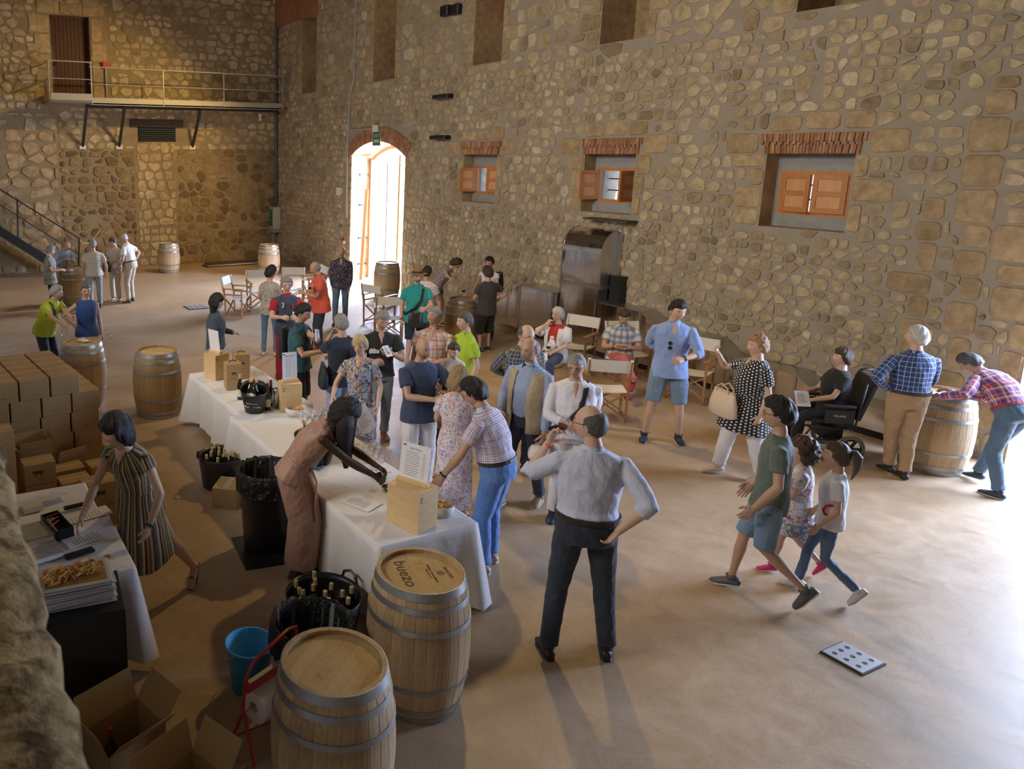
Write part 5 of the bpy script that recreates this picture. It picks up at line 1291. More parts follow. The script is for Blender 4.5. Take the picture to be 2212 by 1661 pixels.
    if legs=='stand': ft={1:vec(.12*s,.02,AN),-1:vec(-.12*s,0,AN)}
    elif legs=='wide': ft={1:vec(.20*s,.04,AN),-1:vec(-.18*s,-.04,AN)}
    elif legs=='step': ft={1:vec(.11*s,.24*s,AN),-1:vec(-.10*s,-.16*s,AN)}
    elif legs=='stride': ft={1:vec(.07*s,.20*s,AN),-1:vec(-.07*s,-.30*s,AN+.13*s)}
    elif legs=='stride2': ft={-1:vec(-.07*s,.20*s,AN),1:vec(.07*s,-.30*s,AN+.13*s)}
    elif legs=='lunge': ft={1:vec(.06*s,.05*s,AN),-1:vec(-.30*s,-.42*s,AN+.07*s)}
    elif legs=='sit': ft={1:vec(.13*s,.46*s,AN),-1:vec(-.13*s,.44*s,AN)}
    elif legs=='cross': ft={1:vec(.10*s,.02,AN),-1:vec(.02*s,.16*s,AN)}
    else: ft={1:Vector(legs[0])*s,-1:Vector(legs[1])*s}
    if sit and pal=='crossed': ft={-1:vec(-.10*s,.44*s,AN),1:vec(-.16*s,.70*s,AN+.26*s)}
    for sg in (1,-1):
        f=ft[sg]+vec(P0.x*0,0,0); kn,an=ik(HJ[sg],f,th_,sh_,(sg*.12,1,0) if not sit else (0,.6,1)); Lg[sg]=(HJ[sg],kn,an)
    gi=girth; a_=lambda x:x*s*gi; bl=belly*s
    sk=skin; W_=side_up
    # ---- body core (one continuous skin)
    mb=MB(); up_=T2
    tor=[(P0+Tn*-.07*s,.135,.10),(P0,.15,.108),(P0+Tn*.13*s,.13,.095),(Ch,.145,.105),(Ch+T2*.12*s,.15,.095),(Sh,.13,.07),(Sh+T2*.03*s,.075,.058),(Nk,.052,.054),(Hc-hup.normalized()*.03*s,.047,.052)]
    mb.tube([t[0] for t in tor],[(a_(t[1]) if i<6 else t[1]*s*(gi*.5+.5),t[2]*s*(gi if i<6 else (gi*.5+.5))) for i,t in enumerate(tor)],14,side=W_)
    for sg in (1,-1):
        a,e,w=A[sg]; q=.9+.1*gi if sex=='m' else .82+.1*gi
        u=a.lerp(e,.5);v=e.lerp(w,.35)
        mb.tube([a-W_*sg*.03*s,a,a.lerp(e,.25),u,e.lerp(a,.1),e,v,e.lerp(w,.75),w,w+(w-e).normalized()*.02*s],[x*s*q for x in (.045,.052,.048,.044,.038,.039,.040,.031,.026,.024)],9)
        hj,kn,an=Lg[sg]; k=gi**.6*((.80 if blen>.6 else .93) if bottom else 1)
        mb.tube([hj+vec(0,0,.03*s),hj,hj.lerp(kn,.4),hj.lerp(kn,.85),kn,kn.lerp(an,.15),kn.lerp(an,.35),kn.lerp(an,.75),an,an-vec(0,0,.03*s)],[x*s*k for x in (.07,.082,.073,.056,.053,.049,.054,.036,.032,.034)],10)
    bare=shoe in('sandal','bare','heel')
    Fd={}
    for sg in (1,-1):
        an=Lg[sg][2]; kn=Lg[sg][1]; hi=an.z-AN; fdv=(Matrix.Rotation(-sg*math.radians(10),3,'Z')@vec(0,1,0))
        pitch=min(1.0,hi/(.13*s))*(.9 if (legs in('stride','stride2','lunge')) else .35); fdv=Vector((fdv.x*math.cos(pitch),fdv.y*math.cos(pitch),-math.sin(pitch)))
        Fd[sg]=(an,fdv)
        if bare:
            b=basis(fdv,vec(0,0,1)); up=b.col[2]; heel=an-up*.045*s-fdv*.04*s
            mb.tube([heel-fdv*.01*s,heel+fdv*.03*s,heel+fdv*.10*s-up*.012*s,heel+fdv*.17*s-up*.022*s,heel+fdv*.215*s-up*.026*s],[(.026*s,.03*s),(.033*s,.045*s),(.036*s,.03*s),(.042*s,.018*s),(.034*s,.011*s)],9,side=b.col[0])
    hV,hF,hC=head_geo(sk,sex,beard=beard,nose=nose,detail=detail); HM=HB_
    hV=[HM@(Vector(v)*hsz)+Hc for v in hV]
    hb=MB(); palm_r={}
    for sg in (1,-1):
        a,e,w=A[sg]; d=(w-e).normalized(); inward=(vec(-sg,0,0)*.8+vec(0,-.0,0)); n=inward-d*inward.dot(d)
        if n.length<.3: n=vec(0,0,-1)-d*vec(0,0,-1).dot(d)
        n.normalize(); th=vec(0,1,.6)
        if abs(d.z)<.75: n=(vec(-sg*.7,0,-.6)); th=vec(0,0,1)
        if (rh if sg==1 else lh)=='table': n=vec(0,0,-1); th=vec(-sg,0,0)
        if d.z>.5: n=vec(-sg*.6,-.2,0)+vec(0,-.6,0); th=vec(-sg,-.5,.2)
        hand_tubes(hb,w,d,n,th,rcurl if sg==1 else lcurl,s*(1 if sex=='m' else .92)); palm_r[sg]=(w+d*.075*s+n.normalized()*.025*s,d,n.normalized())
    nc=len(hb.V)
    def body_post(o,sk=sk):
        P=get_co(o.data); F1=[tuple(p.vertices) for p in o.data.polygons]; n0=len(P)
        V=[tuple(p) for p in P]+[tuple(v) for v in hV]+[tuple(v) for v in hb.V]
        Fc=F1+[tuple(i+n0 for i in f) for f in hF]+[tuple(i+n0+len(hV) for i in f) for f in hb.F]
        me=bpy.data.meshes.new('body'); me.from_pydata(V,[],Fc); me.materials.append(M_skin); me.shade_smooth()
        C=np.array([sk]*n0+[tuple(c) for c in hC]+[tuple(np.array(sk)*.96)]*nc,float); set_vec_attr(me,'col',C,'FLOAT_COLOR')
        old=o.data; o.data=me; bpy.data.meshes.remove(old)
    queue(mb,vox*.95,'body',M_skin,E,body_post,3)
    # ---- top
    bones_t=[(P0,Ch,W_,.17*s,0),(Ch,Sh,W_,.17*s,(Ch-P0).length)]
    off=0
    def torso_rings(grow,hem_,upto,fl=0):
        g=grow; r=[]
        if hem_>0: r=[(P0+Tn*hem_*s,.150,.112+belly*.4,.02*belly*8)]; hem_=hem_+.01
        if hem_<0: r.append((P0+Tn*hem_*s-vec(0,0,0),.182+fl,.138+fl+belly*.3,.01))
        r+=[(P0+Tn*max(hem_,.0)*s,.168,.126+belly*.5,.02*belly*8),(P0+Tn*.13*s,.150 if sex=='m' else .135,.112+belly*1.0,belly),(Ch,.165 if sex=='m' else .148,.118+belly*.6+(0 if sex=='m' else .012),belly*.6+(0 if sex=='m' else .012)),(Ch+T2*.12*s,.172 if sex=='m' else .152,.108+(0 if sex=='m' else .008),.0+(0 if sex=='m' else .01)),(Sh,.155 if sex=='m' else .135,.080,0)]
        if upto=='neck': r+=[(Sh+T2*.020*s,.128,.072,0),(Sh+T2*.038*s,.090,.064,0),(Sh+T2*.055*s,.066,.060,0)]
        return [(p+(-fwd if False else fw)*o*s,a_(a)+g*s,b*s*gi+g*s) for p,a,b,o in r]
    if top:
        b=MB(); rr=torso_rings(.012,hem,'neck'); b.tube([x[0] for x in rr],[(x[1],x[2]) for x in rr],18,side=W_)
        for sg in (1,-1):
            a,e,w=A[sg]; q=.9+.1*gi if sex=='m' else .85+.1*gi
            if sleeve<=0: b.tube([a-W_*sg*.05*s,a+W_*sg*.005*s],[.058*s*q,.05*s*q],9); bones_t.append((a-W_*sg*.05*s,a,vec(0,0,1),.05*s,.3)); continue
            pts=[a-W_*sg*.035*s,a]; rad=[.050*s,.059*s]
            full=[(a.lerp(e,.3),.061),(a.lerp(e,.62),.060),(e.lerp(a,.12),.054),(e,.053),(e.lerp(w,.3),.052),(e.lerp(w,.65),.045),(e.lerp(w,.93),.036)]
            cut=2 if sleeve<=.5 else (5 if sleeve<.85 else 7)
            if sleeve<=.3: cut=1
            for p,r in full[:cut]: pts.append(p); rad.append(r*s*q+(.008*s if (cut==2) else .002*s))
            b.tube(pts,rad,10); bones_t.append((a,e,fw if abs((e-a).normalized().dot(fw))<.8 else vec(0,0,1),.058*s,.3)); 
            if cut>2: bones_t.append((e,w,fw if abs((w-e).normalized().dot(fw))<.8 else vec(0,0,1),.05*s,.3+ua))
        nm='shirt' if not skirt or bottom else 'dress'
        if skirt:
            z0=P0; L_=skirt_len*s; 
            kx=(Lg[1][1]+Lg[-1][1])/2; ax=(Lg[1][2]+Lg[-1][2])/2
            def at(t): 
                d=t*L_; zz=P0.z-d; kz=kx.z; 
                if zz>kz: u=(P0.z-zz)/(P0.z-kz+1e-6); c=P0.lerp(kx,u)
                else: u=(kz-zz)/(kz-ax.z+1e-6); c=kx.lerp(ax,u)
                return Vector((c.x,c.y,zz))
            spr=abs((Lg[1][2]-Lg[-1][2]).y)
            b.tube([P0+Tn*.12*s,P0,at(.25),at(.5),at(.75),at(1)],[(a_(.145),a_(.12)),(a_(.178),a_(.145)),(a_(.178)*flare**.3,a_(.15)*flare**.3+spr*.06),(a_(.178)*flare**.55,a_(.15)*flare**.55+spr*.12),(a_(.178)*flare**.8,a_(.15)*flare**.8+spr*.16),(a_(.178)*flare,a_(.15)*flare+spr*.18)],20,side=W_)
            bones_t[0]=(P0-vec(0,0,L_),P0,W_,.2*s,-L_); bones_t.insert(1,(P0,Ch,W_,.17*s,0))
        queue(b,vox,nm,top,E,pat_post(bones_t,.0035 if sleeve>.5 or skirt else .0028,len(label)),4)
        if collar: 
            cb=MB(); c=Sh+T2*.06*s; cb.tube([c-T2*.03*s,c-T2*.0*s,c+T2*.022*s],[(.075*s,.070*s),(.068*s,.066*s),(.062*s,.063*s)],16,cap=False,side=W_)
            for sg in (1,-1): 
                p0=c+fw*.060*s+W_*sg*.012*s+T2*.0; cb.add([p0+T2*.01*s,p0+W_*sg*.045*s+T2*.012*s-fw*.012*s,p0+W_*sg*.040*s-T2*.045*s+fw*.022*s,p0-T2*.028*s+fw*.022*s],[(0,1,2,3),(3,2,1,0)])
            co=npmesh('collar',cb.V,cb.F,collar,E); set_vec_attr(co.data,'pat',get_co(co.data))
        if vneck:
            c=Sh+fw*.0; q=MB(); D_=.105*s*gi**.5
            n_=6; V=[]
            for i in range(n_+1):
                t=i/n_; zc=Sh+T2*(.062-.15*t)*s; half=.052*(1-t)*s+.002
                for j in range(5):
                    x=(j/2-1)*half; base_=(.062+.058*t**.7)*s; V.append(zc+W_*x+fw*((base_+(.018 if sex=='f' else .004)*t+ belly*.25*t)*gi**.7+.004-abs(x)*.35))
            me_=npmesh('neckline',V,[(i*5+j,i*5+j+1,i*5+j+6,i*5+j+5) for i in range(n_) for j in range(4)],M_skin,E)
            set_vec_attr(me_.data,'col',np.array([tuple(np.array(sk)*.97)]*len(V)),'FLOAT_COLOR')
    if over: # open waistcoat / shawl / jacket over the shirt
        b=MB(); rr=torso_rings(.026,-.12,'')
        for i in range(len(rr)-1):
            pass
        n=22; V=[];Fc=[]
        for (p,a,bb) in rr[:]:
            for k in range(n+1):
                ang=-pi/2+.42+(2*pi-.84)*k/n; ang2=pi/2+.40+(2*pi-.80)*k/n
                V.append(p+W_*(a*1.02*math.cos(ang2))+fw*(bb*1.02*math.sin(ang2)))
        for i in range(len(rr)-1):
            for k in range(n): q=i*(n+1)+k; Fc.append((q,q+1,q+n+2,q+n+1))
        o_=npmesh('waistcoat',V,Fc,over,E); so_=o_.modifiers.new('t','SOLIDIFY'); so_.thickness=.008; set_vec_attr(o_.data,'pat',get_co(o_.data))
    # ---- legs clothing
    if bottom:
        b=MB(); w=bw
        b.tube([P0+Tn*(.10 if hem>0 else .06)*s,P0+Tn*.03*s,P0-Tn*.04*s,P0-Tn*.10*s if not sit else P0-Tn*.06*s],[*([(a_(.166)+.010*s,a_(.130)+.004*s+belly*.55*s),(a_(.172)+.006*s,a_(.134)+belly*.35*s)] if hem>0 else [(a_(.142),a_(.105)+belly*.3*s),(a_(.158),a_(.118)+belly*.2*s)]),(a_(.172 if hem>0 else .164),a_(.132 if hem>0 else .122)),(a_(.155),a_(.11))],18,side=vec(1,0,0))
        bones=[(P0-vec(0,0,.1*s),P0+vec(0,0,.1*s),vec(1,0,0),.16*s,0)]
        for sg in (1,-1):
            hj,kn,an=Lg[sg]; k=gi**.6; full=[(hj+vec(0,0,.02*s),.084),(hj.lerp(kn,.15),.092*(.5+.5*w)),(hj.lerp(kn,.5),.081*w),(hj.lerp(kn,.8),.072*w),(kn,.066*w),(kn.lerp(an,.3),.064*w),(kn.lerp(an,.7),.057*w),(kn.lerp(an,.98),.058*w)]
            m_=dict([(1.,8),(.8,6),(.55,5),(.45,4),(.3,3)]).get(blen,8)
            fl=full[:m_]; b.tube([p for p,r in fl],[r*s*k for p,r in fl],12); bones+=[(hj,kn,vec(1,0,0),.08*s,.5),(kn,an,vec(1,0,0),.07*s,.5+th_)]
        queue(b,vox,'trousers' if blen>.6 else 'shorts',bottom,E,pat_post(bones,.0035,3+len(label)),4)
    if belt:
        b=MB(); c=P0+Tn*(.085)*s; b.tube([c-Tn*.016*s,c+Tn*.016*s],[(a_(.166)+.015*s,a_(.130)+belly*.55*s+.011*s)]*2,22,side=W_); b.build('belt',belt,E,smooth=False)
    # ---- shoes
    if shoe!='bare':
        sm=mat('shoe_leather',shoec,.5) if isinstance(shoec,tuple) else shoec
        som=mat('shoe_sole',solec,.6) if solec else None
        for sg in (1,-1):
            an,fdv=Fd[sg]; bb=basis(fdv,vec(0,0,1)); up=bb.col[2]; X_=bb.col[0]; fdv=fdv*(.88 if not bare else 1.); heel=an-up*.05*s-fdv*.045*s; b=MB()
            if shoe=='sandal' or shoe=='heel':
                b.tube([heel-fdv*.015*s-up*.024*s,heel+fdv*.06*s-up*.024*s,heel+fdv*.15*s-up*.028*s,heel+fdv*.225*s-up*.030*s],[(.026*s,.010*s),(.032*s,.010*s),(.044*s,.009*s),(.03*s,.007*s)],8,side=X_)
                b.tube([heel+fdv*.13*s-X_*.043*s-up*.02*s,heel+fdv*.13*s+up*.02*s,heel+fdv*.13*s+X_*.043*s-up*.02*s],.008*s,6); b.tube([an-X_*.036*s-up*.01*s,an+fdv*.03*s,an+X_*.036*s-up*.01*s,an-fdv*.035*s,an-X_*.036*s-up*.01*s],.006*s,6)
            else:
                b.tube([heel-fdv*.03*s+up*.0*s,heel-fdv*.005*s,heel+fdv*.05*s,heel+fdv*.11*s-up*.004*s,heel+fdv*.17*s-up*.012*s,heel+fdv*.225*s-up*.018*s,heel+fdv*.245*s-up*.02*s],[(.022*s,.02*s),(.036*s,.036*s),(.040*s,.042*s),(.044*s,.034*s),(.048*s,.025*s),(.038*s,.017*s),(.018*s,.008*s)],12,side=X_)
                b.tube([an-up*.03*s,an+up*.012*s],[(.040*s,.042*s),(.043*s,.046*s)],10,side=X_)
            so=b.build('sandal' if shoe in('sandal','heel') else 'shoe',sm,E,smooth=True)
            if som:
                b=MB(); b.tube([heel-fdv*.028*s-up*.028*s,heel+fdv*.0*s-up*.029*s,heel+fdv*.10*s-up*.031*s,heel+fdv*.17*s-up*.034*s,heel+fdv*.25*s-up*.034*s],[(.026*s,.010*s),(.038*s,.011*s),(.042*s,.011*s),(.049*s,.010*s),(.020*s,.006*s)],12,side=X_); b.build('sole',som,so,smooth=True)
    # ---- hair
    if hair!='none':
        V,Fc=hair_geo(hair,detail,vol=hvol); V=[HM@(v*hsz*1.0)+Hc for v in V]; hm=HAIR[hairc]
        ho=npmesh('hair',V,Fc,hm,E); so_=ho.modifiers.new('t','SOLIDIFY'); so_.thickness=.003; so_.offset=-1
        if long_tail:
            b=MB(); bk=-(HM@vec(0,1,0)); x_=HM@vec(1,0,0); z_=HM@vec(0,0,1)
            if hair=='pony':
                q=Hc+bk*.10*hsz+z_*.05*hsz; b.tube([q-bk*.03,q+bk*.03*hsz,q+bk*.06*hsz-vec(0,0,.05)*s,q+bk*.06*hsz-vec(0,0,.17)*s,q+bk*.03*hsz-vec(0,0,long_tail)*s],[.02*hsz,.028*hsz,.034*hsz,.028*hsz,.008*hsz],9)
            else:
                q=Hc+bk*.035*hsz; dn=(-z_*.35+vec(0,0,-.65)).normalized(); b.tube([q+z_*.02*hsz,q+dn*.06*hsz,q+dn*.14*s+bk*.02*s,q+dn*(long_tail*.75)*s+bk*.02*s,q+dn*long_tail*s],[(.085*hsz,.070*hsz),(.096*hsz,.074*hsz),(.10*s,.062*s),(.085*s,.045*s),(.04*s,.02*s)],14,side=x_)
            if hair=='long' and long_tail>.3:
                for sg in (-1,1):
                    q=Hc+x_*sg*.068*hsz+(HM@vec(0,1,0))*.015*hsz+z_*.03*hsz
                    b.tube([q,q+vec(0,0,-.10)*s+x_*sg*.012+bk*.02,q+vec(0,0,-.24)*s+x_*sg*.02+bk*.03,q+vec(0,0,-long_tail*.9)*s+x_*sg*.015],[(.040*hsz,.055*hsz),(.065*s,.075*s),(.058*s,.065*s),(.016*s,.02*s)],10,side=x_)
            t=b.build('long_hair',hm,E,smooth=True)
            t2=get_co(t.data); 
    if glasses:
        b=MB(); gm=mat('spectacle_frame',glasses,.3)
        for sg in (-1,1):
            c=vec(sg*.032,.092,.010); b.tube([HM@((c+vec(.023*math.cos(a),-abs(math.cos(a))*.003,.018*math.sin(a)))*hsz)+Hc for a in [2*pi*k/12 for k in range(13)]],.0022*hsz,5)
            b.tube([HM@(vec(sg*.055,.088,.014)*hsz)+Hc,HM@(vec(sg*.078,.05,.014)*hsz)+Hc,HM@(vec(sg*.079,-.005,.010)*hsz)+Hc],.002*hsz,5)
        b.tube([HM@(vec(-.009,.095,.012)*hsz)+Hc,HM@(vec(.009,.095,.012)*hsz)+Hc],.002*hsz,5); b.build('spectacles',gm,E,smooth=True)
    if wrist_item:
        for sg,c in wrist_item:
            a,e,w=A[sg]; d=(w-e).normalized(); b=MB(); q=w-d*.012*s; b.tube([q-d*.009*s,q+d*.009*s],[.031*s]*2,14); o_=b.build('wristwatch',mat('watch_strap',c,.4),E,smooth=True)
            u=vec(0,0,1)-d*d.z; u=u.normalized() if u.length>.2 else vec(sg,0,0); MB().ball(tuple(q+u*.03*s),(.014*s,.014*s,.010*s),8,6).build('watch_case',M_blk,o_)
    if necklace: 
        b=MB(); c=Sh+T2*.02*s; b.tube([c+W_*(.062*math.sin(a)*s)+fw*(.075*math.cos(a)*s+.0)+T2*(-.075*max(0,math.cos(a))*s+.03*s) for a in [-1.9+3.8*k/12 for k in range(13)]],.0025,5); b.build('necklace',mat('gold_chain',(.75,.5,.15),.3,.9),E)
    info={'E':E,'LM':LM,'s':s,'P0':P0,'Ch':Ch,'Sh':Sh,'Hc':Hc,'HM':HM,'fw':fw,'W':W_,'T2':T2,'hand':{sg:(LM@palm_r[sg][0],LM.to_3x3()@palm_r[sg][1],LM.to_3x3()@palm_r[sg][2]) for sg in (1,-1)},'gi':gi,'hsz':hsz,'SJ':SJ,'A':A,'belly':belly,'Ht':LM@Ht,'rz':rz,'Lg':Lg}
    return info
def strap(I,m,sg=1,low=-.16,name='shoulder_strap',r=.012,parent=None):
    "band from one shoulder to the opposite hip"
    s=I['s'];g=I['gi']; S_=I['Sh'];P=I['P0'];W=I['W'];f=I['fw']; top=S_+W*sg*.09*s+I['T2']*.045*s; c=(I['Ch']+P)/2; bl=I['belly']
    front=[top+I['T2']*.01,top+f*.085*s*g-I['T2']*.05*s,I['Ch']+W*sg*.05*s+f*(.150*g+bl*.7)*s,c-W*sg*.06*s+f*(.158*g+bl)*s,P-W*sg*.185*s*g+f*.06*s+vec(0,0,low+.16)*s]
    back=[P-W*sg*.185*s*g-f*.03*s+vec(0,0,low+.16)*s,c-W*sg*.06*s-f*.145*s*g,I['Ch']+W*sg*.04*s-f*.145*s*g,top-f*.06*s,top]
    b=MB(); b.tube(front,[(r*1.8,.004)]*len(front),6,side=tuple(W)); b.tube(back,[(r*1.8,.004)]*len(back),6,side=tuple(W)); return b
# ================================================================= PEOPLE
def CM(name,b,**k): return clothmat(name,b,**k)
Wt=(.72,.72,.76); NAVY=(.016,.022,.045); BLK=(.014,.014,.016)
C_jean=CM('dark_jeans',denim((.022,.032,.055))); C_bjean=CM('bright_blue_jeans',denim((.10,.21,.48))); C_mjean=CM('mid_blue_jeans',denim((.09,.15,.24))); C_gjean=CM('grey_jeans',denim((.20,.23,.24)))
C_white=CM('white_cotton',plain(Wt,.05)); C_black=CM('black_cotton',plain(BLK)); C_navy=CM('navy_cotton',plain(NAVY)); C_khaki=CM('khaki_cotton',plain((.36,.24,.13))); C_beige=CM('beige_cotton',plain((.50,.43,.33)))
C_sky=CM('sky_blue_shirt',plain((.27,.37,.66),.06)); C_pale=CM('pale_blue_shirt',plain((.55,.58,.72),.04)); C_denims=CM('washed_denim',denim((.20,.29,.42)))
dk=mat('dark_leather_belt',(.04,.025,.018),.5); M_strap=mat('black_strap',(.012,.012,.014),.6)
# --- 29 the man drinking in the foreground
I=person('man from behind in pale blue shirt and dark jeans drinking, nearest the camera',(1275,876),h=1.95,face=-168,lean=2,hy=58,hp=.08,girth=1.12,belly=.02,skin=LIGHT,
  rh='hipback',rcurl=.7,lh=(-.235,.20,1.42),lpole=(-.7,.1,-1),lcurl=1.0,legs='wide',top=C_pale,sleeve=.8,collar=C_pale,hem=.06,bottom=C_jean,hair='bald',hairc='darkgrey',glasses=(.05,.02,.02),shoec=(.02,.022,.03),solec=(.03,.03,.03),belt=dk,vox=.010)
p,d,n=I['hand'][-1]; glass(p+Vector((0,0,-.06)),'glass of red wine at the lips of the man in pale blue shirt',None,1,.25,.0,I['rz']+1.0)
MB().tube([I['LM'].inverted()@(p-d*.10),I['LM'].inverted()@(p-d*.115)],[.033]*2,12).build('red_bracelet',M_red,I['E'])
# --- 25 plaid shirt by the front table
P_red=CM('white_red_blue_plaid',plaid((.70,.68,.74),[((.05,.08,.30),.058,.10,.8,0),((.55,.06,.12),.058,.09,.75,.35),((.03,.03,.07),.058,.07,.6,.7)]))
I=person('dark-haired man in white plaid shirt and bright blue jeans leaning on the front table',(1010,822),h=1.80,face=-112,lean=14,bend=10,hy=8,hp=.55,girth=1.12,belly=.02,skin=TAN,lh=('w',G(948,1040,.86)),lpole=(-.5,-1,-.3),rh='down',lcurl=.3,
  legs='stand',top=P_red,sleeve=.5,collar=P_red,hem=.06,bottom=C_bjean,bw=1.15,hair='side',hairc='black',glasses=(.04,.03,.03),shoec=(.45,.36,.27),solec=(.6,.55,.5),belt=dk,wrist_item=[(-1,(.03,.03,.03))],vox=.010,hvol=1.2)
# --- 24 floral dress from behind
P_fl=CM('white_floral_dress',floral((.72,.66,.70),[(.16,.22,.42),(.50,.07,.10),(.20,.34,.28),(.55,.18,.10)],21,.58))
person('woman with fair hair seen from behind in a long white floral dress',(993,795),h=1.60,face=172,skin=LIGHT,sex='f',girth=1.05,hp=.25,rh='front',lh='front',top=P_fl,sleeve=.5,skirt=1,skirt_len=.80,flare=1.15,hair='bob',hairc='fair',shoe='sandal',shoec=(.2,.1,.05),vox=.011)
# --- 23 bald man with baby
P_nav=CM('navy_speckled_tee',dots((.045,.065,.13),(.02,.03,.07),60,.3))
I=person('bald man in navy speckled tee and white trousers carrying a baby',(920,730),h=1.80,face=28,hy=6,hp=.28,girth=1.1,skin=TAN,beard=(.30,.19,.14),lh=(-.16,.30,1.20),rh=(.02,.33,1.16),lcurl=.5,lpole=(-1,-.1,-1),rpole=(1,-.1,-1),top=P_nav,sleeve=.5,hem=-.12,bottom=C_white,bw=1.1,hair='none',shoec=(.3,.25,.2),vox=.010)
c=I['LM']@(I['Ch']+Vector((-.19,.20,0)))
person('baby in white shirt with brown hair held against the bald man',(980,743),h=.86,face=-8,hp=.30,skin=LIGHT,child=1.5,legs=((.09,.16,.32),(-.12,.16,.32)),rh=(.30,.42,.95),lh=(-.25,.25,.85),top=C_white,sleeve=1,collar=C_white,bottom=C_navy,shoe='bare',hair='short',hairc='brown',vox=.009,zoff=.80,girth=1.15)
# --- 21 plaid man with grey hair
P_or=CM('red_cream_plaid',plaid((.62,.58,.52),[((.52,.12,.06),.10,.28,.65,0),((.10,.12,.22),.10,.08,.7,.5),((.60,.30,.12),.10,.10,.6,.72)]))
person('grey-haired man in red and cream plaid shirt looking up over the bald man',(940,663),h=1.78,face=-14,hy=-22,hp=-.12,girth=1.2,belly=.05,skin=TAN,rh='down',lh='front',top=P_or,sleeve=.5,collar=P_or,vneck=True,bottom=CM('brown_shorts',plain((.28,.20,.12))),blen=.55,bw=1.15,legs='step',hair='crop',hairc='grey',shoec=(.03,.025,.02),vox=.012)
# --- 22 lime polo
C_lime=CM('lime_polo',plain((.40,.56,.03),.08)); 
person('man with dark greying hair in a lime green polo, side on',(1003,675),h=1.74,face=-62,hp=.1,girth=1.08,skin=LIGHT,rh='front',lh='down',top=C_lime,sleeve=.5,collar=C_lime,hem=-.10,bottom=C_jean,hair='short',hairc='darkgrey',vox=.012)
# --- 27 fishing vest
P_chk=CM('blue_micro_check',plaid((.42,.50,.66),[((.10,.16,.34),.018,.45,.5,0)])); C_vest=CM('beige_vest',plain((.42,.34,.21)))
I=person('moustached man in beige sleeveless vest over blue checked shirt, holding a white hat',(1143,731),h=1.85,face=-30,hy=-8,hp=.18,girth=1.06,belly=.03,skin=TAN,lh=(-.24,.10,.80),rh=(.20,.16,.98),lcurl=1.0,top=P_chk,sleeve=1,collar=P_chk,hem=.06,over=C_vest,bottom=C_jean,legs='step',hair='bald',hairc='grey',glasses=(.3,.2,.12),shoec=(.24,.15,.08),solec=(.5,.42,.33),belt=dk,vox=.011)
b=MB(); H_=I['HM']; b.tube([H_@(Vector(v)*I['hsz'])+I['Hc'] for v in ((-.032,.088,-.055),(-.015,.100,-.046),(0,.104,-.043),(.015,.100,-.046),(.032,.088,-.055))],[.004,.009,.010,.009,.004],7); b.build('moustache',HAIR['grey'],I['E'],smooth=True)
p,d,n=I['hand'][-1]
def hat(p,label,m,mb_,rot,sc=1.):
    o=empty('brimmed_hat',p,0,label,'hat'); MB().lathe([(.0,.125),(.05,.13),(.075,.115),(.088,.05),(.095,.012),(.10,.004),(.17,.0),(.172,-.003),(.10,-.003),(.09,0)],28,Matrix.Scale(sc,4)).build('crown_and_brim',m,o,smooth=True); MB().lathe([(.0965*sc,.008*sc),(.091*sc,.045*sc),(.0935*sc,.045*sc),(.099*sc,.008*sc)],28).build('band',mb_,o,smooth=True); o.rotation_euler=rot; return o
hat(p+Vector((-.02,-.06,-.13)),'white straw hat with black band held upright by the man in the vest',mat('white_straw',(.72,.68,.60),.8),M_strap,Vector((-.75,.50,.22)).to_track_quat('Z','Y').to_euler())
# --- 26 navy/yellow plaid behind the vest man
P_ny=CM('navy_yellow_plaid',plaid((.035,.05,.10),[((.50,.38,.06),.085,.10,.75,0),((.20,.26,.36),.085,.16,.6,.5)]))
I=person('bald man in dark yellow-lined plaid half hidden behind the man in the vest',(1143,704),h=1.80,face=20,hy=20,hp=.3,girth=1.1,skin=LIGHT,rh=('w',G(1110,812,1.12)),lh='down',rcurl=.9,top=P_ny,sleeve=1,collar=P_ny,bottom=C_jean,hair='bald',hairc='darkgrey',glasses=(.1,.1,.1),solec=(.6,.6,.6),vox=.012)
p,d,n=I['hand'][1]; glass(p+Vector((0,0,-.07)),'glass of red wine held by the man in dark yellow-lined plaid',None,1,.1)
# --- 28 white shirt
C_wsh=CM('white_linen_shirt',stripes([(.72,.70,.74),(.66,.65,.70)],.02))
I=person('grey-haired man in white collarless shirt with a black shoulder strap and sunglasses',(1245,768),h=1.77,face=4,hy=-14,hp=.30,girth=1.14,belly=.02,skin=TAN,rh='front',lh='behind',top=C_wsh,sleeve=1,vneck=True,bottom=C_white,legs='stand',hair='receding',hairc='grey',glasses=(.06,.03,.02),shoec=(.03,.04,.07),solec=(.04,.05,.09),vox=.010)
strap(I,M_strap,-1,r=.014).build('shoulder_strap',M_strap,I['E'])
# --- 32 light blue shirt
C_dsh=CM('faded_denim_shorts',floral((.17,.26,.38),[(.45,.52,.60)],16,.66))
I=person('young man in light blue shirt and faded denim shorts looking to the right',(1470,651),h=1.90,face=8,hy=22,hp=.30,girth=1.08,skin=LIGHT,rh='behind',lh='front',lcurl=.8,lpole=(-1,-.4,-.4),top=C_sky,sleeve=.8,collar=C_sky,vneck=True,hem=-.14,bottom=C_dsh,blen=.55,bw=1.2,legs='wide',hair='short',hairc='black',shoec=(.025,.032,.055),solec=(.55,.55,.55),wrist_item=[(-1,(.02,.02,.02))],vox=.011)
for sg in (1,-1):
    an=I['Lg'][sg][2]; textm('shoe_logo','N',M_white,I['E'],Matrix.Translation(an+Vector((sg*.047,.055,-.045)))@Matrix.Rotation(sg*pi/2,4,'Z')@Matrix.Rotation(pi/2,4,'X'),.06,ext=.002)
b=MB(); 
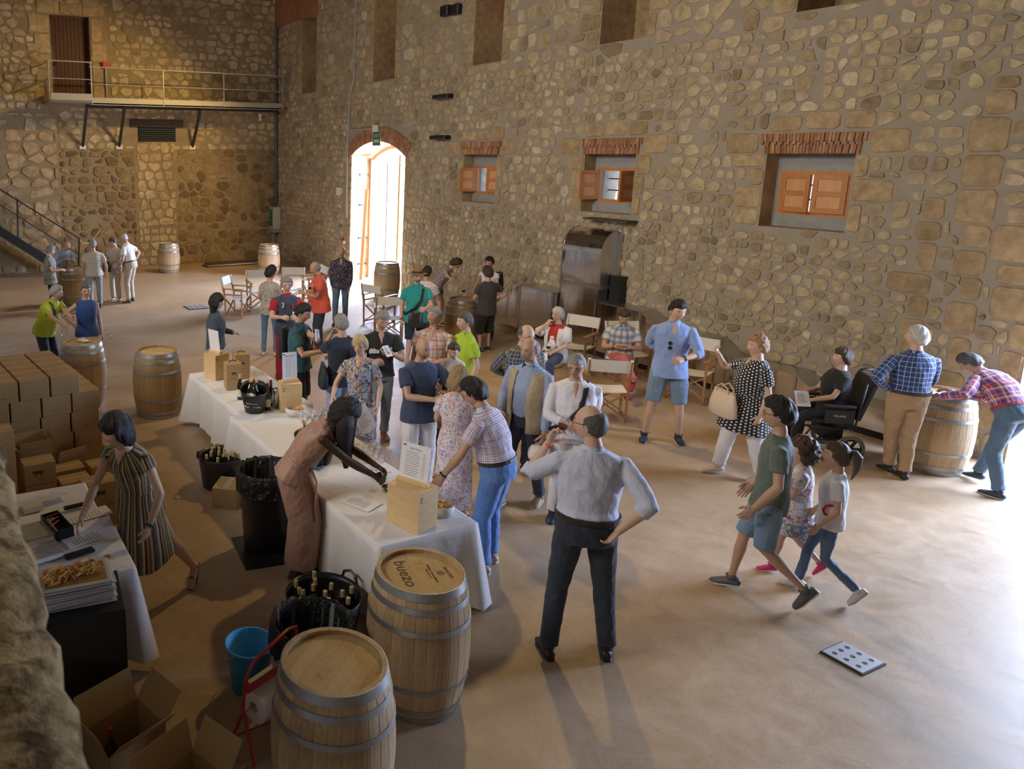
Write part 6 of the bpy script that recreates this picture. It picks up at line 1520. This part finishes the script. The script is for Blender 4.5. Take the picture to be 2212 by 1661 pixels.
for z in (-.0,-.06): b.ball(tuple(I['Ch']+Vector((.04,.155,.02+z))),(.026,.008,.026),10,6)
b.build('hanging_sunglasses',M_blk,I['E'],smooth=True)
# --- 33 polka dots
P_dot=CM('black_polka_dot_tunic',dots((.012,.012,.016),(.70,.70,.72),30,.26))
I=person('woman in black polka dot tunic and white trousers raising one hand, cream handbag in front',(1638,726),h=1.69,face=-58,hp=.0,sex='f',girth=1.28,belly=.02,skin=LIGHT,rh=(.34,.26,1.46),rpole=(1,0,-1),rcurl=.9,lh='down',top=P_dot,sleeve=.5,skirt=1,skirt_len=.34,flare=1.22,bottom=C_white,bw=1.15,legs='step',vneck=True,hair='curlyshort',hairc='ginger',shoec=(.62,.55,.42),solec=(.62,.58,.50),vox=.011)
C_bag=mat('cream_leather',(.66,.52,.40),.5)
def bag(p,rz,w,h,d,m,label,handles=True,name='handbag',flap=None,strapm=None,tilt=0):
    o=empty(name,p,rz,label,'bag'); b=MB(); b.tube([(0,0,-h/2),(0,0,-h*.42),(0,0,0),(0,0,h*.42),(0,0,h/2)],[(w*.40,d*.40),(w*.5,d*.5),(w*.48,d*.48),(w*.40,d*.25),(w*.36,d*.12)],16,side=(1,0,0)); b.build('body',m,o,smooth=True)
    if handles:
        for y in (-d*.2,d*.2): MB().tube([(-w*.22,y,h*.38),(-w*.2,y,h*.62),(0,y*1.4,h*.78),(w*.2,y,h*.62),(w*.22,y,h*.38)],.008,6).build('handle',m,o)
    MB().box(-w*.36,-d*.13,h*.47,w*.36,d*.13,h*.51).build('zip',flap or m,o); o.rotation_euler=(tilt,0,rz); return o
q=I['LM']@(I['P0']+Vector((.02,.30,-.02))); bag(q,I['rz']+.15,.42,.30,.16,C_bag,'cream leather handbag carried by the woman in polka dots')
# --- 35 blue check back
P_bc=CM('navy_white_windowpane',plaid((.022,.05,.16),[((.42,.55,.78),.055,.11,.85,0)]))
person('white-haired man in navy and white checked shirt and khaki trousers, hand on hip',(1985,706),h=1.80,face=-152,hy=42,hp=-.05,girth=1.12,belly=.02,skin=LIGHT,lh='hip',lcurl=.6,rh='front',top=P_bc,sleeve=.85,collar=P_bc,hem=.06,bottom=C_khaki,legs='cross',hair='short',hairc='white',shoec=(.03,.02,.02),belt=dk,vox=.011)
# --- 36 red plaid leaning on the barrel
P_rp=CM('red_blue_plaid',plaid((.42,.05,.05),[((.04,.06,.26),.11,.30,.65,0),((.62,.60,.66),.11,.10,.8,.5),((.62,.60,.66),.055,.06,.6,.2)]))
person('grey-haired man in red and blue plaid shirt bent over the right-hand barrel writing',(2076,768),h=1.76,face=-128,lean=38,bend=22,hy=20,hp=.95,girth=1.1,skin=TAN,lh=('w',G(2030,856,1.02)),rh=('w',G(2062,846,1.02)),lpole=(-1,-.2,-.6),top=P_rp,sleeve=1,collar=P_rp,hem=.06,bottom=C_mjean,legs='step',hair='short',hairc='darkgrey',shoec=(.03,.04,.07),solec=(.6,.6,.6),belt=mat('red_woven_belt',(.35,.05,.05),.7),glasses=(.4,.3,.2),vox=.011)
sheet(G(2026,852,.96),.5,'white paper sheet on the right-hand barrel')
# --- 37 boy
C_grn=CM('grey_green_tee',plain((.11,.14,.11)))
person('boy with glasses in grey-green tee and denim shorts walking left',(1680,862),h=1.74,face=-86,hp=.1,child=1.06,girth=.95,skin=TAN,rh='relax',lh='relax',top=C_grn,sleeve=.5,hem=-.13,bottom=C_dsh,blen=.55,bw=1.2,legs='stride',hair='short',hairc='black',hvol=1.7,glasses=(.03,.03,.04),shoec=(.10,.10,.10),solec=(.65,.65,.62),vox=.010)
# --- 38 girl with pink bow
P_gd=CM('bright_flower_dress',floral((.68,.64,.70),[(.06,.34,.36),(.52,.03,.24),(.62,.16,.05),(.36,.44,.05)],16,.58))
I=person('small girl with curly hair, pink bow and flowered dress walking left',(1735,952),h=1.22,face=-86,sex='f',child=1.22,skin=TAN,hp=.1,rh='front',lh='front',top=P_gd,sleeve=.5,skirt=1,skirt_len=.36,flare=1.5,legs='stride2',hair='curly',hairc='brown',hvol=1.3,glasses=(.3,.03,.1),shoec=(.55,.02,.12),solec=(.6,.6,.6),long_tail=.16,vox=.010)
b=MB(); q=I['Hc']+I['HM']@Vector((0,-.0,.135))*I['hsz']
for k in range(5): b.ball((q.x+.03*math.cos(k*1.26),q.y+.03*math.sin(k*1.26),q.z),(.028,.028,.018),8,5)
b.build('hair_bow',mat('pink_bow',(.80,.05,.18),.6),I['E'],smooth=True)
# --- 39 girl with ponytail
I=person('girl with a ponytail in white tee and jeans walking left',(1810,958),h=1.34,face=-84,sex='f',child=1.17,skin=TAN,hp=.05,rh='relax',lh='relax',top=C_white,sleeve=.5,hem=-.10,bottom=C_mjean,bw=.85,legs='stride',hair='pony',hairc='brown',long_tail=.30,shoec=(.62,.60,.58),solec=(.55,.52,.48),vox=.010,girth=.95)
textm('letter','C',mat('red_print',(.45,.02,.03),.7),I['E'],Matrix.Translation(I['P0']+Vector((-.165*I['s']*.95-.0,.03,.09)))@Matrix.Rotation(-pi/2,4,'Z')@Matrix.Rotation(pi/2,4,'X'),.16,ext=.012)
# --- 2 woman in brown dress
C_brn=CM('brown_satin_dress',plain((.40,.225,.165),.08),rough=.55)
I=person('dark-skinned woman with long black hair in a long brown sleeveless dress pouring wine',None,pos=(2.80,5.42,0),faceworld=-32,h=1.84,lean=30,bend=14,hy=-8,hp=.75,sex='f',skin=DARK,girth=1.02,rh=('w',G(826,1040,.96)),lh=('w',G(846,1032,1.0)),rcurl=.9,lcurl=.9,rpole=(.6,-.2,-1),top=C_brn,sleeve=0,skirt=1,skirt_len=.84,flare=.84,hair='long',hairc='black',long_tail=.50,shoe='sandal',shoec=(.1,.07,.05),vox=.010,legs=((.09,-.05,.085),(-.09,.02,.085)))
b=MB(); c=I['P0']+Vector((0,.02,.12)); b.tube([I['P0']+(I['Ch']-I['P0'])*.42,I['P0']+(I['Ch']-I['P0'])*.52],[(.160,.135)]*2,20,side=(1,0,0)); q=I['P0']+Vector((.08,.16,.06))
b.tube([q,q+Vector((.01,.05,-.12)),q+Vector((.02,.04,-.34)),q+Vector((.03,.05,-.46))],[(.02,.012),(.03,.008),(.045,.006),(.05,.004)],8,side=(1,0,0)); b.ball(tuple(q),(.035,.025,.03),8,6); b.build('tie_belt',C_brn,I['E'],smooth=True)
bottle(G(846,1052,.90),'dark wine bottle being tilted by the woman in the brown dress',None,1.25,-.9,'a')
# --- 1 striped dress
P_st=CM('multi_stripe_dress',stripes([(.10,.03,.03),(.46,.34,.14),(.04,.13,.10),(.42,.19,.05),(.04,.015,.02),(.55,.48,.32),(.06,.19,.16),(.20,.06,.03)],.12))
person('woman with short dark bob in a multicoloured striped dress reaching over the left table',(242,903),h=1.78,face=-38,lean=15,bend=16,side=-5,hy=-34,hp=.28,sex='f',skin=LIGHT,girth=1.05,rh=('w',G(158,1160,TL+.06)),rcurl=.5,lh='relax',lpole=(-1,-.6,0),top=P_st,sleeve=.3,skirt=1,skirt_len=.55,flare=1.12,vneck=True,hair='bowl',hairc='black',hvol=1.1,shoe='sandal',shoec=(.12,.05,.03),legs='lunge',wrist_item=[(-1,(.02,.02,.025))],vox=.010)
# --- 3 blonde with glasses
P_pz=CM('navy_cream_paisley',floral((.03,.045,.10),[(.66,.55,.30),(.22,.34,.52),(.50,.30,.24)],10,.53))
I=person('woman with short blond hair and round glasses in a navy and cream paisley dress',(777,728),h=1.62,face=-14,hy=-6,hp=.14,sex='f',skin=LIGHT,girth=1.1,rh=(.26,.34,1.03),rcurl=.4,lh='relax',top=P_pz,sleeve=.5,skirt=1,skirt_len=.60,flare=1.1,vneck=True,hair='pixie',hairc='blond',glasses=(.02,.02,.02),necklace=1,shoe='sandal',vox=.010)
o=sheet(G(786,905,1.0),0,'price sheet held low by the blond woman in paisley',.2,.28); o.rotation_euler=(1.15,-.35,.1)
# --- 4 black tee
I=person('grey-haired man in black tee with white lettering reading a card',(829,675),h=1.78,face=8,hy=8,hp=.42,skin=TAN,girth=1.02,rh='hold',lh='chest',rcurl=.9,lcurl=.9,top=C_black,sleeve=.5,vneck=True,hem=-.06,bottom=C_gjean,legs='step',hair='short',hairc='grey',shoec=(.22,.10,.07),solec=(.35,.1,.06),vox=.011)
textm('shirt_lettering','GAS',mat('shirt_print',(.65,.65,.65),.7),I['E'],Matrix.Translation(I['Ch']+Vector((-.055,.150,.03)))@Matrix.Rotation(pi,4,'Z')@Matrix.Rotation(pi/2,4,'X'),.085,ext=.012)
MB().box(.03,.138,1.20,.16,.150,1.245).box(.08,.140,1.235,.15,.149,1.26).build('shirt_print',bpy.data.materials['shirt_print'],I['E'],loc=(0,0,.04))
p,d,n=I['hand'][-1]; o=sheet(p+Vector((.0,-.02,.03)),.3,'small card held by the man in the black lettered tee',.10,.15); o.rotation_euler=(.9,0,.2)
# --- 5 navy man from behind
I=person('man with thinning grey hair from behind in navy tee with a dark bag',(735,680),h=1.72,face=-150,hp=.2,hy=0,skin=TAN,girth=1.12,lh='mouth',rh='front',lcurl=.8,top=C_navy,sleeve=.5,hem=-.1,bottom=CM('pale_blue_shorts',plain((.30,.38,.52))),blen=.55,bw=1.15,hair='short',hairc='grey',shoec=(.05,.05,.06),vox=.012)
strap(I,M_strap,1,r=.014).build('shoulder_strap',M_strap,I['E']); bag(I['LM']@(I['P0']+Vector((-.24,.04,.02))),I['rz']+1.2,.34,.30,.13,mat('dark_teal_bag',(.018,.028,.035),.7),'dark bag hanging at the hip of the man in navy',False,'shoulder_bag')
# --- 6 teal polo
C_teal=CM('teal_polo',plain((.018,.085,.10)))
I=person('man in dark teal polo and black shorts in profile, paper at his mouth',(662,658),h=1.80,face=72,hp=.38,hy=-4,skin=TAN,girth=1.12,lh=('w',G(690,735,1.42)),rh='hold',rcurl=1.2,lcurl=.9,top=C_teal,sleeve=.5,collar=C_teal,hem=-.08,bottom=C_black,blen=.55,bw=1.2,hair='short',hairc='black',shoec=(.05,.05,.05),wrist_item=[(1,(.02,.02,.02)),(-1,(.02,.02,.02))],vox=.011)
o=bag(I['LM']@(I['Ch']+Vector((0,-.20,-.02))),I['rz'],.30,.42,.16,mat('black_backpack_cloth',(.018,.019,.022),.8),'black backpack worn by the man in the teal polo',False,'backpack')
for sg in (1,-1): strap(I,M_strap,sg,low=.0,r=.012).build('shoulder_strap',M_strap,I['E'])
p,d,n=I['hand'][-1]; o=sheet(p+Vector((.0,.0,.06)),.4,'cream paper held to the mouth of the man in teal',.09,.15); o.rotation_euler=(1.3,.2,.4)
# --- 7 number three polo
C_nr=CM('slate_navy_polo',plain((.045,.055,.10))); C_redc=CM('red_collar_cloth',plain((.45,.012,.025))); C_redt=CM('red_trousers',plain((.33,.012,.025)))
I=person('man in navy polo with red sleeves, number three and red trousers',(620,600),h=1.77,face=8,hp=.14,skin=LIGHT,girth=1.06,rh='hold',lh='hold',rcurl=.8,top=C_nr,sleeve=.5,collar=C_redc,hem=-.12,bottom=C_redt,hair='curlyshort',hairc='grey',hvol=.8,glasses=(.05,.04,.04),vox=.012)
textm('number','3',M_white,I['E'],Matrix.Translation(I['Ch']+Vector((.075,.142,.09)))@Matrix.Rotation(pi,4,'Z')@Matrix.Rotation(pi/2,4,'X'),.11,ext=.014)
b=MB(); q=I['Ch']+Vector((-.085,.14,.07)); b.box(q.x-.010,q.y-.015,q.z-.02,q.x+.012,q.y+.012,q.z+.022).ball((q.x,q.y+.002,q.z+.035),(.010,.010,.012)).bar((q.x,q.y,q.z-.02),(q.x-.014,q.y,q.z-.055),.008).bar((q.x,q.y,q.z-.02),(q.x+.012,q.y,q.z-.055),.008).bar((q.x,q.y,q.z+.01),(q.x+.03,q.y,q.z+.03),.006); b.build('embroidered_emblem',M_red,I['E'])
b=MB()
for sg in (1,-1):
    a,e,w=I['A'][sg]; b.tube([a+(e-a)*.02,a.lerp(e,.3),a.lerp(e,.66)],[.0665,.0715,.0725],12,side=(0,1,0))
b.build('red_sleeves',C_redc,I['E'],smooth=True)
p,d,n=I['hand'][-1]; 
for k,dx in enumerate((0,.05)): o=sheet(p+Vector((.02+dx,0,.04)),.3+.3*k,('left' if k else 'right')+' one of two folded white papers in the hands of the man with number three',.09,.13); o.rotation_euler=(1.0,.3-.5*k,.2)
# --- 8 woman colourful sleeveless
P_cl=CM('colourful_print_top',floral((.60,.56,.55),[(.50,.14,.10),(.10,.26,.26),(.48,.40,.10),(.08,.09,.20)],24,.54))
person('dark-haired woman from behind in a colourful sleeveless top and jeans',(588,577),h=1.68,face=168,hy=-40,hp=.2,sex='f',skin=LIGHT,girth=1.1,rh='front',lh='front',top=P_cl,sleeve=0,hem=-.10,bottom=C_mjean,bw=.85,hair='curlyshort',hairc='black',hvol=1.3,shoe='sandal',shoec=(.3,.04,.08),vox=.013)
# --- 9 orange polo
C_or=CM('coral_polo',plain((.62,.10,.055)))
I=person('bald man in coral red polo in profile holding out a glass',(675,567),h=1.76,face=-80,lean=6,hp=.45,skin=TAN,girth=1.18,belly=.05,rh=('w',G(655,650,1.16)),rpole=(.3,-.4,-1),lh='hold',rcurl=.9,lcurl=1.1,top=C_or,sleeve=.5,collar=C_or,hem=-.16,bottom=C_navy,hair='bald',hairc='grey',shoec=(.40,.03,.02),solec=(.6,.6,.6),vox=.013)
p,d,n=I['hand'][1]; glass(p+Vector((0,0,-.07)),'glass of red wine held out by the man in coral polo',None,1)
# --- 10 navy floral shirt
P_nf=CM('navy_flower_shirt',floral((.016,.022,.05),[(.34,.34,.42),(.26,.08,.08)],20,.58))
person('bald man in navy flowered shirt with hands in pockets near the arch',(738,532),h=1.75,face=-2,hp=.12,skin=TAN,girth=1.1,rh='pocket',lh='pocket',top=P_nf,sleeve=.85,collar=P_nf,vneck=True,hem=-.14,bottom=C_mjean,legs='step',hair='none',shoec=(.05,.04,.03),vox=.014)
# --- 11 denim jacket
C_dj=CM('dark_denim_jacket',denim((.045,.065,.085)))
person('woman with long dark wavy hair and glasses in a dark denim jacket, in profile',(470,637),h=1.64,face=84,hp=.1,sex='f',skin=LIGHT,girth=1.18,rh='relax',lh='front',top=C_dj,sleeve=1,collar=C_dj,hem=-.06,bottom=C_jean,hair='long',hairc='black',long_tail=.24,hvol=1.3,glasses=(.2,.1,.06),vox=.012)
# --- 12 lime old man, 13 blue tank
C_lim2=CM('yellow_green_polo',plain((.42,.50,.02)))
I=person('grey-haired man in yellow-green polo leaning on the barrel at the left',(125,617),h=1.72,face=52,lean=20,bend=8,hy=20,hp=.25,skin=TAN,girth=1.16,belly=.03,rh=('w',btop(168,735)+Vector((0,0,.04))),lh=('w',btop(192,728)+Vector((0,.05,.04))),top=C_lim2,sleeve=.5,collar=C_lim2,hem=-.08,bottom=C_jean,hair='short',hairc='grey',wrist_item=[(-1,(.1,.08,.05))],vox=.012)
strap(I,M_strap,1,r=.014).build('shoulder_strap',M_strap,I['E'])
glass(btop(140,742),'empty wine glass on the barrel behind the cardboard boxes'); sheet(btop(180,735)+Vector((0,0,.002)),.3,'folded paper on the barrel behind the cardboard boxes',.12,.2)
P_zb=CM('navy_white_leaf_print',floral((.60,.58,.58),[(.06,.07,.20)],24,.53)); C_blu=CM('royal_blue_top',plain((.014,.05,.19)))
I=person('woman with short grey hair and sunglasses in a blue sleeveless top and patterned trousers',(185,613),h=1.68,face=12,hp=.14,sex='f',skin=TAN,girth=1.12,rh='hip',lh='down',lcurl=.8,top=C_blu,sleeve=0,hem=-.10,bottom=P_zb,legs='cross',hair='short',hairc='darkgrey',hvol=1.3,glasses=(.05,.02,.03),necklace=1,shoe='sandal',shoec=(.2,.1,.06),vox=.012)
p,d,n=I['hand'][-1]; glass(p+Vector((-.02,0,0)),'empty glass dangling from the hand of the woman in blue',None,0,0,1.5,.3)
# --- far left group
P_gp=CM('grey_black_pattern',floral((.28,.28,.22),[(.04,.05,.05)],16,.54)); P_lb=CM('pale_blue_check',plaid((.38,.44,.56),[((.12,.18,.34),.04,.3,.6,0)])); P_cc=CM('cream_grid_check',plaid((.56,.52,.46),[((.20,.14,.12),.06,.12,.7,0)])); P_bw=CM('beige_swirl_blouse',floral((.58,.52,.46),[(.18,.15,.13)],18,.6))
person('woman with short grey hair and patterned grey tunic at the stair-foot barrel',(113,532),h=1.60,face=80,hp=.4,sex='f',skin=LIGHT,girth=1.15,rh='front',lh='front',top=P_gp,sleeve=.5,hem=-.2,bottom=C_black,hair='curlyshort',hairc='grey',glasses=(.2,.2,.2),vox=.016,detail=0)
person('bald man in pale blue check bending over the stair-foot barrel',(148,526),h=1.76,face=30,lean=22,bend=14,hp=.9,skin=TAN,girth=1.1,rh='hold',lh='hold',top=P_lb,sleeve=1,bottom=C_khaki,hair='bald',hairc='grey',vox=.016,detail=0)
person('man from behind in cream checked shirt and grey trousers at the stair-foot barrel',(200,518),h=1.72,face=178,skin=TAN,girth=1.2,rh='relax',lh='down',top=P_cc,sleeve=.5,hem=-.06,bottom=CM('grey_trousers',plain((.26,.27,.27))),legs='step',hair='short',hairc='grey',vox=.016,detail=0)
I=person('woman in beige swirl blouse and white trousers with a black bag',(240,515),h=1.66,face=-50,hp=.5,sex='f',skin=LIGHT,girth=1.1,rh='hold',lh='hold',top=P_bw,sleeve=.5,bottom=C_beige,bw=1.1,hair='short',hairc='brown',shoe='sandal',vox=.016,detail=0)
bag(I['LM']@(I['P0']+Vector((.06,.24,-.0))),I['rz'],.30,.24,.1,M_bucket,'black shoulder bag of the woman in the beige blouse',False,'shoulder_bag')
I=person('bald man in white polo and beige trousers, right-hand one of the group by the stairs',(262,505),h=1.80,face=-118,lean=12,hp=.5,skin=TAN,girth=1.12,lh='relax',rh='hip',top=C_white,sleeve=.5,collar=C_white,hem=.06,bottom=C_beige,belt=dk,hair='bald',hairc='white',shoec=(.12,.09,.06),vox=.016,detail=0)
p,d,n=I['hand'][-1]; o=sheet(p,.3,'white card in the hand of the man in white polo',.10,.15); o.rotation_euler=(.8,.2,.3)
# --- by the wall
C_tur=CM('turquoise_polo',plain((.018,.30,.28)))
I=person('bearded man with brown brimmed hat and turquoise polo, sunglasses hanging',(903,583),h=1.74,face=12,hp=.12,skin=LIGHT,girth=1.14,belly=.02,beard=(.22,.17,.14),rh='down',lh='front',top=C_tur,sleeve=.5,collar=C_tur,hem=-.14,bottom=C_navy,blen=.55,bw=1.1,hair='crop',hairc='grey',glasses=(.1,.08,.06),wrist_item=[(1,(.02,.02,.02))],shoec=(.3,.3,.32),vox=.012)
M_felt=noisy('brown_felt',(.26,.15,.06),(.19,.10,.04),8,.9)
h_=hat(I['LM']@(I['Hc']+Vector((0,0,.055*I['s']))),'brown felt hat on the bearded man in turquoise',M_felt,M_strap,(.0,0,0),.98)
strap(I,M_strap,-1,r=.014).build('shoulder_strap',M_strap,I['E'])
b=MB(); [b.ball(tuple(I['Ch']+Vector((-.01,.142,.07+z))),(.016,.008,.022),8,6) for z in (0,-.05)]; b.build('hanging_sunglasses',M_blk,I['E'],smooth=True)
bag(I['LM']@(I['P0']+Vector((.04,.19,-.06))),I['rz'],.27,.27,.10,M_bucket,'black messenger bag in front of the man in turquoise',False,'shoulder_bag')
C_ws=CM('white_striped_tee',stripes([(.66,.58,.60)]*5+[(.40,.30,.34)],.05,1))
person('man with black cap of hair in white striped tee behind the man with the hat',(925,576),h=1.66,face=150,hp=.2,skin=TAN,girth=1.1,rh='front',lh='front',top=C_ws,sleeve=.5,bottom=C_jean,hair='short',hairc='black',vox=.015,detail=0)
P_gt=CM('green_leaf_blouse',floral((.55,.50,.44),[(.05,.09,.05),(.40,.08,.10),(.10,.14,.20)],22,.53)); C_gs=CM('green_shorts',plain((.018,.15,.06)))
person('woman in leafy blouse and green shorts bending over the glass barrel',(993,563),h=1.66,face=76,lean=30,bend=12,hp=.85,sex='f',skin=LIGHT,girth=1.12,rh=('w',btop(1000,650)+Vector((0,0,.05))),lh=('w',btop(1008,642)+Vector((0,0,.05))),top=P_gt,sleeve=0,hem=-.08,bottom=C_gs,blen=.3,bw=1.1,hair='curly',hairc='brown',shoe='sandal',vox=.013)
C_gt=CM('charcoal_tee',plain((.055,.050,.055)))
person('dark curly haired person from behind in charcoal tee and long black shorts',(1052,578),h=1.62,face=-140,hp=.2,skin=LIGHT,girth=1.22,lh='front',rh='hip',top=C_gt,sleeve=.5,hem=-.16,bottom=C_black,blen=.8,bw=1.3,hair='curlyshort',hairc='brown',hvol=1.2,shoec=(.04,.04,.04),solec=(.5,.5,.5),vox=.013)
I=person('black-haired woman with glasses and white tee wearing a dark backpack against the wall',(1057,556),h=1.68,face=-22,hp=.15,sex='f',skin=TAN,girth=1.05,rh='reach',lh='front',top=C_white,sleeve=.3,bottom=C_jean,hair='short',hairc='black',hvol=1.3,glasses=(.3,.05,.1),vox=.014)
bag(I['LM']@(I['Ch']+Vector((-.10,-.19,-.02))),I['rz'],.28,.40,.16,M_bucket,'dark backpack on the woman in white tee by the wall',False,'backpack')
for k,(dx,dy) in enumerate(((-.10,.04),(.06,.10),(.02,-.1))): glass(btop(1003,645)+Vector((dx,dy,0)),('left empty','rear red-filled','near empty')[k]+' wine glass on the barrel by the woman in green shorts','wine glasses on the barrel by the wall',k%2)
# --- seated
C_rd=CM('red_knit_top',plain((.42,.035,.02)))
C_nt=CM('dusty_navy_trousers',plain((.045,.06,.12)))
I=person('white-haired woman seated in a director chair with a white shawl over a red top',(1205,666),h=1.62,face=-24,lean=-4,hy=-22,hp=.05,sex='f',skin=LIGHT,girth=1.2,legs='sit',rh='mouth',rcurl=1.0,lh='lap',lcurl=.8,top=C_rd,sleeve=.5,over=C_white,bottom=C_nt,bw=1.1,hair='pixie',hairc='white',glasses=(.05,.05,.06),shoec=(.1,.1,.12),vox=.012)
b=MB()
for sg in (1,-1):
    a,e,w=I['A'][sg]; b.tube([a-Vector((sg*.04,0,0)),a,a.lerp(e,.35),a.lerp(e,.75)],[.066,.076,.078,.080],10)
q=I['Ch']+Vector((0,.15,.02)); b.ball(tuple(q),(.04,.03,.035),8,6); b.tube([q,q+Vector((-.03,.02,-.12)),q+Vector((-.05,.04,-.28))],[(.03,.02),(.05,.018),(.055,.012)],8,side=(1,0,0)); b.tube([q,q+Vector((.02,.03,-.14)),q+Vector((.03,.06,-.24))],[(.03,.02),(.045,.018),(.05,.012)],8,side=(1,0,0)); b.build('shawl',C_white,I['E'],smooth=True)
p,d,n=I['hand'][-1]; glass(p+Vector((0,0,-.02)),'glass of red wine held by the seated white-haired woman',None,1); o=sheet(p+Vector((-.10,-.02,-.06)),.2,'white card held by the seated white-haired woman',.12,.2); o.rotation_euler=(1.2,0,-.5)
P_sp=CM('white_blue_buffalo_check',plaid((.62,.60,.56),[((.05,.09,.24),.115,.36,.55,0),((.16,.18,.22),.115,.10,.5,.6)])); C_cor=CM('coral_trousers',plain((.50,.12,.10)))
I=person('seated man in blue and white check shirt and coral trousers with a phone',(1350,672),h=1.78,face=4,lean=2,bend=8,hp=.55,skin=TAN,girth=1.14,legs='sit',pal='crossed',rh=(.10,.30,.76),lh=(-.10,.30,.76),rcurl=.9,lcurl=.9,top=P_sp,sleeve=.5,collar=P_sp,bottom=C_cor,bw=1.0,hair='short',hairc='brown',shoec=(.30,.015,.03),solec=(.62,.58,.55),wrist_item=[(1,(.1,.06,.03))],vox=.012)
p,d,n=I['hand'][1]; q=(I['hand'][1][0]+I['hand'][-1][0])/2; o=empty('mobile_phone',q+Vector((0,0,.0)),I['rz'],'dark phone in the hands of the man in coral trousers','phone'); MB().box(-.08,-.04,0,.08,.04,.01,bev=.003).build('case',M_blk,o); MB().box(-.07,-.035,.010,.07,.035,.011).build('screen',M_bott,o); o.rotation_euler=(.5,0,I['rz'])
# wheelchair
IW=person('woman with short brown hair in a black top sitting in the wheelchair with a paper',(1823,754),h=1.62,face=-64,lean=-6,hp=-.05,sex='f',skin=LIGHT,girth=1.2,legs='sit',rh='front',lh='lap',lcurl=.8,top=C_black,sleeve=.5,vneck=True,bottom=C_black,bw=1.0,hair='pixie',hairc='brown',shoec=(.03,.03,.03),seat_h=.52,vox=.012)
p,d,n=IW['hand'][-1]; o=sheet(p+Vector((-.06,-.02,.05)),.2,'folded white paper held by the woman in the wheelchair',.16,.2); o.rotation_euler=(1.0,0,-.6)
wc=empty('wheelchair',(IW['LM'].translation.x,IW['LM'].translation.y,0),IW['rz'],'black wheelchair with grey tyres near the stone wall','wheelchair')
M_tyre=mat('grey_tyre',(.16,.15,.13),.8); yo=IW['P0'].y
def wpart(n_,b,m=M_blk,sm=False): return b.build(n_,m,wc,smooth=sm)
wpart('seat',MB().box(-.23,yo-.16,.44,.23,yo+.28,.49,bev=.015)); 
wpart('backrest',MB().add([( -.22,yo-.19,.5),(.22,yo-.19,.5),(.22,yo-.34,1.02),(-.22,yo-.34,1.02),(-.22,yo-.23,.5),(.22,yo-.23,.5),(.22,yo-.38,1.02),(-.22,yo-.38,1.02)],[(0,1,2,3),(7,6,5,4),(0,3,7,4),(1,5,6,2),(3,2,6,7),(0,4,5,1)]))
for s in (-1,1):
    x=s*.26
    wpart('push_handle',MB().tube([(s*.22,yo-.33,.95),(s*.22,yo-.38,1.04),(s*.22,yo-.52,1.05)],.016,8),M_blk,True)
    wpart('armrest',MB().box(x-.03,yo-.14,.66,x+.03,yo+.20,.70,bev=.01)); wpart('side_guard',MB().box(x-.012,yo-.14,.46,x+.012,yo+.18,.64,bev=.004))
    wpart('frame_tube',MB().tube([(x,yo-.22,.98),(x,yo-.16,.40),(x,yo+.30,.40),(x*.8,yo+.42,.12)],.013,7),M_blk,True); wpart('frame_tube',MB().tube([(x,yo-.2,.26),(x,yo+.28,.24)],.012,7),M_blk,True)
    for yy,r in ((yo-.12,.165),(yo+.30,.095)):
        w_=empty('wheel',(s*.30 if yy<yo else s*.26,yy,r)); w_.parent=wc
        MM=Matrix.Rotation(pi/2,4,'Y')
        MB().lathe([(r-.045,-.02),(r-.01,-.024),(r,0),(r-.01,.024),(r-.045,.02)],26,MM).build('tyre',M_tyre,w_,smooth=True); MB().lathe([(.0,-.02),(.035,-.02),(.035,.02),(0,.02)],12,MM).build('hub',M_blk,w_)
        b=MB(); [b.bar((0,0,0),(0,(r-.035)*math.cos(k*pi/3),(r-.035)*math.sin(k*pi/3)),.018,.03) for k in range(6)]; b.build('spokes',M_blk,w_)
    wpart('footplate',MB().box(x*.8-.07,yo+.40,.09,x*.8+.07,yo+.54,.105)); 
wpart('cross_frame',MB().bar((-.25,yo-.1,.2),(.25,yo-.1,.42),.02).bar((.25,yo-.1,.2),(-.25,yo-.1,.42),.02).bar((-.26,yo+.1,.24),(.26,yo+.1,.24),.02)); wpart('battery_box',MB().box(-.16,yo-.10,.22,.16,yo+.12,.38,bev=.01))
b=textm('side_lettering','POLARIS',M_white,wc,Matrix.Translation((-.2735,yo+.02,.56))@Matrix.Rotation(-pi/2,4,'Z')@Matrix.Rotation(pi/2,4,'X'),.035)
flush()
